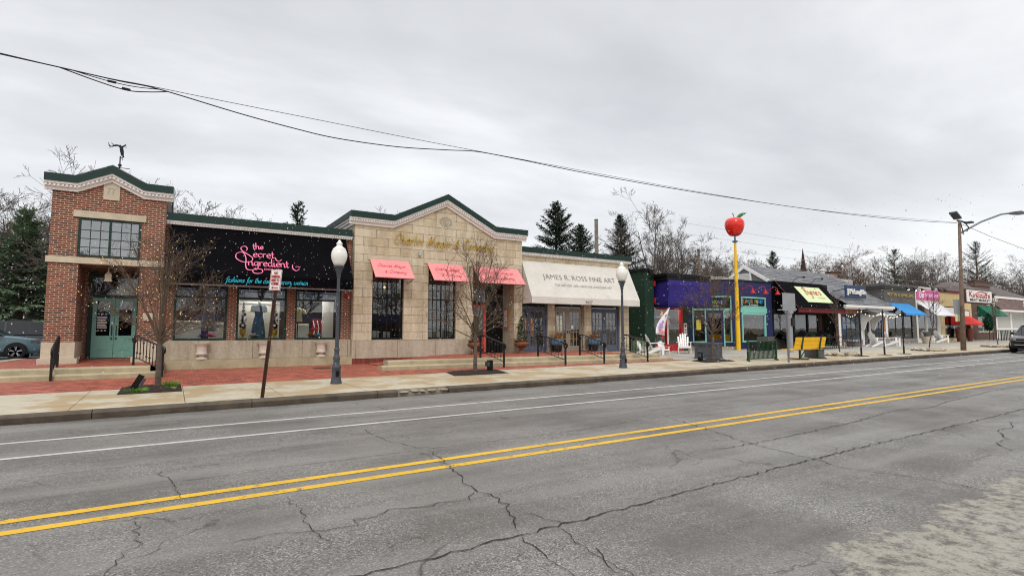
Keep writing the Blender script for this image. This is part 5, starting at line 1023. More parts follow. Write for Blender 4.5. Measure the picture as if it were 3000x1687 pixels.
# --- jeweller
Pj=thing('jewellery_shop','charcoal painted brick shop with moulded cornice and a blue awning','building',(53.5,22.3,0)); y=22.3
mb=MB(); wall(mb,50.65,56.25,.5,5.15,y,[(51.1,55.5,1.0,3.9)],.3); mb.box(50.65,50.95,y+.3,33,.5,5.15); mb.box(55.95,56.25,y+.3,33,.5,5.15); mb.build('wall',M['char'],Pj)
mb=MB(); 
for z0,z1,o in ((5.15,5.25,.06),(5.251,5.4,.16),(5.401,5.6,.28)):
    mb.box(50.65-o,56.25,y-o,y+.05,z0,z1); mb.box(50.65-o,50.7,y+.051,33,z0,z1)
mb.build('cornice',M['char'],Pj); MB().box(50.7,56.2,y+.1,32,5.0,5.14).build('roof_deck',M['roof_tar'],Pj); MB().box(51.1,56,y-.06,y-.002,.5,.98).build('stone_base',M['fieldstone'],Pj)
window(Pj,51.1,55.5,1.,3.9,y+.1,'black',.08,mx=(52.5,54.),mw=.06); room(Pj,51,55.8,.9,3.95,y+.31,26,'room_dark')
aw=awning(Pj,51.2,54.9,y-.04,3.98,21.0,3.05,2.9,M['sky_awn'],sides=False); text('PETITE G JEWELERS','lettering',M['gold_letter'],Pj,(53.45,y-.03,4.58),(1,0,0),(0,0,1),width=4.7,height=.34,ext=.02,bold=.01)
def spot(x,yy,z,label,lit,grp):
    t=thing('sign_spotlight',label,'spotlight',(x,yy,z),grp); MB().tube([(x,yy+.3,z+.15),(x,yy-.1,z+.25),(x,yy-.45,z+.1)],.025,5).build('arm',M['iron'],t); MB().lathe([(.06,0),(.16,.3),(.15,.3),(1e-5,.2)],(x,yy-.42,z+.12),10,Matrix.Rotation(R(150),3,'X')).build('head',M['iron'],t)
    if lit: MB().ball((x,yy-.55,z-.11),.09,8,5).build('bulb',M['bulb_white'],t)
for i,x in enumerate((53.2,54.6,56.0)): spot(x,22.1,5.25,'lit spotlight over the charcoal shop sign, '+['leftmost','middle','nearest the pink sign'][i],True,'spotlights along the shop cornices')
# --- boutique with magenta sign
Bq=thing('white_boutique','white shop front with a magenta sign board and a striped white awning','building',(58.6,22.3,0))
mb=MB(); wall(mb,56.3,61.2,.55,5.5,y,[(56.6,58.2,.9,4.0),(58.5,60.6,.9,4.0)],.3); mb.build('wall',M['off_white'],Bq); MB().box(56.25,61.25,y-.1,y+.3,5.5,5.58).build('coping',M['white_trim'],Bq)
b=MB().box(56.5,61.0,y-.06,y-.002,4.42,5.33).build('sign_panel',M['magenta'],Bq); st,Lw=word('Be',track=0); ribbons('lettering',M['sign_white'],b,st,(56.75,y-.065,4.65),(1,0,0),(0,0,1),1.05/Lw,.3,.12,.15,contrast=.3); text('THE BOUTIQUE','lettering',M['sign_white'],b,(59.4,y-.065,4.72),(1,0,0),(0,0,1),width=2.8,height=.34,bold=.015)
for a,c in ((56.6,58.2),(58.5,60.6)): window(Bq,a,c,.9,4.,y+.1,'off_white',.08)
room(Bq,56.4,61,.8,4.,y+.31,26,'room'); awning(Bq,56.5,61.0,y-.04,4.15,20.85,3.02,2.96,M['stripes'],sides=False)
for i,x in enumerate((58.3,59.6,60.9)): spot(x,22.2,5.45,'black spotlight over the magenta sign, '+['left','middle','right'][i]+' of three',False,'spotlights along the shop cornices')
# --- ochre brick shop with red awning
Oc=thing('ochre_shop','ochre brick shop with dark windows and a small red awning behind the utility pole','building',(65,22.3,0))
mb=MB(); wall(mb,61.25,68.5,.6,5.3,y,[(62.1,66.0,.95,3.95),(66.6,68.0,.7,3.7)],.3); mb.build('wall',M['ochre'],Oc); mb=MB(); mb.box(61.25,68.6,y-.12,y+.3,5.3,5.48); mb.build('coping',M['burgundy'],Oc)
window(Oc,62.1,66.,.95,3.95,y+.1,'black',.08,mx=(63.4,64.7),mz=(3.1,)); window(Oc,66.6,68.,.7,3.7,y+.1,'black',.08,mz=(2.9,)); room(Oc,61.5,68.4,.6,4,y+.31,27,'room_dark')
tag(MB().box(62.4,65.,22.28,22.3,3.2,3.85).build('window_banner',M['sign_white'],None),'white banner across the top of the ochre shop window','banner'); tag(MB().box(66.8,67.8,22.28,22.3,3.,3.6).build('window_banner',M['sign_white'],None),'small white banner over the red awning of the ochre shop','banner')
awning(Oc,63.4,67.9,y-.04,3.1,21.2,2.35,2.2,M['red_awn'])
# --- brown brick coffee shop
Cf=thing('coffee_shop','brown brick coffee shop with a green awning and white roof lettering','building',(73,23,0)); y=23
mb=MB(); wall(mb,69.0,77.2,.6,5.5,y,[(72.2,76.4,1.5,3.4)],.3); mb.build('wall',M['brick_dark'],Cf); MB().box(68.9,77.3,y-.1,y+9,5.5,5.7).build('coping',M['roof_tar'],Cf)
window(Cf,72.2,76.4,1.5,3.4,y+.1,'off_white',.1,mx=(73.6,75),mw=.1); room(Cf,72,76.6,1.3,3.6,y+.31,27,'room'); awning(Cf,72.2,77.0,y-.04,4.3,21.9,3.25,3.2,M['green_awn'])
text('JACKS','lettering',M['sign_white'],Cf,(76.6,y-.12,4.85),(1,0,0),(0,0,1),width=2.0,height=.5,bold=.02); text('COFFEE','lettering',M['sign_white'],Cf,(75.6,y-.12,4.35),(1,0,0),(0,0,1),width=2.4,height=.4,bold=.02)
# --- garage building
Ga=thing('shingled_shop','white shop with brown shingled mansard and wide slatted shutters at the right edge','building',(90,24,0)); y=24
mb=MB(); mb.box(80.2,100,y,y+8,.8,4.); mb.build('wall',M['off_white'],Ga); mb=MB(); mb.prism([(y-.8,4.05),(y+.6,5.5),(y+6,5.5),(y+6,4.05)],79.8,100,'x'); mb.build('mansard',M['shingle_brown'],Ga); mb=MB(); mb.box(79.7,100,y-.9,y-.1,3.85,4.04); mb.box(79.7,100,y+.5,y+6.2,5.5,5.75); mb.build('fascia',M['white_trim'],Ga)
mb=MB()
for i in range(4): a=80.7+i*4.6; mb.box(a,a+4.1,y-.03,y-.001,1.0,3.6)
mb.build('shutter',M['garage'],Ga); mb=MB()
for i in range(5): mb.box(80.2+i*4.6,80.7+i*4.6,y-.08,y-.031,.8,3.8)
mb.box(80.2,100,y-.09,y-.032,1.75,1.95); mb.build('frame_post',M['white_trim'],Ga)
text('S','lettering',M['sign_white'],Ga,(87.6,23.35,4.55),(1,0,0),(0,0,1),height=.7,bold=.03)
# --- houses behind with big chimneys
def house(x0,x1,y0,y1,zw,zr,label,chim):
    t=thing('brick_house',label,'house',((x0+x1)/2,y0,0)); MB().box(x0,x1,y0,y1,.5,zw).build('wall',M['brick_dark'],t); m=(y0+y1)/2; mb=MB(); h=(y1-y0)*.35
    mb.add([(x0-.4,y0-.4,zw),(x1+.4,y0-.4,zw),(x1+.4,y1+.4,zw),(x0-.4,y1+.4,zw),(x0+h,m,zr),(x1-h,m,zr)],[(0,1,5,4),(1,2,5),(2,3,4,5),(3,0,4),(3,2,1,0)]); rf=mb.build('roof',M['slate_roof'],t)
    for cx_,cw,ct in chim:
        mb=MB(); mb.box(cx_-cw/2,cx_+cw/2,m-1.8,m-.6,zw,ct); mb.box(cx_-cw/2-.12,cx_+cw/2+.12,m-1.92,m-.48,ct-.9,ct-.6); mb.box(cx_-cw/2-.12,cx_+cw/2+.12,m-1.92,m-.48,ct,ct+.15)
        for k in range(3): mb.lathe([(.22,ct+.15),(.18,ct+.6)],(cx_-cw/3+k*cw/3,m-1.2,0),8)
        mb.build('chimney',M['brick_dark'],rf)
house(122,156,38,52,7.2,11.2,'distant brick house with a broad double chimney at the far right',[(139,7.5,11.6)])
house(92,112,38,50,5.6,8.2,'distant low roofed house with a chimney behind the hanging shop sign',[(101,5,8.4)])
# --- church steeple
t=thing('church_steeple','slender dark church steeple far off above the shingle roof','steeple',(104.8,60,0)); MB().box(104.0,105.6,59.4,61,0,12.8).build('tower',M['brick_dark'],t); mb=MB(); mb.lathe([(.62,12.8),(.5,13.6),(.3,15.6),(.06,17.6),(1e-5,17.9)],(104.8,60.2,0),8); mb.build('spire',M['steeple'],t)
# --- hanging shop sign on the utility pole side
t=thing('hanging_shop_sign','large white lightbox sign with red and green lettering beside the utility pole','sign',(62.5,20,4.7)); MB().box(59.95,65.9,19.85,20.2,4.12,5.38).build('box',M['rust'],t); f=MB().box(60.05,65.8,19.8,19.849,4.22,5.3).build('face',M['sign_white'],t); MB().tube([(65.9,20,4.8),(66.2,22.3,4.8)],.06,6).build('bracket',M['iron'],t)
st,Lw=word("Kincaid's",track=.06); ribbons('lettering',M['sign_red'],f,st,(60.45,19.79,4.68),(1,0,0),(0,0,1),4.9/Lw,.27,.12,0,contrast=.55); ribbons('lettering',M['sign_red'],f,[[(62.2,5.0),(62.5,5.12),(63.4,5.2),(64.3,5.1),(64.7,4.9)]],(0,19.79,0),(1,0,0),(0,0,1),1,1,.1,0,contrast=.5); text('MEAT MARKET','lettering',M['fence_green'],f,(62.95,19.79,4.32),(1,0,0),(0,0,1),width=4.6,height=.24,bold=.02)
# ------------------------------------------------------------------ street furniture
def lamp_post(label,loc):
    t=thing('lamp_post',label,'street lamp',(0,0,0),'acorn street lamps along the kerb'); 
    mb=MB(); mb.lathe([(.15,0),(.15,.05),(.138,.07),(.135,.12),(.12,.16),(.115,.4),(.128,.42),(.128,.45),(.095,.5),(.08,.56),(.083,.62),(.095,.66),(.095,.7),(.068,.74),(.063,.86),(.075,.88),(.075,.92),(.055,.95)],(0,0,0),24,None,.03,.3); mb.build('base',M['lamp_grey'],t,smooth=True)
    MB().lathe([(.052,.95),(.042,2.85),(.055,2.86),(.055,2.9)],(0,0,0),20,None,.06,.08).build('column',M['lamp_grey'],t,smooth=True)
    MB().lathe([(.055,2.9),(.06,2.95),(.1,3.06),(.11,3.1),(.14,3.12),(.14,3.15),(.12,3.16)],(0,0,0),20).build('capital',M['lamp_grey'],t,smooth=True)
    MB().lathe([(.12,3.16),(.16,3.24),(.2,3.34),(.215,3.44),(.2,3.54),(.17,3.6),(.172,3.62),(.13,3.655),(.085,3.69),(.065,3.73),(.085,3.755),(.085,3.77),(.05,3.81),(.035,3.85),(1e-5,3.88)],(0,0,0),28).build('globe',M['globe'],t,smooth=2)
    MB().box(-.045,.045,-.135,-.08,.2,.34).build('access_panel',M['black'],t); t.location=loc; return t
L1=lamp_post('grey acorn lamp post by the kerb in front of the black awning',(3.8,15.0,gz(3.8,15))); dup(L1,(14.0,14.85,gz(14,14.85)),.3,'grey acorn lamp post in front of the pale canvas awning')
# leaning parking sign
t=thing('parking_sign','leaning rusty post with a white no parking sign at the kerb','sign',(1.73,13.05,.15)); a=Vector((1.73,13.05,.1)); b=Vector((1.965,13.05,2.9)); d=(b-a).normalized()
mb=MB(); mb.bar(a,b-d*.05,.055,.02,up=(0,1,0)); mb.bar(a+Vector((-.03,-.02,0)),b-d*.4+Vector((-.03,-.02,0)),.012,.04,up=(0,1,0)); mb.bar(a+Vector((.03,-.02,0)),b-d*.4+Vector((.03,-.02,0)),.012,.04,up=(0,1,0)); mb.build('post',M['rust'],t)
U=d; A_s=R(50); Rr=(Vector((d.z,0,-d.x))*math.cos(A_s)+Vector((0,-1,0))*math.sin(A_s)).normalized(); N_s=Rr.cross(U); c=a+d*2.64+N_s*.035; w,hh=.152,.232
def rrect(mb,c,w,h,r,y0,y1):
    pts=[]
    for sx,sz,a0 in ((1,1,0),(-1,1,90),(-1,-1,180),(1,-1,270)):
        for k in range(4): an=R(a0+30*k); pts.append((sx*(w-r)+r*math.cos(an),sz*(h-r)+r*math.sin(an)))
    n=len(pts); vs=[c+Rr*x+U*z+N_s*yy for yy in (y0,y1) for x,z in pts]
    mb.add(vs,[tuple(range(n)),tuple(range(2*n-1,n-1,-1))]+[(i,i+n,(i+1)%n+n,(i+1)%n) for i in range(n)])
mb=MB(); rrect(mb,c,w,hh,.03,-.004,.0); pl=mb.build('plate',M['sign_white'],t); mb=MB(); e=N_s*.003
for s in (-1,1):
    mb.bar(c+Rr*(s*(w-.014))+U*(-hh+.03)+e,c+Rr*(s*(w-.014))+U*(hh-.03)+e,.008,.004,up=N_s); mb.bar(c+U*(s*(hh-.014))-Rr*(w-.03)+e,c+U*(s*(hh-.014))+Rr*(w-.03)+e,.008,.004,up=N_s)
mb.bar(c-U*.172-Rr*.05+e,c-U*.172+Rr*.09+e,.02,.004,up=N_s); q=c-U*.172-Rr*.1+e*1.5; mb.poly(q,q+Rr*.06+U*.03,q+Rr*.06-U*.03); mb.build('border',M['sign_red'],pl,fix=False)
for s,dz,ww in (('NO',.125,.1),('PARKING',.045,.225),('HERE TO',-.035,.215),('CORNER',-.112,.2)): text(s,'lettering',M['sign_red'],pl,c+U*dz+e,Rr,U,width=ww,height=.062,bold=.012)
# back of a road sign
t=thing('road_sign','grey back of a square road sign on a steel post by the kerb','sign',(22.0,13.4,gz(22,13.4))); MB().box(21.97,22.05,13.4,13.46,gz(22,13.4),3.15).build('post',M['galv'],t); MB().box(21.6,22.5,13.34,13.36,2.45,3.2).build('plate',M['sign_grey'],t); MB().box(22.16,22.26,13.361,13.364,2.47,2.6).build('sticker',M['sign_white'],t)
# iron handrails on the steps
def rail(x,yt,yb,label,slot):
    """from the top landing (x0,yt) down to the pavement (x1,yb)"""
    xt,xb=x; t=thing('handrail',label,'handrail',(xt,yt,TZ),'iron handrails on the steps'); a=Vector((xt,yt,TZ)); b=Vector((xb,yb,.28)); h=.86; up=Vector((0,0,1)); hd=(b-a); hd.z=0; n=hd.normalized()
    MB().bar(a-up*.02,a+up*h,.058).build('post',M['iron'],t); MB().bar(b-up*.02,b+up*h,.058).build('post',M['iron'],t)
    A=a+up*h; B=b+up*(h); k=A-n*.02
    def scroll(c,dr,r0): return [c+dr*(r0*math.sin(an)*(1-.25*an/4.7))+up*(r0*(math.cos(an)*(1-.2*an/4.7)-1)) for an in [i*.5 for i in range(10)]]
    path=list(reversed(scroll(A,-n,.1)))+[A+n*.18]+[B-n*.02]+scroll(B,n,.1)[1:]
    mb=MB(); mb.tube(path,.033,6); mb.build('rail',M['iron'],t,smooth=True)
    mb=MB(); L=hd.length; m=max(4,int(L/.16)); lo=lambda s:(a+hd*s)+up*(lerp(0,b.z-a.z,max(0,(s-.18)/.82))+.2)
    mb.tube([lo(0),lo(.18),lo(1)],.016,4); hi=lambda s:(A+hd*s)+up*(lerp(0,B.z-A.z,max(0,(s-.12)/.88)))
    for i in range(1,m): s=i/m; mb.tube([lo(s),hi(s)],.0125,4)
    mb.build('baluster',M['iron'],t); mb=MB()
    for i in range(1,m):
        s=i/m; p=lo(s).lerp(hi(s),.25 if i%3 else .8)
        for sg in (-1,1):
            c=p+n*.035*sg; mb.tube([c+n*.026*math.cos(q)*(1-q/12)+up*.026*math.sin(q)*(1-q/12) for q in [j*.8 for j in range(9)]],.009,4)
    mb.build('scrollwork',M['iron'],t)
rail((-2.72,-2.66),20.2,18.9,'black handrail on the left of the brick tower steps, seen end on',0); rail((-.93,-.17),20.25,18.85,'black scrolled handrail right of the brick tower steps behind the street tree',0)
rail((10.12,10.42),18.55,17.3,'dark handrail on the steps by the coral door',0); rail((12.7,13.1),18.4,17.1,'black handrail at the left gallery doors beside the first planter',0); rail((14.79,15.0),18.3,17.0,'black handrail between the two gallery planters',0); rail((17.2,17.3),18.2,16.85,'black handrail at the right end of the steps beside the green wall',0)
# rusty urns with spiral topiary at the coral door
def topiary(x,y,label,z=.576):
    t=thing('urn_topiary',label,'potted plant',(x,y,z),'urns with clipped topiary'); MB().lathe([(.22,z),(.22,z+.06),(.12,z+.1),(.09,z+.2),(.1,z+.24),(.2,z+.28),(.34,z+.36),(.37,z+.46),(.3,z+.52),(.34,z+.58),(.36,z+.6),(.3,z+.6),(1e-5,z+.55)],(x,y,0),18).build('urn',M['urn_rust'],t,smooth=True); mb=MB(); rg=random.Random(int(x))
    for zc,r in ((.78,.25),(1.02,.19),(1.22,.16),(1.4,.13),(1.55,.1),(1.68,.06)):
        for i in range(int(900*r)):
            v=Vector((rg.gauss(0,1),rg.gauss(0,1),rg.gauss(0,.8))).normalized()*r*rg.uniform(.7,1.08)+Vector((x+.06*math.sin(zc*9),y,z+zc)); d=Vector((rg.gauss(0,1),rg.gauss(0,1),rg.gauss(0,1))).normalized(); e=d.orthogonal()*.02; mb.add([v-e,v+e,v+d*.07],[(0,1,2)])
    mb.build('foliage',M['topiary'],t,fix=False); MB().tube([(x,y,z+.5),(x,y,z+1.7)],.02,5).build('stem',M['bark'],t)
topiary(11.5,21.55,'rusty urn with clipped topiary left of the coral door, behind the street tree'); topiary(14.02,21.7,'rusty urn with clipped topiary right of the coral door')
def grassplanter(x,y,label):
    z=.576; t=thing('porch_planter',label,'potted plant',(x,y,z),'planters with dry grasses'); MB().lathe([(.22,z),(.3,z+.3),(.3,z+.32),(1e-5,z+.32)],(x,y,0),18).build('stand',M['iron'],t,smooth=True); MB().lathe([(.26,z+.33),(.34,z+.42),(.37,z+.62),(.38,z+.66),(.33,z+.66),(1e-5,z+.62)],(x,y,0),20).build('pot',M['planter_blue'],t,smooth=True); mb=MB(); rg=random.Random(int(x*7))
    for i in range(230):
        a=rg.uniform(0,6.283); r=rg.uniform(0,.22); l=rg.uniform(.3,.75); o=Vector((x+r*math.cos(a),y+r*math.sin(a),z+.6)); d=Vector((math.cos(a)*rg.uniform(.1,.7),math.sin(a)*rg.uniform(.1,.7),1)).normalized(); s=d.orthogonal().normalized()*rg.uniform(.006,.016); mb.add([o-s,o+s,o+d*l],[(0,1,2)])
    for i in range(9): a=rg.uniform(0,6.283); r=rg.uniform(.05,.28); mb.icos((x+r*math.cos(a),y+r*math.sin(a),z+.68+rg.uniform(0,.12)),rg.uniform(.04,.09),1,1,1,.2)
    mb.build('dry_grass',M['straw'],t,fix=False); mb=MB()
    for i in range(5): 
        q=Vector((x+rg.uniform(-.1,.1),y,z+.6)); pa=[q]; 
        for j in range(5): q=q+Vector((rg.uniform(-.1,.1),rg.uniform(-.05,.05),.2)); pa.append(q)
        mb.tube(pa,.006,3)
    mb.build('curly_twig',M['twig'],t)
grassplanter(16.3,22.0,'blue pot of dry grasses between the left and middle gallery doors'); grassplanter(18.68,22.0,'blue pot of dry grasses between the middle and right gallery doors')
t=thing('moss_planter','tall olive green planter box against the green side wall','planter',(23.45,23.5,.36)); MB().box(23.0,23.72,23.2,23.7,.37,1.05).build('box',M['needle_blue'],t); mb=MB()
for i in range(40): o=Vector((rnd.uniform(23.05,23.6),rnd.uniform(23.25,23.6),1.05)); d=Vector((rnd.uniform(-.3,.3),0,1)); mb.add([o,o+Vector((.012,0,0)),o+d*rnd.uniform(.1,.3)],[(0,1,2)])
mb.build('dry_grass',M['grass_dry'],t,fix=False)
# ground spotlights at the tree pits
def uplight(x,y,rz,tilt,label):
    z=gz(x,y)+.03; t=thing('ground_spotlight',label,'spotlight',(0,0,0),'black spotlights in the tree pits'); Mx=Matrix.Rotation(R(tilt),3,'Y'); mb=MB(); mb.obox((0,0,.2),(.13,.17,.34),Mx); mb.build('housing',M['black'],t); MB().obox(Vector((.0,0,.2))+Mx@Vector((-.1,0,.05)),(.06,.2,.15),Mx).build('lens_hood',M['lamp_grey'],t); MB().tube([(0,0,-.05),(0,0,.1)],.02,6).build('stake',M['iron'],t); t.location=(x,y,z); t.rotation_euler=(0,0,rz)
uplight(-.62,15.65,math.pi,-28,'tilted black spotlight in the left tree pit beside the tufts'); uplight(8.95,15.75,0,0,'upright black spotlight right of the middle street tree'); uplight(19.0,15.5,0,0,'black spotlight left of the third street tree by the stone planter')
def tuft(x,y,r,n,m_,label,up=1.):
    z=gz(x,y)+.02; mb=MB(); rg=random.Random(int(x*50)+n)
    for i in range(n):
        a=rg.uniform(0,6.283); q=r*rg.random()**.6; o=Vector((x+q*math.cos(a),y+q*math.sin(a)*.7,z)); d=Vector((math.cos(a)*rg.uniform(.1,.9),math.sin(a)*rg.uniform(.1,.9),up)).normalized()*rg.uniform(.08,.2)*up; s=Vector((-math.sin(a),math.cos(a),0))*.006; mb.add([o-s,o+s,o+d*.6+s*.6,o+d+Vector((0,0,-.02))],[(0,1,2,3)])
    tag(mb.build('grass_tuft',M[m_],None,fix=False,org=(x,y,z)),label,'grass tuft')
tuft(-.62,15.42,.2,170,'grass','ragged green tuft below the tilted spotlight in the left tree pit',.8); tuft(.04,15.98,.14,230,'grass','bright green tuft at the right end of the left tree pit',1.3); tuft(-.02,15.6,.17,150,'grass_dry','dry straw coloured tuft in front of the bright green one',.6)
# adirondack chairs
def adirondack(name,label,loc,rz,sc=1.,grp='white slatted garden chairs'):
    t=thing(name,label,'chair',(0,0,0),grp); w=.28; mb=MB()
    for i in range(6): x=-w+.05+i*.092; mb.bar((x,-.26+.0,.36),(x,.22,.27),.085,.02) if False else None
    for i in range(6): yy=-.28+i*.095; z=.37-.13*(i/5); mb.box(-w,w,yy,yy+.085,z-.01,z+.012)
    mb.build('seat',M['wood_white'],t); mb=MB()
    for i in range(5):
        x=-.2+i*.1; h=.72-.16*((i-2)/2)**2; mb.bar((x*.92,.2,.24),(x*1.15,.2+h*.42,.24+h),.085,.02,up=(0,1,0))
        mb.lathe([(1e-5,0),(.0425,0)],(x*1.15,.2+h*.42,.24+h),10,Matrix.Rotation(R(66),3,'X'))
    mb.bar((-.25,.36,.5),(.25,.36,.5),.05,.02); mb.bar((-.22,.27,.3),(.22,.27,.3),.05,.02); mb.build('backrest',M['wood_white'],t)
    for s in (-1,1):
        MB().prism([(-.34,.56),(.36,.52),(.36,.545),(-.34,.585)],s*.3-.06,s*.3+.06,'x').build('armrest',M['wood_white'],t)
        mb=MB(); mb.box(s*.29-.015,s*.29+.015,-.31,-.2,0,.57); mb.build('leg',M['wood_white'],t)
        MB().prism([(-.3,.3),(-.3,.4),(.1,.3),(.62,.06),(.62,0),(.5,0)],s*.26-.012,s*.26+.012,'x').build('leg',M['wood_white'],t)
    MB().box(-w,w,-.31,-.285,.28,.37).build('apron',M['wood_white'],t)
    t.location=loc; t.rotation_euler=(0,0,rz); t.scale=(sc,sc,sc); return t
P=lambda x,y:(x,y,gz(x,y)+.003)
A1=adirondack('garden_chair','white garden chair facing the street beside the navy door, largest of its group',P(24.3,20.9),-.75,1.12)
dup(A1,P(22.1,20.9),1.0,'white garden chair turned sideways below the open flag',1.12); dup(A1,P(22.9,21.1),-.3,'small white child size garden chair between the two big ones by the flag',.72); dup(A1,P(22.2,21.9),.3,'small white child size garden chair half hidden behind the sideways one',.72)
dup(A1,P(42.9,19.5),1.15,'white garden chair in profile under the bulb string, left of its pair',1.12); dup(A1,P(45.3,19.5),.7,'white garden chair by the blue awning, right of its pair',1.12); dup(A1,P(58.2,21.2),1.0,'white garden chair under the striped white awning, in front of its pair',1.15); dup(A1,P(57.3,21.9),1.4,'dark shaded garden chair behind the one under the striped awning',1.1)
# stone square planter, cube planters
def cube_planter(name,label,loc,w,h,m_='lead',panel=True):
    t=thing(name,label,'planter',(0,0,0)); mb=MB(); mb.box(-w/2,w/2,-w/2,w/2,0,h*.9); mb.box(-w/2-.04,w/2+.04,-w/2-.04,w/2+.04,h*.901,h); mb.box(-w/2-.03,w/2+.03,-w/2-.03,w/2+.03,-.02,h*.08); mb.build('box',M[m_],t)
    if panel:
        mb=MB(); 
        for s in (0,1):
            Mx=Matrix.Rotation(s*math.pi/2*-1,3,'Z')
            for a in ((-.38,.38,.2,.24),(-.38,.38,.74,.78),(-.38,-.34,.24,.74),(.34,.38,.24,.74)): c=Mx@Vector(((a[0]+a[1])/2*w,-w/2-.008,(a[2]+a[3])/2*h)); mb.obox(c,((a[1]-a[0])*w,.016,(a[3]-a[2])*h),Mx)
        mb.build('panel_moulding',M[m_],t)
    MB().box(-w/2+.05,w/2-.05,-w/2+.05,w/2-.05,h*.9,h*.97).build('soil',M['mulch'],t); t.location=loc; return t
q=cube_planter('square_planter','large lead grey square planter behind the third street tree',P(21.3,16.9),.92,.72); q.rotation_euler=(0,0,.25)
cube_planter('cube_planter','small lead grey cube planter at the right end of the yellow bench',P(26.3,14.75),.62,.4,'lead',False); cube_planter('cube_planter','dark low cube planter by the blue cottage door',P(41.8,20.6),.6,.38,'char',False)
t=thing('long_planter','long dark charcoal planter at the restaurant corner','planter',P(33.8,21.7)); z=gz(33.8,21.7); MB().box(32.7,35.0,21.3,22.1,z,1.25).build('box',M['char'],t); MB().box(32.78,34.92,21.38,22.02,1.25,1.27).build('soil',M['mulch'],t)
z=gz(33.6,21.1); tag(MB().lathe([(.16,z),(.3,z+.15),(.33,z+.32),(.26,z+.46),(.28,z+.5),(.2,z+.5),(1e-5,z+.45)],(32.6,21.2,0),18).build('glazed_pot',M['lamp_grey'],None,smooth=True,org=(32.6,21.2,z)),'round grey glazed pot left of the long dark planter','pot')
# green steel fence panel standing on feet
t=thing('fence_panel','dark green steel bar fence panel standing on two feet','fence',P(22.0,14.7)); z=gz(22,14.7); a=Vector((21.25,14.8,z)); b=Vector((23.05,14.65,z))
for p in (a,b): MB().bar(p,p+Vector((0,0,.86)),.07).build('post',M['fence_green'],t)
mb=MB(); up=Vector((0,0,1))
for h in (.08,.82): mb.bar(a+up*h,b+up*h,.04)
n=22
for i in range(1,n): p=a.lerp(b,i/n); mb.bar(p+up*.08,p+up*.82,.03)
mb.build('bar',M['fence_green'],t); mb=MB()
for p in (a,b): mb.bar(p+Vector((-.35,-.3,.03)),p+Vector((.35,.3,.03)),.06)
mb.build('foot',M['fence_green'],t); MB().box(21.35,22.95,14.74,14.745,z+.42,z+.8).build('mesh_backing',M['black'],t)
# yellow bench, seen from behind
t=thing('street_bench','bright yellow plank bench with green supports, seen from behind','bench',P(24.6,14.2)); z=gz(24.6,14.2); x0,x1=23.55,25.95; yb=14.1
mb=MB()
for i in range(3): mb.obox(((x0+x1)/2,yb-.02+.04*i*-1,z+.58+.165*i),(x1-x0,.045,.155),Matrix.Rotation(R(10),3,'X'))
mb.build('backrest',M['bench_yellow'],t); mb=MB()
for i in range(3): mb.box(x0-.12,x1-.02,yb+.06+.17*i,yb+.215+.17*i,z+.42,z+.465)
mb.build('seat',M['bench_yellow'],t)
for x in (x0+.5,x1-.45):
    mb=MB(); mb.box(x-.045,x+.045,yb-.0,yb+.07,z,z+.42); mb.box(x-.05,x+.05,yb-.35,yb+.5,z,z+.05); mb.bar((x,yb-.05,z+.42),(x,yb-.15,z+1.0),.1,.02,up=(0,1,0)); mb.build('support',M['fence_green'],t); MB().bar((x+.05,yb+.05,z+.06),(x+(.45 if x<24.5 else -.4),yb+.05,z+.42),.03).build('brace',M['iron'],t)
# parking meter pole with pale sleeve
t=thing('pay_post','pale grey post with a dark pay box behind the road sign','parking meter',P(30.0,18.2)); z=gz(30,18.2); MB().box(29.75,30.0,18.0,18.2,z,2.6).build('post',M['sign_grey'],t); MB().box(29.85,30.12,17.9,17.995,1.9,2.35).build('box',M['iron'],t); MB().box(29.7,30.05,17.95,18.25,2.6,2.75).build('cap',M['sign_grey'],t)
# stacked cafe tables under covers
t=thing('cafe_table','long black cafe table with curled legs outside the restaurant','table',P(36.5,20)); z=gz(36.5,20); mb=MB(); mb.box(32.9,39.6,19.6,20.5,z+.72,z+.76); mb.build('top',M['iron'],t)
for x in (33.2,35.4,37.4,39.2):
    for s in (-1,1): MB().tube([(x,20.05+s*.3,z+.72),(x+.1,20.05+s*.32,z+.5),(x-.02,20.05+s*.36,z+.25),(x+.14,20.05+s*.42,z)],.02,5).build('leg',M['iron'],t)
k=0
for x in (33.4,34.3,35.2,36.1,37.,37.9,38.8):
    c=thing('cafe_chair','black metal cafe chair tucked at the long table, number %s from the left'%['one','two','three','four','five','six','seven'][k],'chair',P(x,19.4),'black cafe chairs at the long table'); z=gz(x,19.4); k+=1
    MB().box(x-.22,x+.22,19.25,19.68,z+.44,z+.47).build('seat',M['iron'],c); mb=MB(); mb.tube([(x-.2,19.25,z+.45),(x-.2,19.17,z+.85),(x,19.15,z+.93),(x+.2,19.17,z+.85),(x+.2,19.25,z+.45)],.015,5)
    for i in range(4): mb.bar((x-.12+.08*i,19.24,z+.46),(x-.12+.08*i,19.16,z+.88),.012)
    mb.build('backrest',M['iron'],c)
    for u in (-.19,.19):
        for v in (19.28,19.64): MB().tube([(x+u,v,z+.44),(x+u*1.15,v,z)],.012,4).build('leg',M['iron'],c)
mb=MB(); z=gz(36,20.8)
mb.v=[]; nx=24
for i in range(nx+1):
    for j in range(7): u=i/nx; a=math.pi*j/6; mb.v.append((lerp(33.4,38.6,u),20.95-.4*math.cos(a),z+.3+(.62+.14*math.sin(i*1.7)+.2*math.sin(i*.6+.5))*math.sin(a)))
for i in range(nx):
    for j in range(6): q=i*7+j; mb.f.append((q,q+7,q+8,q+1)); mb.m.append(0)
tag(mb.build('furniture_cover',M['awn_black'],None,smooth=2,fix=False),'lumpy black cover over stacked furniture below the hedge','furniture cover')
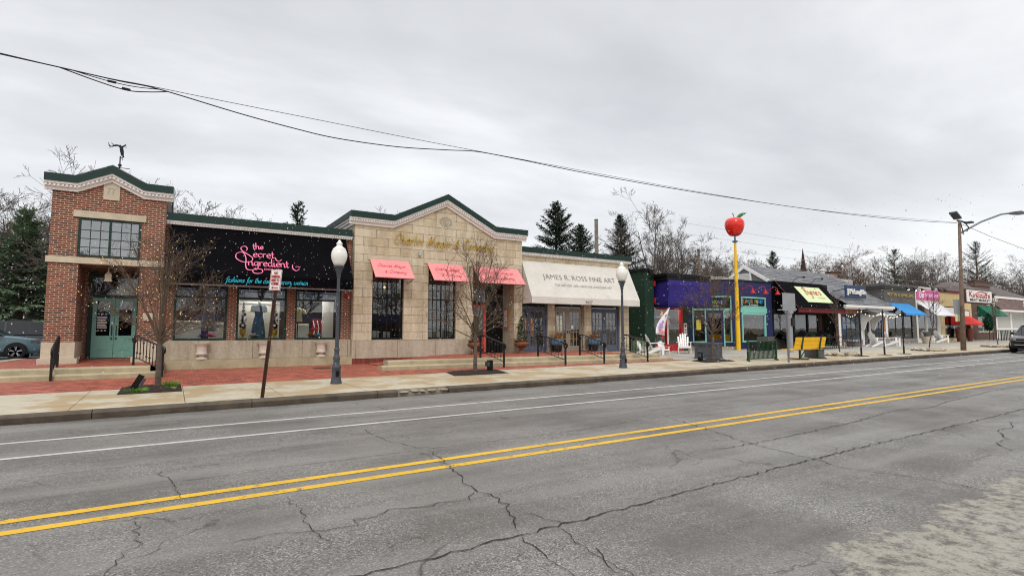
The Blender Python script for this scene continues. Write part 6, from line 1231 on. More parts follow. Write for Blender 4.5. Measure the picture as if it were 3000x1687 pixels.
# bulb string posts
posts=[(29.15,14.0),(31.5,14.0),(33.4,13.9)]
for i,(x,y) in enumerate(posts):
    z=gz(x,y); t=thing('string_light_post','slim black post for the bulb string, '+['left one by the rock ring','middle of three','right one near the blue awning'][i],'post',(x,y,z),'posts holding the bulb string'); MB().tube([(x,y,z),(x,y,2.72)],.03,6).build('pole',M['iron'],t); MB().lathe([(.33,z),(.33,z+.02),(.06,z+.035)],(x,y,0),18).build('foot',M['iron'],t); MB().lathe([(.045,z+.03),(.045,z+.42)],(x,y,0),8).build('socket',M['iron'],t)
def bulbs(name,path,label,n,mat,sag=.25,r=.045):
    t=thing(name,label,'string lights',path[0]); mb=MB(); bl=MB()
    for a,b in zip(path,path[1:]):
        a=Vector(a);b=Vector(b); pts=[a.lerp(b,i/10)-Vector((0,0,sag*4*(i/10)*(1-i/10))) for i in range(11)]; mb.tube(pts,.008,4)
        for i in range(n): u=(i+.5)/n; p=a.lerp(b,u)-Vector((0,0,sag*4*u*(1-u)+.06)); bl.ball((p.x,p.y,p.z),r,6,4)
    mb.build('cord',M['iron'],t); bl.build('bulb',M[mat],t)
bulbs('bulb_string',[(42.6,21.4,2.9),(29.15,14.,2.72),(31.5,14.,2.65),(33.4,13.9,2.62),(46.5,20.6,2.9)],'drooping string of clear bulbs between the slim black posts',6,'bulb_white',.25,.022)
# rock rings round the saplings
def rocks(x,y,rx,ry,label,n=13):
    t=thing('rock_ring',label,'rock ring',P(x,y),'rock rings round the saplings'); rg=random.Random(int(x)); MB().add([(x+rx*1.15*math.cos(a),y+ry*1.15*math.sin(a),gz(x,y)+.03) for a in [6.283*i/16 for i in range(16)]],[tuple(range(16))]).build('soil',M['mulch'],t)
    for i in range(n):
        a=6.283*i/n+rg.uniform(-.15,.15); k=rg.uniform(.8,1.05); s=rg.uniform(.09,.16); mb=MB(); mb.icos((x+rx*k*math.cos(a),y+ry*k*math.sin(a),gz(x,y)+s*.35),s*1.7,rg.uniform(.8,1.5),rg.uniform(.7,1.2),rg.uniform(.55,.8),.2); mb.build('rock',M['rock'],t)
rocks(29.3,15.2,1.15,.75,'ring of pale rocks round the sapling by the grey cube planter'); rocks(38.9,14.9,1.1,.7,'ring of low pale rocks round the sapling left of the utility pole'); rocks(49.6,14.7,1.3,.8,'ring of low pale rocks round the sapling beside the dark parked car')
# bowl planter, tall red pots, standard tree, high tables
z=gz(54.5,20.9); t=thing('bowl_planter','wide stone bowl planter with a dark pot on top, by the white boutique','planter',(54.5,20.9,z)); MB().lathe([(.25,z),(.3,z+.1),(.4,z+.55),(.42,z+.6),(.34,z+.6)],(54.5,20.9,0),20).build('bowl',M['urn_stone'],t,smooth=True); MB().lathe([(.2,z+.6),(.3,z+.98),(.26,z+.98),(1e-5,z+.94)],(54.5,20.9,0),16).build('pot',M['char'],t,smooth=True)
for i,(x,y) in enumerate(((63.2,21.6),(65.6,21.6))):
    z=gz(x,y); t=thing('tall_red_pot','tall dark red pot with reddish grass '+['left','right']['01'.index(str(i))]+' of the utility pole','planter',(x,y,z),'tall red pots at the ochre shop'); MB().lathe([(.2,z),(.31,z+1.15),(.31,z+1.2),(1e-5,z+1.15)],(x,y,0),16).build('pot',M['terracotta'],t,smooth=True); mb=MB()
    for j in range(90): o=Vector((x+rnd.uniform(-.25,.25),y+rnd.uniform(-.2,.2),z+1.1)); d=Vector((rnd.uniform(-.3,.3),rnd.uniform(-.3,.3),1)); mb.add([o-Vector((.02,0,0)),o+Vector((.02,0,0)),o+d*rnd.uniform(.4,.9)],[(0,1,2)])
    mb.build('grass',M['urn_rust'],t,fix=False)
t=thing('standard_tree','slim clipped dark green standard tree by the coffee shop window','tree',P(70.5,21.6)); z=gz(70.5,21.6); MB().tube([(70.5,21.6,z),(70.5,21.6,2.4)],.04,6).build('trunk',M['bark'],t); mb=MB()
for i in range(900):
    a=rnd.uniform(0,6.283); h=rnd.random(); r=.46*math.sin(math.pi*min(1,.12+h*.88))*rnd.uniform(.6,1.05); o=Vector((70.5+r*math.cos(a),21.6+r*math.sin(a),1.75+1.6*h)); d=Vector((rnd.gauss(0,1),rnd.gauss(0,1),rnd.gauss(0,1))).normalized(); e=d.orthogonal()*.05; mb.add([o-e,o+e,o+d*.22],[(0,1,2)])
mb.build('crown',M['hedge'],t,fix=False)
for i,x in enumerate((70.6,71.9,73.2,74.5)):
    z=gz(x,20.9); t=thing('bar_table','black high table outside the coffee shop, %s from the left'%['first','second','third','fourth'][i],'table',(x,20.9,z),'black high tables at the coffee shop'); MB().box(x-.55,x+.55,20.5,21.3,z+.98,z+1.03).build('top',M['iron'],t)
    for u in (-.45,.45):
        for v in (20.6,21.2): MB().bar((x+u,v,z),(x+u,v,z+.98),.05).build('leg',M['iron'],t)
# utility pole with street light arm and floodlights
z=gz(41.1,13.9); t=thing('utility_pole','weathered wooden utility pole with a street light arm at the far kerb','utility pole',(41.1,13.9,z)); MB().tube([(41.1,13.9,z-.2),(41.4,13.9,4.5),(41.72,13.9,8.45)],[.15,.105,.078],12).build('pole',M['pole_wood'],t,smooth=2)
mb=MB(); mb.tube([(41.7,13.9,7.7),(43.6,13.4,8.55),(45.4,12.9,9.15),(46.4,12.6,9.3)],.06,6); mb.build('arm',M['galv'],t,smooth=True); MB().prism([(46.2,9.2),(46.3,9.36),(47.2,9.5),(48.0,9.46),(48.1,9.38),(47.2,9.28)],12.35,12.75).build('street_light',M['lamp_grey'],t)
mb=MB(); mb.bar((41.0,13.75,8.42),(42.3,13.75,8.42),.1,.08); mb.tube([(41.3,13.7,8.4),(41.1,13.6,8.1),(41.3,13.6,7.7),(41.6,13.7,7.6)],.03,5); mb.tube([(41.9,13.7,8.4),(42.2,13.6,8.1),(41.9,13.6,7.8)],.03,5); mb.build('crossarm',M['iron'],t)
for x,tl in ((40.3,24),(42.3,0)): MB().obox((x,13.6,8.62 if tl else 8.4),(.75 if tl else .4,.4,.1),Matrix.Rotation(R(tl),3,'Y')).build('floodlight',M['lamp_grey'],t)
for u,x in ((0,41.1),(1,41.1)): pass
mb=MB(); mb.box(39.35,40.2,13.72,13.75,2.8,3.9) if False else None
for i,(x0,x1,z0,z1,m_) in enumerate(((40.75,41.05,2.75,3.55,'sign_grey'),(41.6,41.9,2.75,3.55,'sign_grey'))): pass
MB().box(40.72,42.02,14.1,14.13,2.65,3.55).build('sign_plate',M['sign_grey'],t); MB().box(40.88,41.9,14.1,14.13,2.2,2.62).build('sign_plate',M['cream_sign'],t)
# overhead cable hanging from the pole and out of the frame to the left
wire=[(-14,13.9,7.6),(-9,13.9,7.25),(-5,13.9,7.02),(-3.04,13.9,6.95),(-2.14,13.9,6.92),(-1.15,13.9,6.88),(-.44,13.9,6.87),(1.13,13.9,6.67),(2.4,13.9,6.55),(3.42,13.9,6.50),(5.,13.9,6.57),(6.5,13.9,6.75),(7.44,13.9,6.87),(8.83,13.9,6.885),(12.,13.9,6.87),(18.2,13.9,6.99),(27.1,13.9,7.33),(35,13.9,7.8),(41.2,13.85,8.3)]
def spline(P,k=5):
    P=[Vector(p) for p in P]; out=[]
    for i in range(len(P)-1):
        a=P[max(0,i-1)];b=P[i];c=P[i+1];d=P[min(len(P)-1,i+2)]
        for j in range(k): t=j/k; out.append(.5*((2*b)+(c-a)*t+(2*a-5*b+4*c-d)*t*t+(3*b-a-3*c+d)*t**3))
    return out+[P[-1]]
tag(MB().tube(spline(wire),.0135,5).build('overhead_cable',M['cable'],None),'thick black bundled cable sagging across the sky to the utility pole','cable')
tag(MB().tube(spline([(-14,13.9,7.65),(-3.04,13.9,6.97),(-.44,13.9,6.90),(2.9,13.9,6.885),(7.44,13.9,6.89),(18.2,13.9,7.02),(27.1,13.9,7.36),(41.2,13.9,8.34)]),.007,4).build('messenger_wire',M['cable'],None),'thin straight wire just above the thick sagging cable','wire')
mb=MB(); mb.tube(spline([(-2.14,13.9,6.92),(-1.5,13.9,6.78),(-1.0,13.9,6.71),(-.6,13.9,6.77),(-.3,13.9,6.85)]),.012,4); mb.tube(spline([(-2.0,13.9,6.92),(-1.4,13.9,6.84),(-.9,13.9,6.82),(-.4,13.9,6.87)]),.009,4); mb.tube([(-1.35,13.9,6.835),(-1.2,13.9,6.83)],.025,6); mb.tube([(-1.1,13.9,6.74),(-.95,13.9,6.73)],.025,6); tag(mb.build('cable_splice',M['cable'],None),'loose looped splice hanging below the cable at upper left','cable')
tag(MB().tube([(41.7,13.9,8.35),(47,13.9,7.95),(53,13.9,7.62),(70,13.9,7.0)],.014,5).build('service_wire',M['cable'],None),'wire running from the utility pole down to the right edge','wire')
for i,(ya,za,zb) in enumerate(((34,11.6,13.2),(34,10.6,12.0),(34,9.6,10.8),(34,8.4,9.2))):
    tag(MB().tube(spline([(40,ya,za),(75,ya,za-.1),(110,ya,zb-.3),(190,ya,zb+1.5)]),.011,4).build('power_line',M['box_grey'],None),'faint distant power line, %s of four over the far trees'%['highest','second highest','third highest','lowest'][i],'wire','distant power lines')
# bare poles behind the shops
t=thing('grey_pole','thick grey wooden pole rising behind the pale awning shop','pole',(34.5,40,.2)); MB().tube([(34.5,40,0),(34.5,40,12.3)],[.22,.18],10).build('shaft',M['pole_grey'],t,smooth=2); MB().lathe([(.19,12.3),(.19,12.38),(.02,12.4)],(34.5,40,0),10).build('cap',M['lamp_grey'],t)
t=thing('brown_pole','brown utility pole with a crossarm behind the purple awning shop','utility pole',(55.4,45,.2)); MB().tube([(55.4,45,0),(55.4,45,11.8)],[.22,.16],8).build('shaft',M['pole_wood'],t,smooth=2); MB().bar((54.0,45,9.3),(56.8,45,9.3),.12).build('crossarm',M['rust'],t)
# ------------------------------------------------------------------ street trees with string lights
def street_crown(seed,H,Rc):
    """low branching ornamental tree: limbs fan out from about 1.2 m to a wide dome"""
    rg=random.Random(seed); tr=MB(); cr=MB(); tips=[]
    rv=lambda:Vector((rg.gauss(0,1),rg.gauss(0,1),rg.gauss(0,1))).normalized()
    lean=Vector((rg.uniform(-.06,.06),rg.uniform(-.06,.06),0)); tr.tube([Vector((0,0,-.1)),Vector((0,0,.06)),lean*.4+Vector((0,0,.5)),lean*.7+Vector((0,0,.95)),lean+Vector((0,0,1.4))],[.1,.072,.06,.058,.045],8,caps=False)
    zc=1.15+(H-1.15)*.26
    def twig(p,d,L,r,lv):
        path=[p];rad=[r]; seg=4 if lv<3 else 3
        for i in range(seg):
            d=(d+rv()*.24+Vector((0,0,.03))).normalized(); p=p+d*L/seg; path.append(p); rad.append(max(.0022,r*(1-.6*(i+1)/seg)))
        cr.tube(path,rad,4 if lv<3 else 3,caps=False); tips.append(path[-1])
        if lv>=4: return
        for k in range((0,0,6,4,3)[lv+1] if lv<4 else 0):
            t=rg.uniform(.15,1)*seg; i=min(seg-1,int(t)); q=path[i].lerp(path[i+1],t-i); dd=(path[i+1]-path[i]).normalized(); x=dd.cross(rv()).normalized(); an=rg.uniform(.45,1.); twig(q,(dd*math.cos(an)+x*math.sin(an)).normalized(),L*rg.uniform(.42,.62),max(.0024,lerp(rad[i],rad[i+1],t-i)*.6),lv+1)
    nm=17
    for k in range(nm):
        az=k*2.4+rg.uniform(-.3,.3); el=R(lerp(2,86,(k/(nm-1))**1.25)); dz=math.sin(el); T=Vector((math.cos(az)*Rc*math.cos(el),math.sin(az)*Rc*math.cos(el),zc-1.+(H-zc+1.)*dz if False else zc+(H-zc)*dz*rg.uniform(.85,1.03)-(.25*(1-dz)))); q_=rg.uniform(.85,1.1); T.x*=q_; T.y*=q_
        S0=lean*.9+Vector((0,0,rg.uniform(1.02,1.38))); C=S0.lerp(T,.4)+Vector((0,0,-.06 if el<.5 else .12)); path=[];m=8
        for i in range(m+1): t=i/m; path.append(S0*(1-t)**2+C*2*t*(1-t)+T*t*t+rv()*.035*t)
        rad=[lerp(.026,.006,(i/m)**.7) for i in range(m+1)]; cr.tube(path,rad,5,caps=False); L=(T-S0).length; tips.append(T)
        for j in range(10):
            t=rg.uniform(.2,1.)**.6*m; i=min(m-1,int(t)); q=path[i].lerp(path[i+1],t-i); dd=(path[i+1]-path[i]).normalized(); x=dd.cross(rv()).normalized(); an=rg.uniform(.35,.95); twig(q,(dd*math.cos(an)+x*math.sin(an)).normalized(),L*rg.uniform(.24,.42)*(1.1-.35*t/m),lerp(.010,.006,t/m),2)
    return tr,cr,tips
def street_tree(seed,H,loc,label,lights,lmat,nl,Rc=1.5):
    g=street_crown(seed,H,Rc); tips=g[2]
    t=tree_thing('street_tree',label,g,loc,'bark','twig_street',None)
    rg=random.Random(seed); pts=[p for p in tips if p.z>1.2]; rg.shuffle(pts); mb=MB(); P_=[]
    for p in pts[:int(nl*.8)]: q=p*.97+Vector((rg.uniform(-.05,.05),rg.uniform(-.05,.05),rg.uniform(-.05,.05))); P_.append((loc[0]+q.x,loc[1]+q.y,loc[2]+q.z)); mb.ball(P_[-1],.0075 if lmat=='bulb' else .0055,5,4)
    sl_=thing('tree_lights',lights,'string lights',loc); tag(mb.build('bulb',M[lmat],sl_,fix=False),kind='stuff'); P_.sort(key=lambda p:(round(math.atan2(p[1]-loc[1],p[0]-loc[0])*2),p[2])); cb=MB(); cb.tube(P_,.0012,3,caps=False); cb.build('cord',M['cable'],sl_,fix=False); return t
street_tree(11,3.75,(-.22,16.25,gz(-.22,16.25)+.03),'bare street tree in the left pit, its twigs full of yellow bulbs','yellow fairy lights in the leftmost street tree','bulb',150,1.42)
street_tree(23,4.05,(8.45,15.85,gz(8.45,15.85)+.03),'bare wide street tree in front of the coral door','dim amber fairy lights in the street tree before the coral door','bulb_red',110,1.55)
street_tree(37,3.75,(19.85,15.55,gz(19.85,15.55)+.03),'bare street tree before the purple awning and the square planter','dim amber fairy lights in the street tree before the purple awning','bulb_red',100,1.4)
def sapling(seed,H,x,y,label):
    g=grow(seed,H,1.2,.3,5,3,.024,(0,4,3),.5,up=.6,jit=.13,mainlen=1.3,rmin=.006); tree_thing('sapling',label,g,(x,y,gz(x,y)),'twig','twig',"saplings in rock rings")
sapling(3,3.3,29.5,15.2,'slim bare sapling in the rock ring before the navy roof sign'); sapling(5,3.6,39.2,14.95,'slim bare sapling before the magenta sign'); sapling(8,3.5,49.5,14.7,'slim bare sapling left of the dark parked car')
# ------------------------------------------------------------------ trees behind the shops
rg0=random.Random(5)
V_=[grow(101,16,2.6,.62,7,5,.27,(0,7,5,4,4),.64,up=.3,jit=.2,rmin=.011),grow(102,16,3.4,.5,6,5,.27,(0,8,5,4,4),.6,up=.4,jit=.18,rmin=.011),grow(103,16,2.2,.78,8,5,.28,(0,7,5,4,4),.62,up=.24,jit=.22,rmin=.011),grow(104,16,3.5,.62,5,5,.26,(0,7,5,4,2),.6,up=.34,jit=.2,rmin=.011)]
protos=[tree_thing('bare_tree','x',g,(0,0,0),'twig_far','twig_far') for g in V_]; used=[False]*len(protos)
def bare(v,x,y,h,label,wd=1.,rz=None,mat=None,grp='bare trees behind the shops'):
    s=h*(.97 if x<20 else (.98 if 'tallest' in label else .95))/16.; loc=(x,y,G*x-.1); rz=rg0.uniform(0,6.28) if rz is None else rz
    if not used[v]: used[v]=True; r=protos[v]; r.location=loc; r.rotation_euler=(0,0,rz); r.scale=(s*wd,s*wd,s); r['label']=label
    else: r=dup(protos[v],loc,rz,label,(s*wd,s*wd,s))
    r['group']=grp
    if mat:
        for c in r.children: c.data=c.data.copy(); c.data.materials[0]=M[mat]
    return r
B_=[(1,-11.2,42,10.6,'dark bare tree at the far left edge above the parked cars',1.1),(2,-9.2,52,12.0,'bare tree left of the blue green spruce top',1.),(3,-8.6,47,12.3,'upright bare tree just left of the brick tower',1.2),(0,-12.5,55,11.5,'bare tree half hidden behind the far left one',1.),(2,-6.8,58,12,'bare tree right behind the left edge of the brick tower',1.),
(1,-5.4,46,12.6,'bare tree half hidden behind the left shoulder of the brick tower',1.3),(1,-.6,50,12.8,'bare tree just right of the weathervane, behind the brick tower',1.3),(1,1.6,46,11.9,'bushy bare tree low over the left corner of the black awning shop',1.35),(0,3.6,57,13.,'far bare crown over the left half of the black awning shop',1.3),(1,5.2,60,13.2,'far bare crown midway along the black awning shop roof',1.3),(1,13,55,13.2,'bare crown close left of the limestone gable shoulder',1.3),(2,-2.4,47,12.4,'bare tree behind the ridge of the brick tower gable',1.),(1,6.1,50,11.6,'low bare tree left of the lone pine, close behind the black awning shop',1.2),(2,9.8,53,11.4,'low bare tree right of the lone pine, close behind the black awning shop',1.2),(0,-4.1,42,12.9,'large bare tree rising behind the brick tower and weathervane',.95),
(2,.3,48,12.4,'spreading bare tree just right of the brick tower',.95),(0,2.6,51,13.1,'bare tree over the left end of the black awning shop',.9),(1,4.6,55,12.9,'bare tree over the middle of the black awning shop',.9),(3,7.2,62,13.8,'small far bare tree left of the lone pine',.9),(2,11.5,58,13.,'low bare crown between the pine and the limestone gable',.9),(0,14.6,50,13.4,'bare tree behind the left shoulder of the limestone gable',1.),
(1,29.5,62,12.9,'low bare tree left of the dark spruces',1.),
(3,47.0,44,17.4,'tallest bare tree, open limbed, above the green side wall',1.05),(0,54.6,47,16.6,'tall leaning bare tree right of the tallest one',.9),(1,52.,56,14.5,'bare tree low between the two tall bare ones',1.),(2,43.,52,10.5,'bare tree behind the right end of the pale awning',1.),(3,60.,58,14.6,'slim bare tree by the brown utility pole',1.1),(0,66,58,15.,'bare tree just right of the brown utility pole',1.),(1,73,57,16.2,'round crowned bare tree left of the red apple pole',1.1),(2,79.5,60,16.4,'broad bare tree behind the yellow apple pole',1.),(0,88,62,16.9,'bare tree right of the apple pole',1.),(3,95,65,17.,'bare tree left of the small dark evergreen',1.1),(1,104,66,17.4,'bare tree right of the small dark evergreen',1.),(2,112,66,18.,'bare tree left of the church steeple',.95),
(0,119,68,18.6,'bare tree directly behind the church steeple',1.),(2,128,66,21.2,'dense reddish brown bare crown right of the steeple',1.15),(1,141,68,21.,'bare tree above the grey rooftop unit',1.),(3,150,70,22.5,'bare tree left of the ragged pine',1.),(0,168,70,24.3,'bare tree above the charcoal shop cornice',1.),(1,180,72,25.,'bare tree above the cornice spotlights',1.),(2,192,74,26.4,'bare tree above the magenta sign',1.),(3,205,75,27.2,'bare tree left of the utility pole top',1.05),(0,219,75,27.5,'bare tree directly behind the utility pole',1.),(1,246,74,26,'bare tree right of the tall ragged pine',1.),(2,268,76,26.5,'bare tree above the hanging lightbox sign',1.),(3,296,80,28,'far bare tree above the double chimney',1.05),(0,186,48,21.4,'bare tree cut by the right edge of the photo',1.)]
for b in B_: bare(b[0],b[1],b[2],b[3],b[4],b[5],None,'twig_red' if 'reddish' in b[4] else None)
conifer('spruce','big blue green spruce behind the parked cars at the left edge',9.0,4.3,(-7.9,44,0),1,'needle_blue',dense=1.7,whorl=.34,per=8)
conifer('spruce','tall dark spruce behind the pale awning shop, widest of the three',15.6,8.2,(35.6,48,.2),2,dense=1.1,whorl=.5,droop=.3,per=7)
conifer('spruce','shorter dark spruce just left of the grey wooden pole',14.4,8.4,(42.4,52,.2),3,dense=1.1,whorl=.5,droop=.3,per=7); conifer('spruce','pointed dark spruce just right of the grey wooden pole',15.,6.2,(44.7,47.5,.2),4,dense=1.1,whorl=.5,droop=.28,per=7)
conifer('pine','lone small pine over the black awning shop',11.7,3.0,(8.1,45,0),6,dense=1.,whorl=.6,droop=-.1,gap=.1,taper=.7)
conifer('spruce','small dark evergreen among bare trees right of the apple pole',15.4,7.5,(91.4,58,.5),7,dense=1.,whorl=.7,per=7)
conifer('pine','ragged dark pine above the charcoal shop corner',20.,7.5,(146.5,62,.8),8,dense=.8,whorl=1.1,gap=.25,taper=.55,droop=0.); conifer('pine','tall ragged pine just right of the utility pole',25.3,9.,(190,60,1.),9,dense=.8,whorl=1.4,gap=.25,taper=.55,droop=-.1)
# undergrowth far behind everything: one mass of thicket
mb=MB(); rg=random.Random(9)
for i in range(5500):
    x=rg.uniform(-70,420); y=rg.uniform(78,98); h=rg.uniform(3,7.5)+max(0,x)*.03; z=G*x; dx=rg.gauss(0,.8); w=rg.uniform(.02,.06); mb.add([(x-w,y,z),(x+w,y,z),(x+dx+w*.3,y+rg.gauss(0,.5),z+h),(x+dx-w*.3,y,z+h)],[(0,1,2,3)])
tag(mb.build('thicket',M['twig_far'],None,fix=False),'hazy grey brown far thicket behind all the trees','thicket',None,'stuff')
# ------------------------------------------------------------------ cars
def suv(label,m_,loc,rz,L=4.75,W=1.92,H=1.72,name='parked_car'):
    t=thing(name,label,'car',(0,0,0)); hw=W/2
    # stations: x, z bottom, z belt, half width
    ST=[(0,.42,.72,.62),(.08,.32,.86,.8),(.3,.27,.95,.9),(.9,.25,1.05,.96),(1.35,.25,1.1,.985),(2.2,.25,1.12,1.),(3.4,.25,1.13,1.),(4.3,.27,1.12,.97),(4.62,.32,1.05,.92),(4.75,.45,.9,.84)]
    k=L/4.75; mb=MB(); n=12; ring=[]
    for x,zb,zt,w in ST:
        w*=hw; q=[(-w*.82,zb),(-w*.97,zb+.12),(-w,zb+.3),(-w*.995,lerp(zb,zt,.62)),(-w*.96,zt-.06),(-w*.86,zt),(w*.86,zt),(w*.96,zt-.06),(w*.995,lerp(zb,zt,.62)),(w,zb+.3),(w*.97,zb+.12),(w*.82,zb)]
        ring.append([(-x*k,a,b) for a,b in q])
    mb.v=[p for r in ring for p in r]
    for i in range(len(ring)-1):
        for j in range(n): mb.f.append((i*n+j,i*n+(j+1)%n,(i+1)*n+(j+1)%n,(i+1)*n+j)); mb.m.append(0)
    mb.f+= [tuple(range(n)),tuple(range((len(ring)-1)*n+n-1,(len(ring)-1)*n-1,-1))]; mb.m+=[0,0]
    body=mb.build('body',M[m_],t,smooth=True); body.modifiers.new('b','BEVEL').width=.02
    # cabin: glass band then roof
    C=[(1.35,1.1,.86,1.11,.85),(2.1,1.12,.93,H-.07,.74),(3.0,1.13,.93,H,.76),(4.0,1.13,.92,H-.03,.74),(4.6,1.06,.86,1.3,.8)]
    gl=MB(); gr=[]
    for x,zb,w,zt,w2 in C: gr.append([(-x*k,-w*hw,zb),(-x*k,-w2*hw,zt),(-x*k,w2*hw,zt),(-x*k,w*hw,zb)])
    gl.v=[p for r in gr for p in r]
    for i in range(len(gr)-1):
        for j in range(3): gl.f.append((4*i+j,4*i+j+1,4*i+5+j,4*i+4+j)); gl.m.append(0)
    gl.build('window_band',M['car_glass'],t,smooth=False)
    rf=MB(); rp=[(2.0,H-.075,.72),(2.15,H-.03,.75),(3.0,H+.025,.77),(4.0,H-.005,.75),(4.2,H-.1,.74)]
    for x,z,w in rp: rf.v+=[(-x*k,-w*hw,z-.03),(-x*k,-w*hw*.86,z+.02),(-x*k,w*hw*.86,z+.02),(-x*k,w*hw,z-.03)]
    for i in range(len(rp)-1):
        for j in range(3): rf.f.append((4*i+j,4*i+j+1,4*i+5+j,4*i+4+j)); rf.m.append(0)
    for s in (-1,1):
        for (xa,za,xb,zb) in ((1.38,1.12,2.08,H-.08),(2.75,1.14,2.8,H-.03),(3.65,1.14,3.65,H-.04),(4.5,1.12,4.05,H-.08)): rf.bar((-xa*k,s*hw*.925,za),(-xb*k,s*hw*.755,zb),.07,.03)
    rf.build('roof',M[m_],t,smooth=True)
    for x in (.92,3.75):
        for s in (-1,1):
            Mx=Matrix.Rotation(R(90)*-s,3,'X'); c=(-x*k,s*(hw-.088),.365); mb=MB(); mb.lathe([(.24,-.11),(.345,-.11),(.365,-.07),(.365,.09),(.345,.115),(.26,.12),(.235,.1)],c,28,Mx); w=mb.build('wheel',M['tyre'],t,smooth=True)
            mb=MB(); mb.lathe([(.235,.1),(.25,.105),(.24,.115),(.225,.09)],c,28,Mx); mb.lathe([(1e-5,.1),(.06,.1),(.06,.075)],c,12,Mx)
            for i in range(5):
                a=6.283*i/5+.3
                for da in (-.14,.14): p=Vector((.05*math.cos(a),.05*math.sin(a),.09)); q=Vector((.235*math.cos(a+da),.235*math.sin(a+da),.1)); mb.bar(Vector(c)+Mx@p,Vector(c)+Mx@q,.03,.03)
            mb.build('rim',M['chrome'],w); MB().lathe([(1e-5,.0),(.235,.0)],c,24,Mx).build('brake_disc',M['black'],w)
            ar=MB(); pts=[(-x*k+.43*math.cos(a),.365+.43*math.sin(a)) for a in [R(-12)+R(204)*i/16 for i in range(17)]]; ar.prism(pts,s*(hw*.97),s*(hw*1.004)); ar.build('wheel_arch',M['tyre'],t)
    gb=MB(); gb.box(-.06,.012,-hw*.5,hw*.5,.62,.84); gb.box(-.06,.02,-hw*.62,hw*.62,.3,.46); gb.build('grille',M['black'],t); mb=MB(); mb.tube([(.03,-hw*.6,.5),(.05,0,.49),(.03,hw*.6,.5)],.018,5); mb.bar((.02,-hw*.5,.73),(.02,hw*.5,.73),.03); mb.build('bumper_trim',M['chrome'],t)
    for s in (-1,1):
        MB().prism([(.0,s*hw*.5),(.01,s*hw*.62),(-.12,s*hw*.82),(-.42,s*hw*.925),(-.4,s*hw*.82),(-.06,s*hw*.52)],.76,.9,'z').build('headlight',M['chrome'],t)
        mb=MB(); mb.icos((-1.55*k,s*(hw+.1),1.2),.14,.7,1,.75); mb.bar((-1.55*k,s*hw*.9,1.12),(-1.55*k,s*(hw+.06),1.17),.04); mb.build('mirror',M[m_],t,smooth=True)
    mb=MB(); mb.box(-4.2*k,-.5*k,-hw*.995,hw*.995,.25,.36); mb.build('sill',M['tyre'],t)
    t.location=loc; t.rotation_euler=(0,0,rz); return t
m=NT('car_glass'); m.set(Base_Color=(.012,.014,.017,1),Roughness=.04); m.b.inputs['Specular IOR Level'].default_value=.6; M['car_glass']=m.mat
suv('pale teal car parked at the left edge, its nose towards the brick tower','car_teal',(-5.15,34.7,.29),.0,H=1.66); suv('dark grey car parked behind the pale teal one','car_dark',(-3.4,38.5,.29),.02,L=5.,H=1.82); suv('dark car parked at the kerb, cut by the right edge of the photo','car_black',(43.0,11.45,G*43),math.pi,W=1.95,H=1.75)
# dark lot sign behind the cars
t=thing('lot_sign','small dark roofed sign board behind the parked cars','sign',(-7.3,40,.3)); MB().box(-7.72,-6.95,40,40.06,1.6,2.1).build('board',M['black'],t); MB().prism([(-7.85,2.12),(-6.8,2.12),(-7.3,2.28)],39.95,40.12).build('roof',M['roof_tar'],t)
for x in (-7.7,-6.97): MB().box(x-.04,x+.04,40.0,40.07,.3,1.59).build('post',M['black'],t)
text('EST. 1979','lettering',M['sign_white'],t,(-7.35,39.99,1.85),(1,0,0),(0,0,1),width=.55,height=.12) if False else None
# ------------------------------------------------------------------ the far side of the street, seen only mirrored in the windows
O=thing('opposite_shop','low pale shop with a blue band across the street, mirrored in the shop windows','building',(6,-17,0)); mb=MB(); wall(mb,-16,24,0,3.6,-17,(),.3); mb.box(-16,24,-24,-16.69,0,3.59); mb.build('wall',M['brick_dark'],O); mb=MB(); mb.box(-16,24,-16.69,-16.6,2.7,3.3); mb.build('blue_band',M['blue_valance'],O); mb=MB()
for i in range(9): mb.box(-15+i*4.3,-12+i*4.3,-16.69,-16.62,.5,2.5)
mb.build('window',M['car_glass'],O); struct('far_pavement',MB().box(-60,220,-9,-4.2,-.3,.12),M['walk'])
for i,(x,y,h) in enumerate(((-22,-30,10),(-8,-32,11.5),(4,-30,11),(15,-33,11.5),(27,-30,11),(38,-28,10),(52,-30,11))): bare(i%4,x,y,h,'bare tree across the street, mirrored in the shop windows, %s along the row'%['first','second','third','fourth','fifth','sixth','seventh'][i],1.2,None,None,'bare trees across the street')
# ------------------------------------------------------------------ falling snow: loose wet flakes in the air
mb=MB(); rg=random.Random(4); yaw=R(31.9)
for i in range(3000):
    d=8+12.*rg.random()**.8; a=yaw+R(rg.uniform(-46,46)); x,y=d*math.sin(a),d*math.cos(a); z=1.6+d*rg.uniform(-.065,.2)
    if y>20.6 or z<.2: continue
    r=rg.choice((.0045,.0055,.0065,.008))*rg.uniform(.75,1.2); mb.icos((x,y,z),r,1.0,1.,rg.uniform(1,1.5),.25)
tag(mb.build('falling_snow',M['snow'],None,smooth=2,fix=False),'loose white snowflakes drifting in the air','snow',None,'stuff')
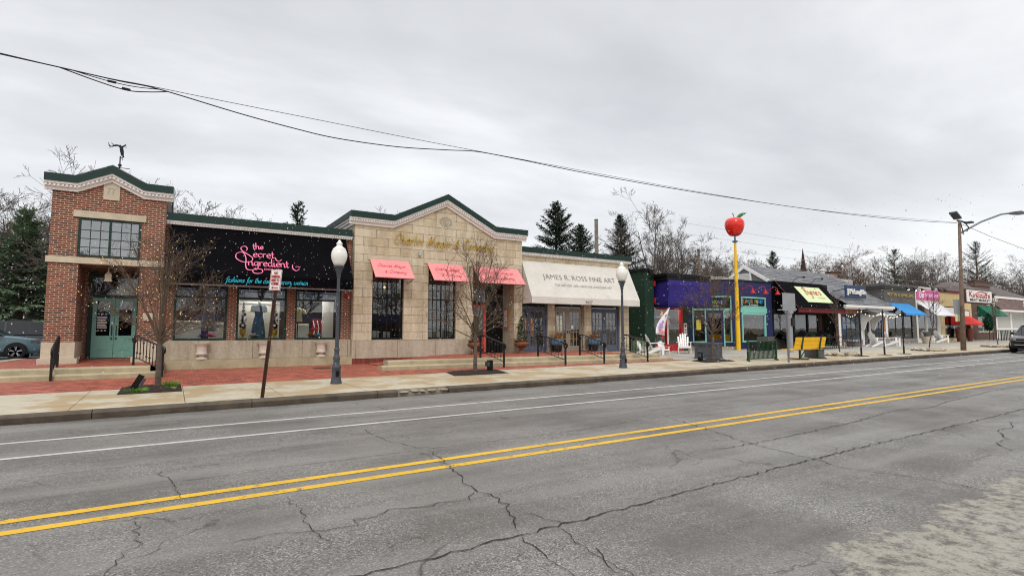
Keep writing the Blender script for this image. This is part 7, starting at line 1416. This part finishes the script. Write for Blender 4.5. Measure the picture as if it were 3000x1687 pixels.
# ------------------------------------------------------------------ overcast sky, soft sun, camera
EL,AZ=R(48),R(205)          # sun height; compass bearing from +Y clockwise (behind the camera, a little left)
w=bpy.data.worlds.new('World'); SC.world=w; w.use_nodes=True; nt=w.node_tree; nd=nt.nodes; nd.clear()
def N(ty,**k):
    x=nd.new('ShaderNode'+ty)
    for a,v in k.items(): setattr(x,a,v)
    return x
L_=nt.links.new
out=N('OutputWorld'); sky=N('TexSky',sky_type='NISHITA'); sky.sun_disc=False; sky.sun_elevation=EL; sky.sun_rotation=AZ; sky.air_density=1; sky.dust_density=3
bg1=N('Background'); bg1.inputs['Strength'].default_value=.02; L_(sky.outputs[0],bg1.inputs['Color'])
tc=N('TexCoord'); sx=N('SeparateXYZ'); L_(tc.outputs['Generated'],sx.inputs[0])
def MA(op,a,b=None,c=None):
    x=N('Math',operation=op)
    for i,v in enumerate((a,b,c)):
        if v is None: continue
        if hasattr(v,'links'): L_(v,x.inputs[i])
        else: x.inputs[i].default_value=v
    return x.outputs[0]
zc=MA('MAXIMUM',sx.outputs[2],0.); den=MA('ADD',zc,.14)
cv=N('CombineXYZ'); L_(MA('DIVIDE',sx.outputs[0],den),cv.inputs[0]); L_(MA('DIVIDE',sx.outputs[1],den),cv.inputs[1])
def NO(scale,detail,rough,dist,off):
    mp=N('Mapping'); mp.inputs['Location'].default_value=off; mp.inputs['Rotation'].default_value=(0,0,.5); mp.inputs['Scale'].default_value=(.75,1.25,1); L_(cv.outputs[0],mp.inputs[0]); x=N('TexNoise'); x.inputs['Scale'].default_value=scale; x.inputs['Detail'].default_value=detail; x.inputs['Roughness'].default_value=rough; x.inputs['Distortion'].default_value=dist; L_(mp.outputs[0],x.inputs['Vector']); return x.outputs['Fac']
c1=NO(.42,6,.52,.25,(1.3,4.1,0)); c2=NO(1.1,7,.55,.3,(7,2,0)); cl=MA('ADD',MA('MULTIPLY',c1,.72),MA('MULTIPLY',c2,.28))
rp=N('ValToRGB'); e=rp.color_ramp.elements; e[0].position=.40; e[0].color=(.585,.59,.605,1); e[1].position=.60; e[1].color=(.97,.972,.975,1); q=e.new(.50); q.color=(.73,.735,.75,1); L_(cl,rp.inputs['Fac'])
# brighter band of thin cloud near the horizon, brighter still overhead (out of the frame)
hz=N('MapRange',interpolation_type='SMOOTHSTEP'); hz.inputs['From Min'].default_value=.30; hz.inputs['From Max'].default_value=.03; L_(zc,hz.inputs['Value']); 
hmix=N('Mix',data_type='RGBA'); L_(MA('MULTIPLY',hz.outputs[0],.62),hmix.inputs[0]); L_(rp.outputs[0],hmix.inputs[6]); hmix.inputs[7].default_value=(.98,.985,.99,1)
zen=N('MapRange',interpolation_type='SMOOTHSTEP'); zen.inputs['From Min'].default_value=.5; zen.inputs['From Max'].default_value=.95; zen.inputs['To Min'].default_value=1.; zen.inputs['To Max'].default_value=2.1; L_(zc,zen.inputs['Value'])
bg2=N('Background'); L_(hmix.outputs[2],bg2.inputs['Color']); L_(zen.outputs[0],bg2.inputs['Strength'])
ad=N('AddShader'); L_(bg1.outputs[0],ad.inputs[0]); L_(bg2.outputs[0],ad.inputs[1]); L_(ad.outputs[0],out.inputs['Surface'])
ld=bpy.data.lights.new('sun','SUN'); ld.energy=1.2; ld.angle=R(20); ld.color=(1,.965,.91); so=bpy.data.objects.new('sun',ld); COL.objects.link(so)
d=Vector((math.sin(AZ)*math.cos(EL),math.cos(AZ)*math.cos(EL),math.sin(EL))); so.rotation_euler=d.to_track_quat('Z','Y').to_euler(); so.location=(0,-20,30)
cd=bpy.data.cameras.new('camera'); cam=bpy.data.objects.new('camera',cd); COL.objects.link(cam); SC.camera=cam
cd.sensor_fit='HORIZONTAL'; cd.sensor_width=36; cd.lens=36*1600/3000; cd.clip_start=.1; cd.clip_end=3000
pitch=math.atan((970-843.5)/1600); cam.location=(0,0,HC); cam.rotation_euler=(math.pi/2+pitch,0,-R(31.9))
# area lights added to brighten the shop interiors, only some known to be lit
def lamp(x,y,z,w,c=(1,.86,.68),r=.25):
    l=bpy.data.lights.new('shop_fill_light','AREA'); l.energy=w; l.size=r; l.color=c; o=bpy.data.objects.new('shop_fill_light',l); COL.objects.link(o); o.location=(x,y,z)
for x in (.9,2.9,4.95): lamp(x,23.35,3.2,26,(1,.93,.84),.5)
for x in (15.4,17.5,19.9): lamp(x,24.6,3.1,30)
for x in (25.3,26.7): lamp(x,24.1,3.1,16)
lamp(33.6,24.3,3.05,30); lamp(40.5,24.5,2.95,30); lamp(7.7,23.6,4.5,14); lamp(10.2,23.6,4.5,14)
SC.render.engine='CYCLES'; SC.cycles.use_denoising=True; SC.cycles.filter_width=1.1; SC.cycles.max_bounces=8; SC.cycles.transparent_max_bounces=12; SC.cycles.diffuse_bounces=3; SC.cycles.glossy_bounces=3
SC.view_settings.view_transform='Standard'; SC.view_settings.look='None'; SC.view_settings.exposure=0; SC.view_settings.gamma=1
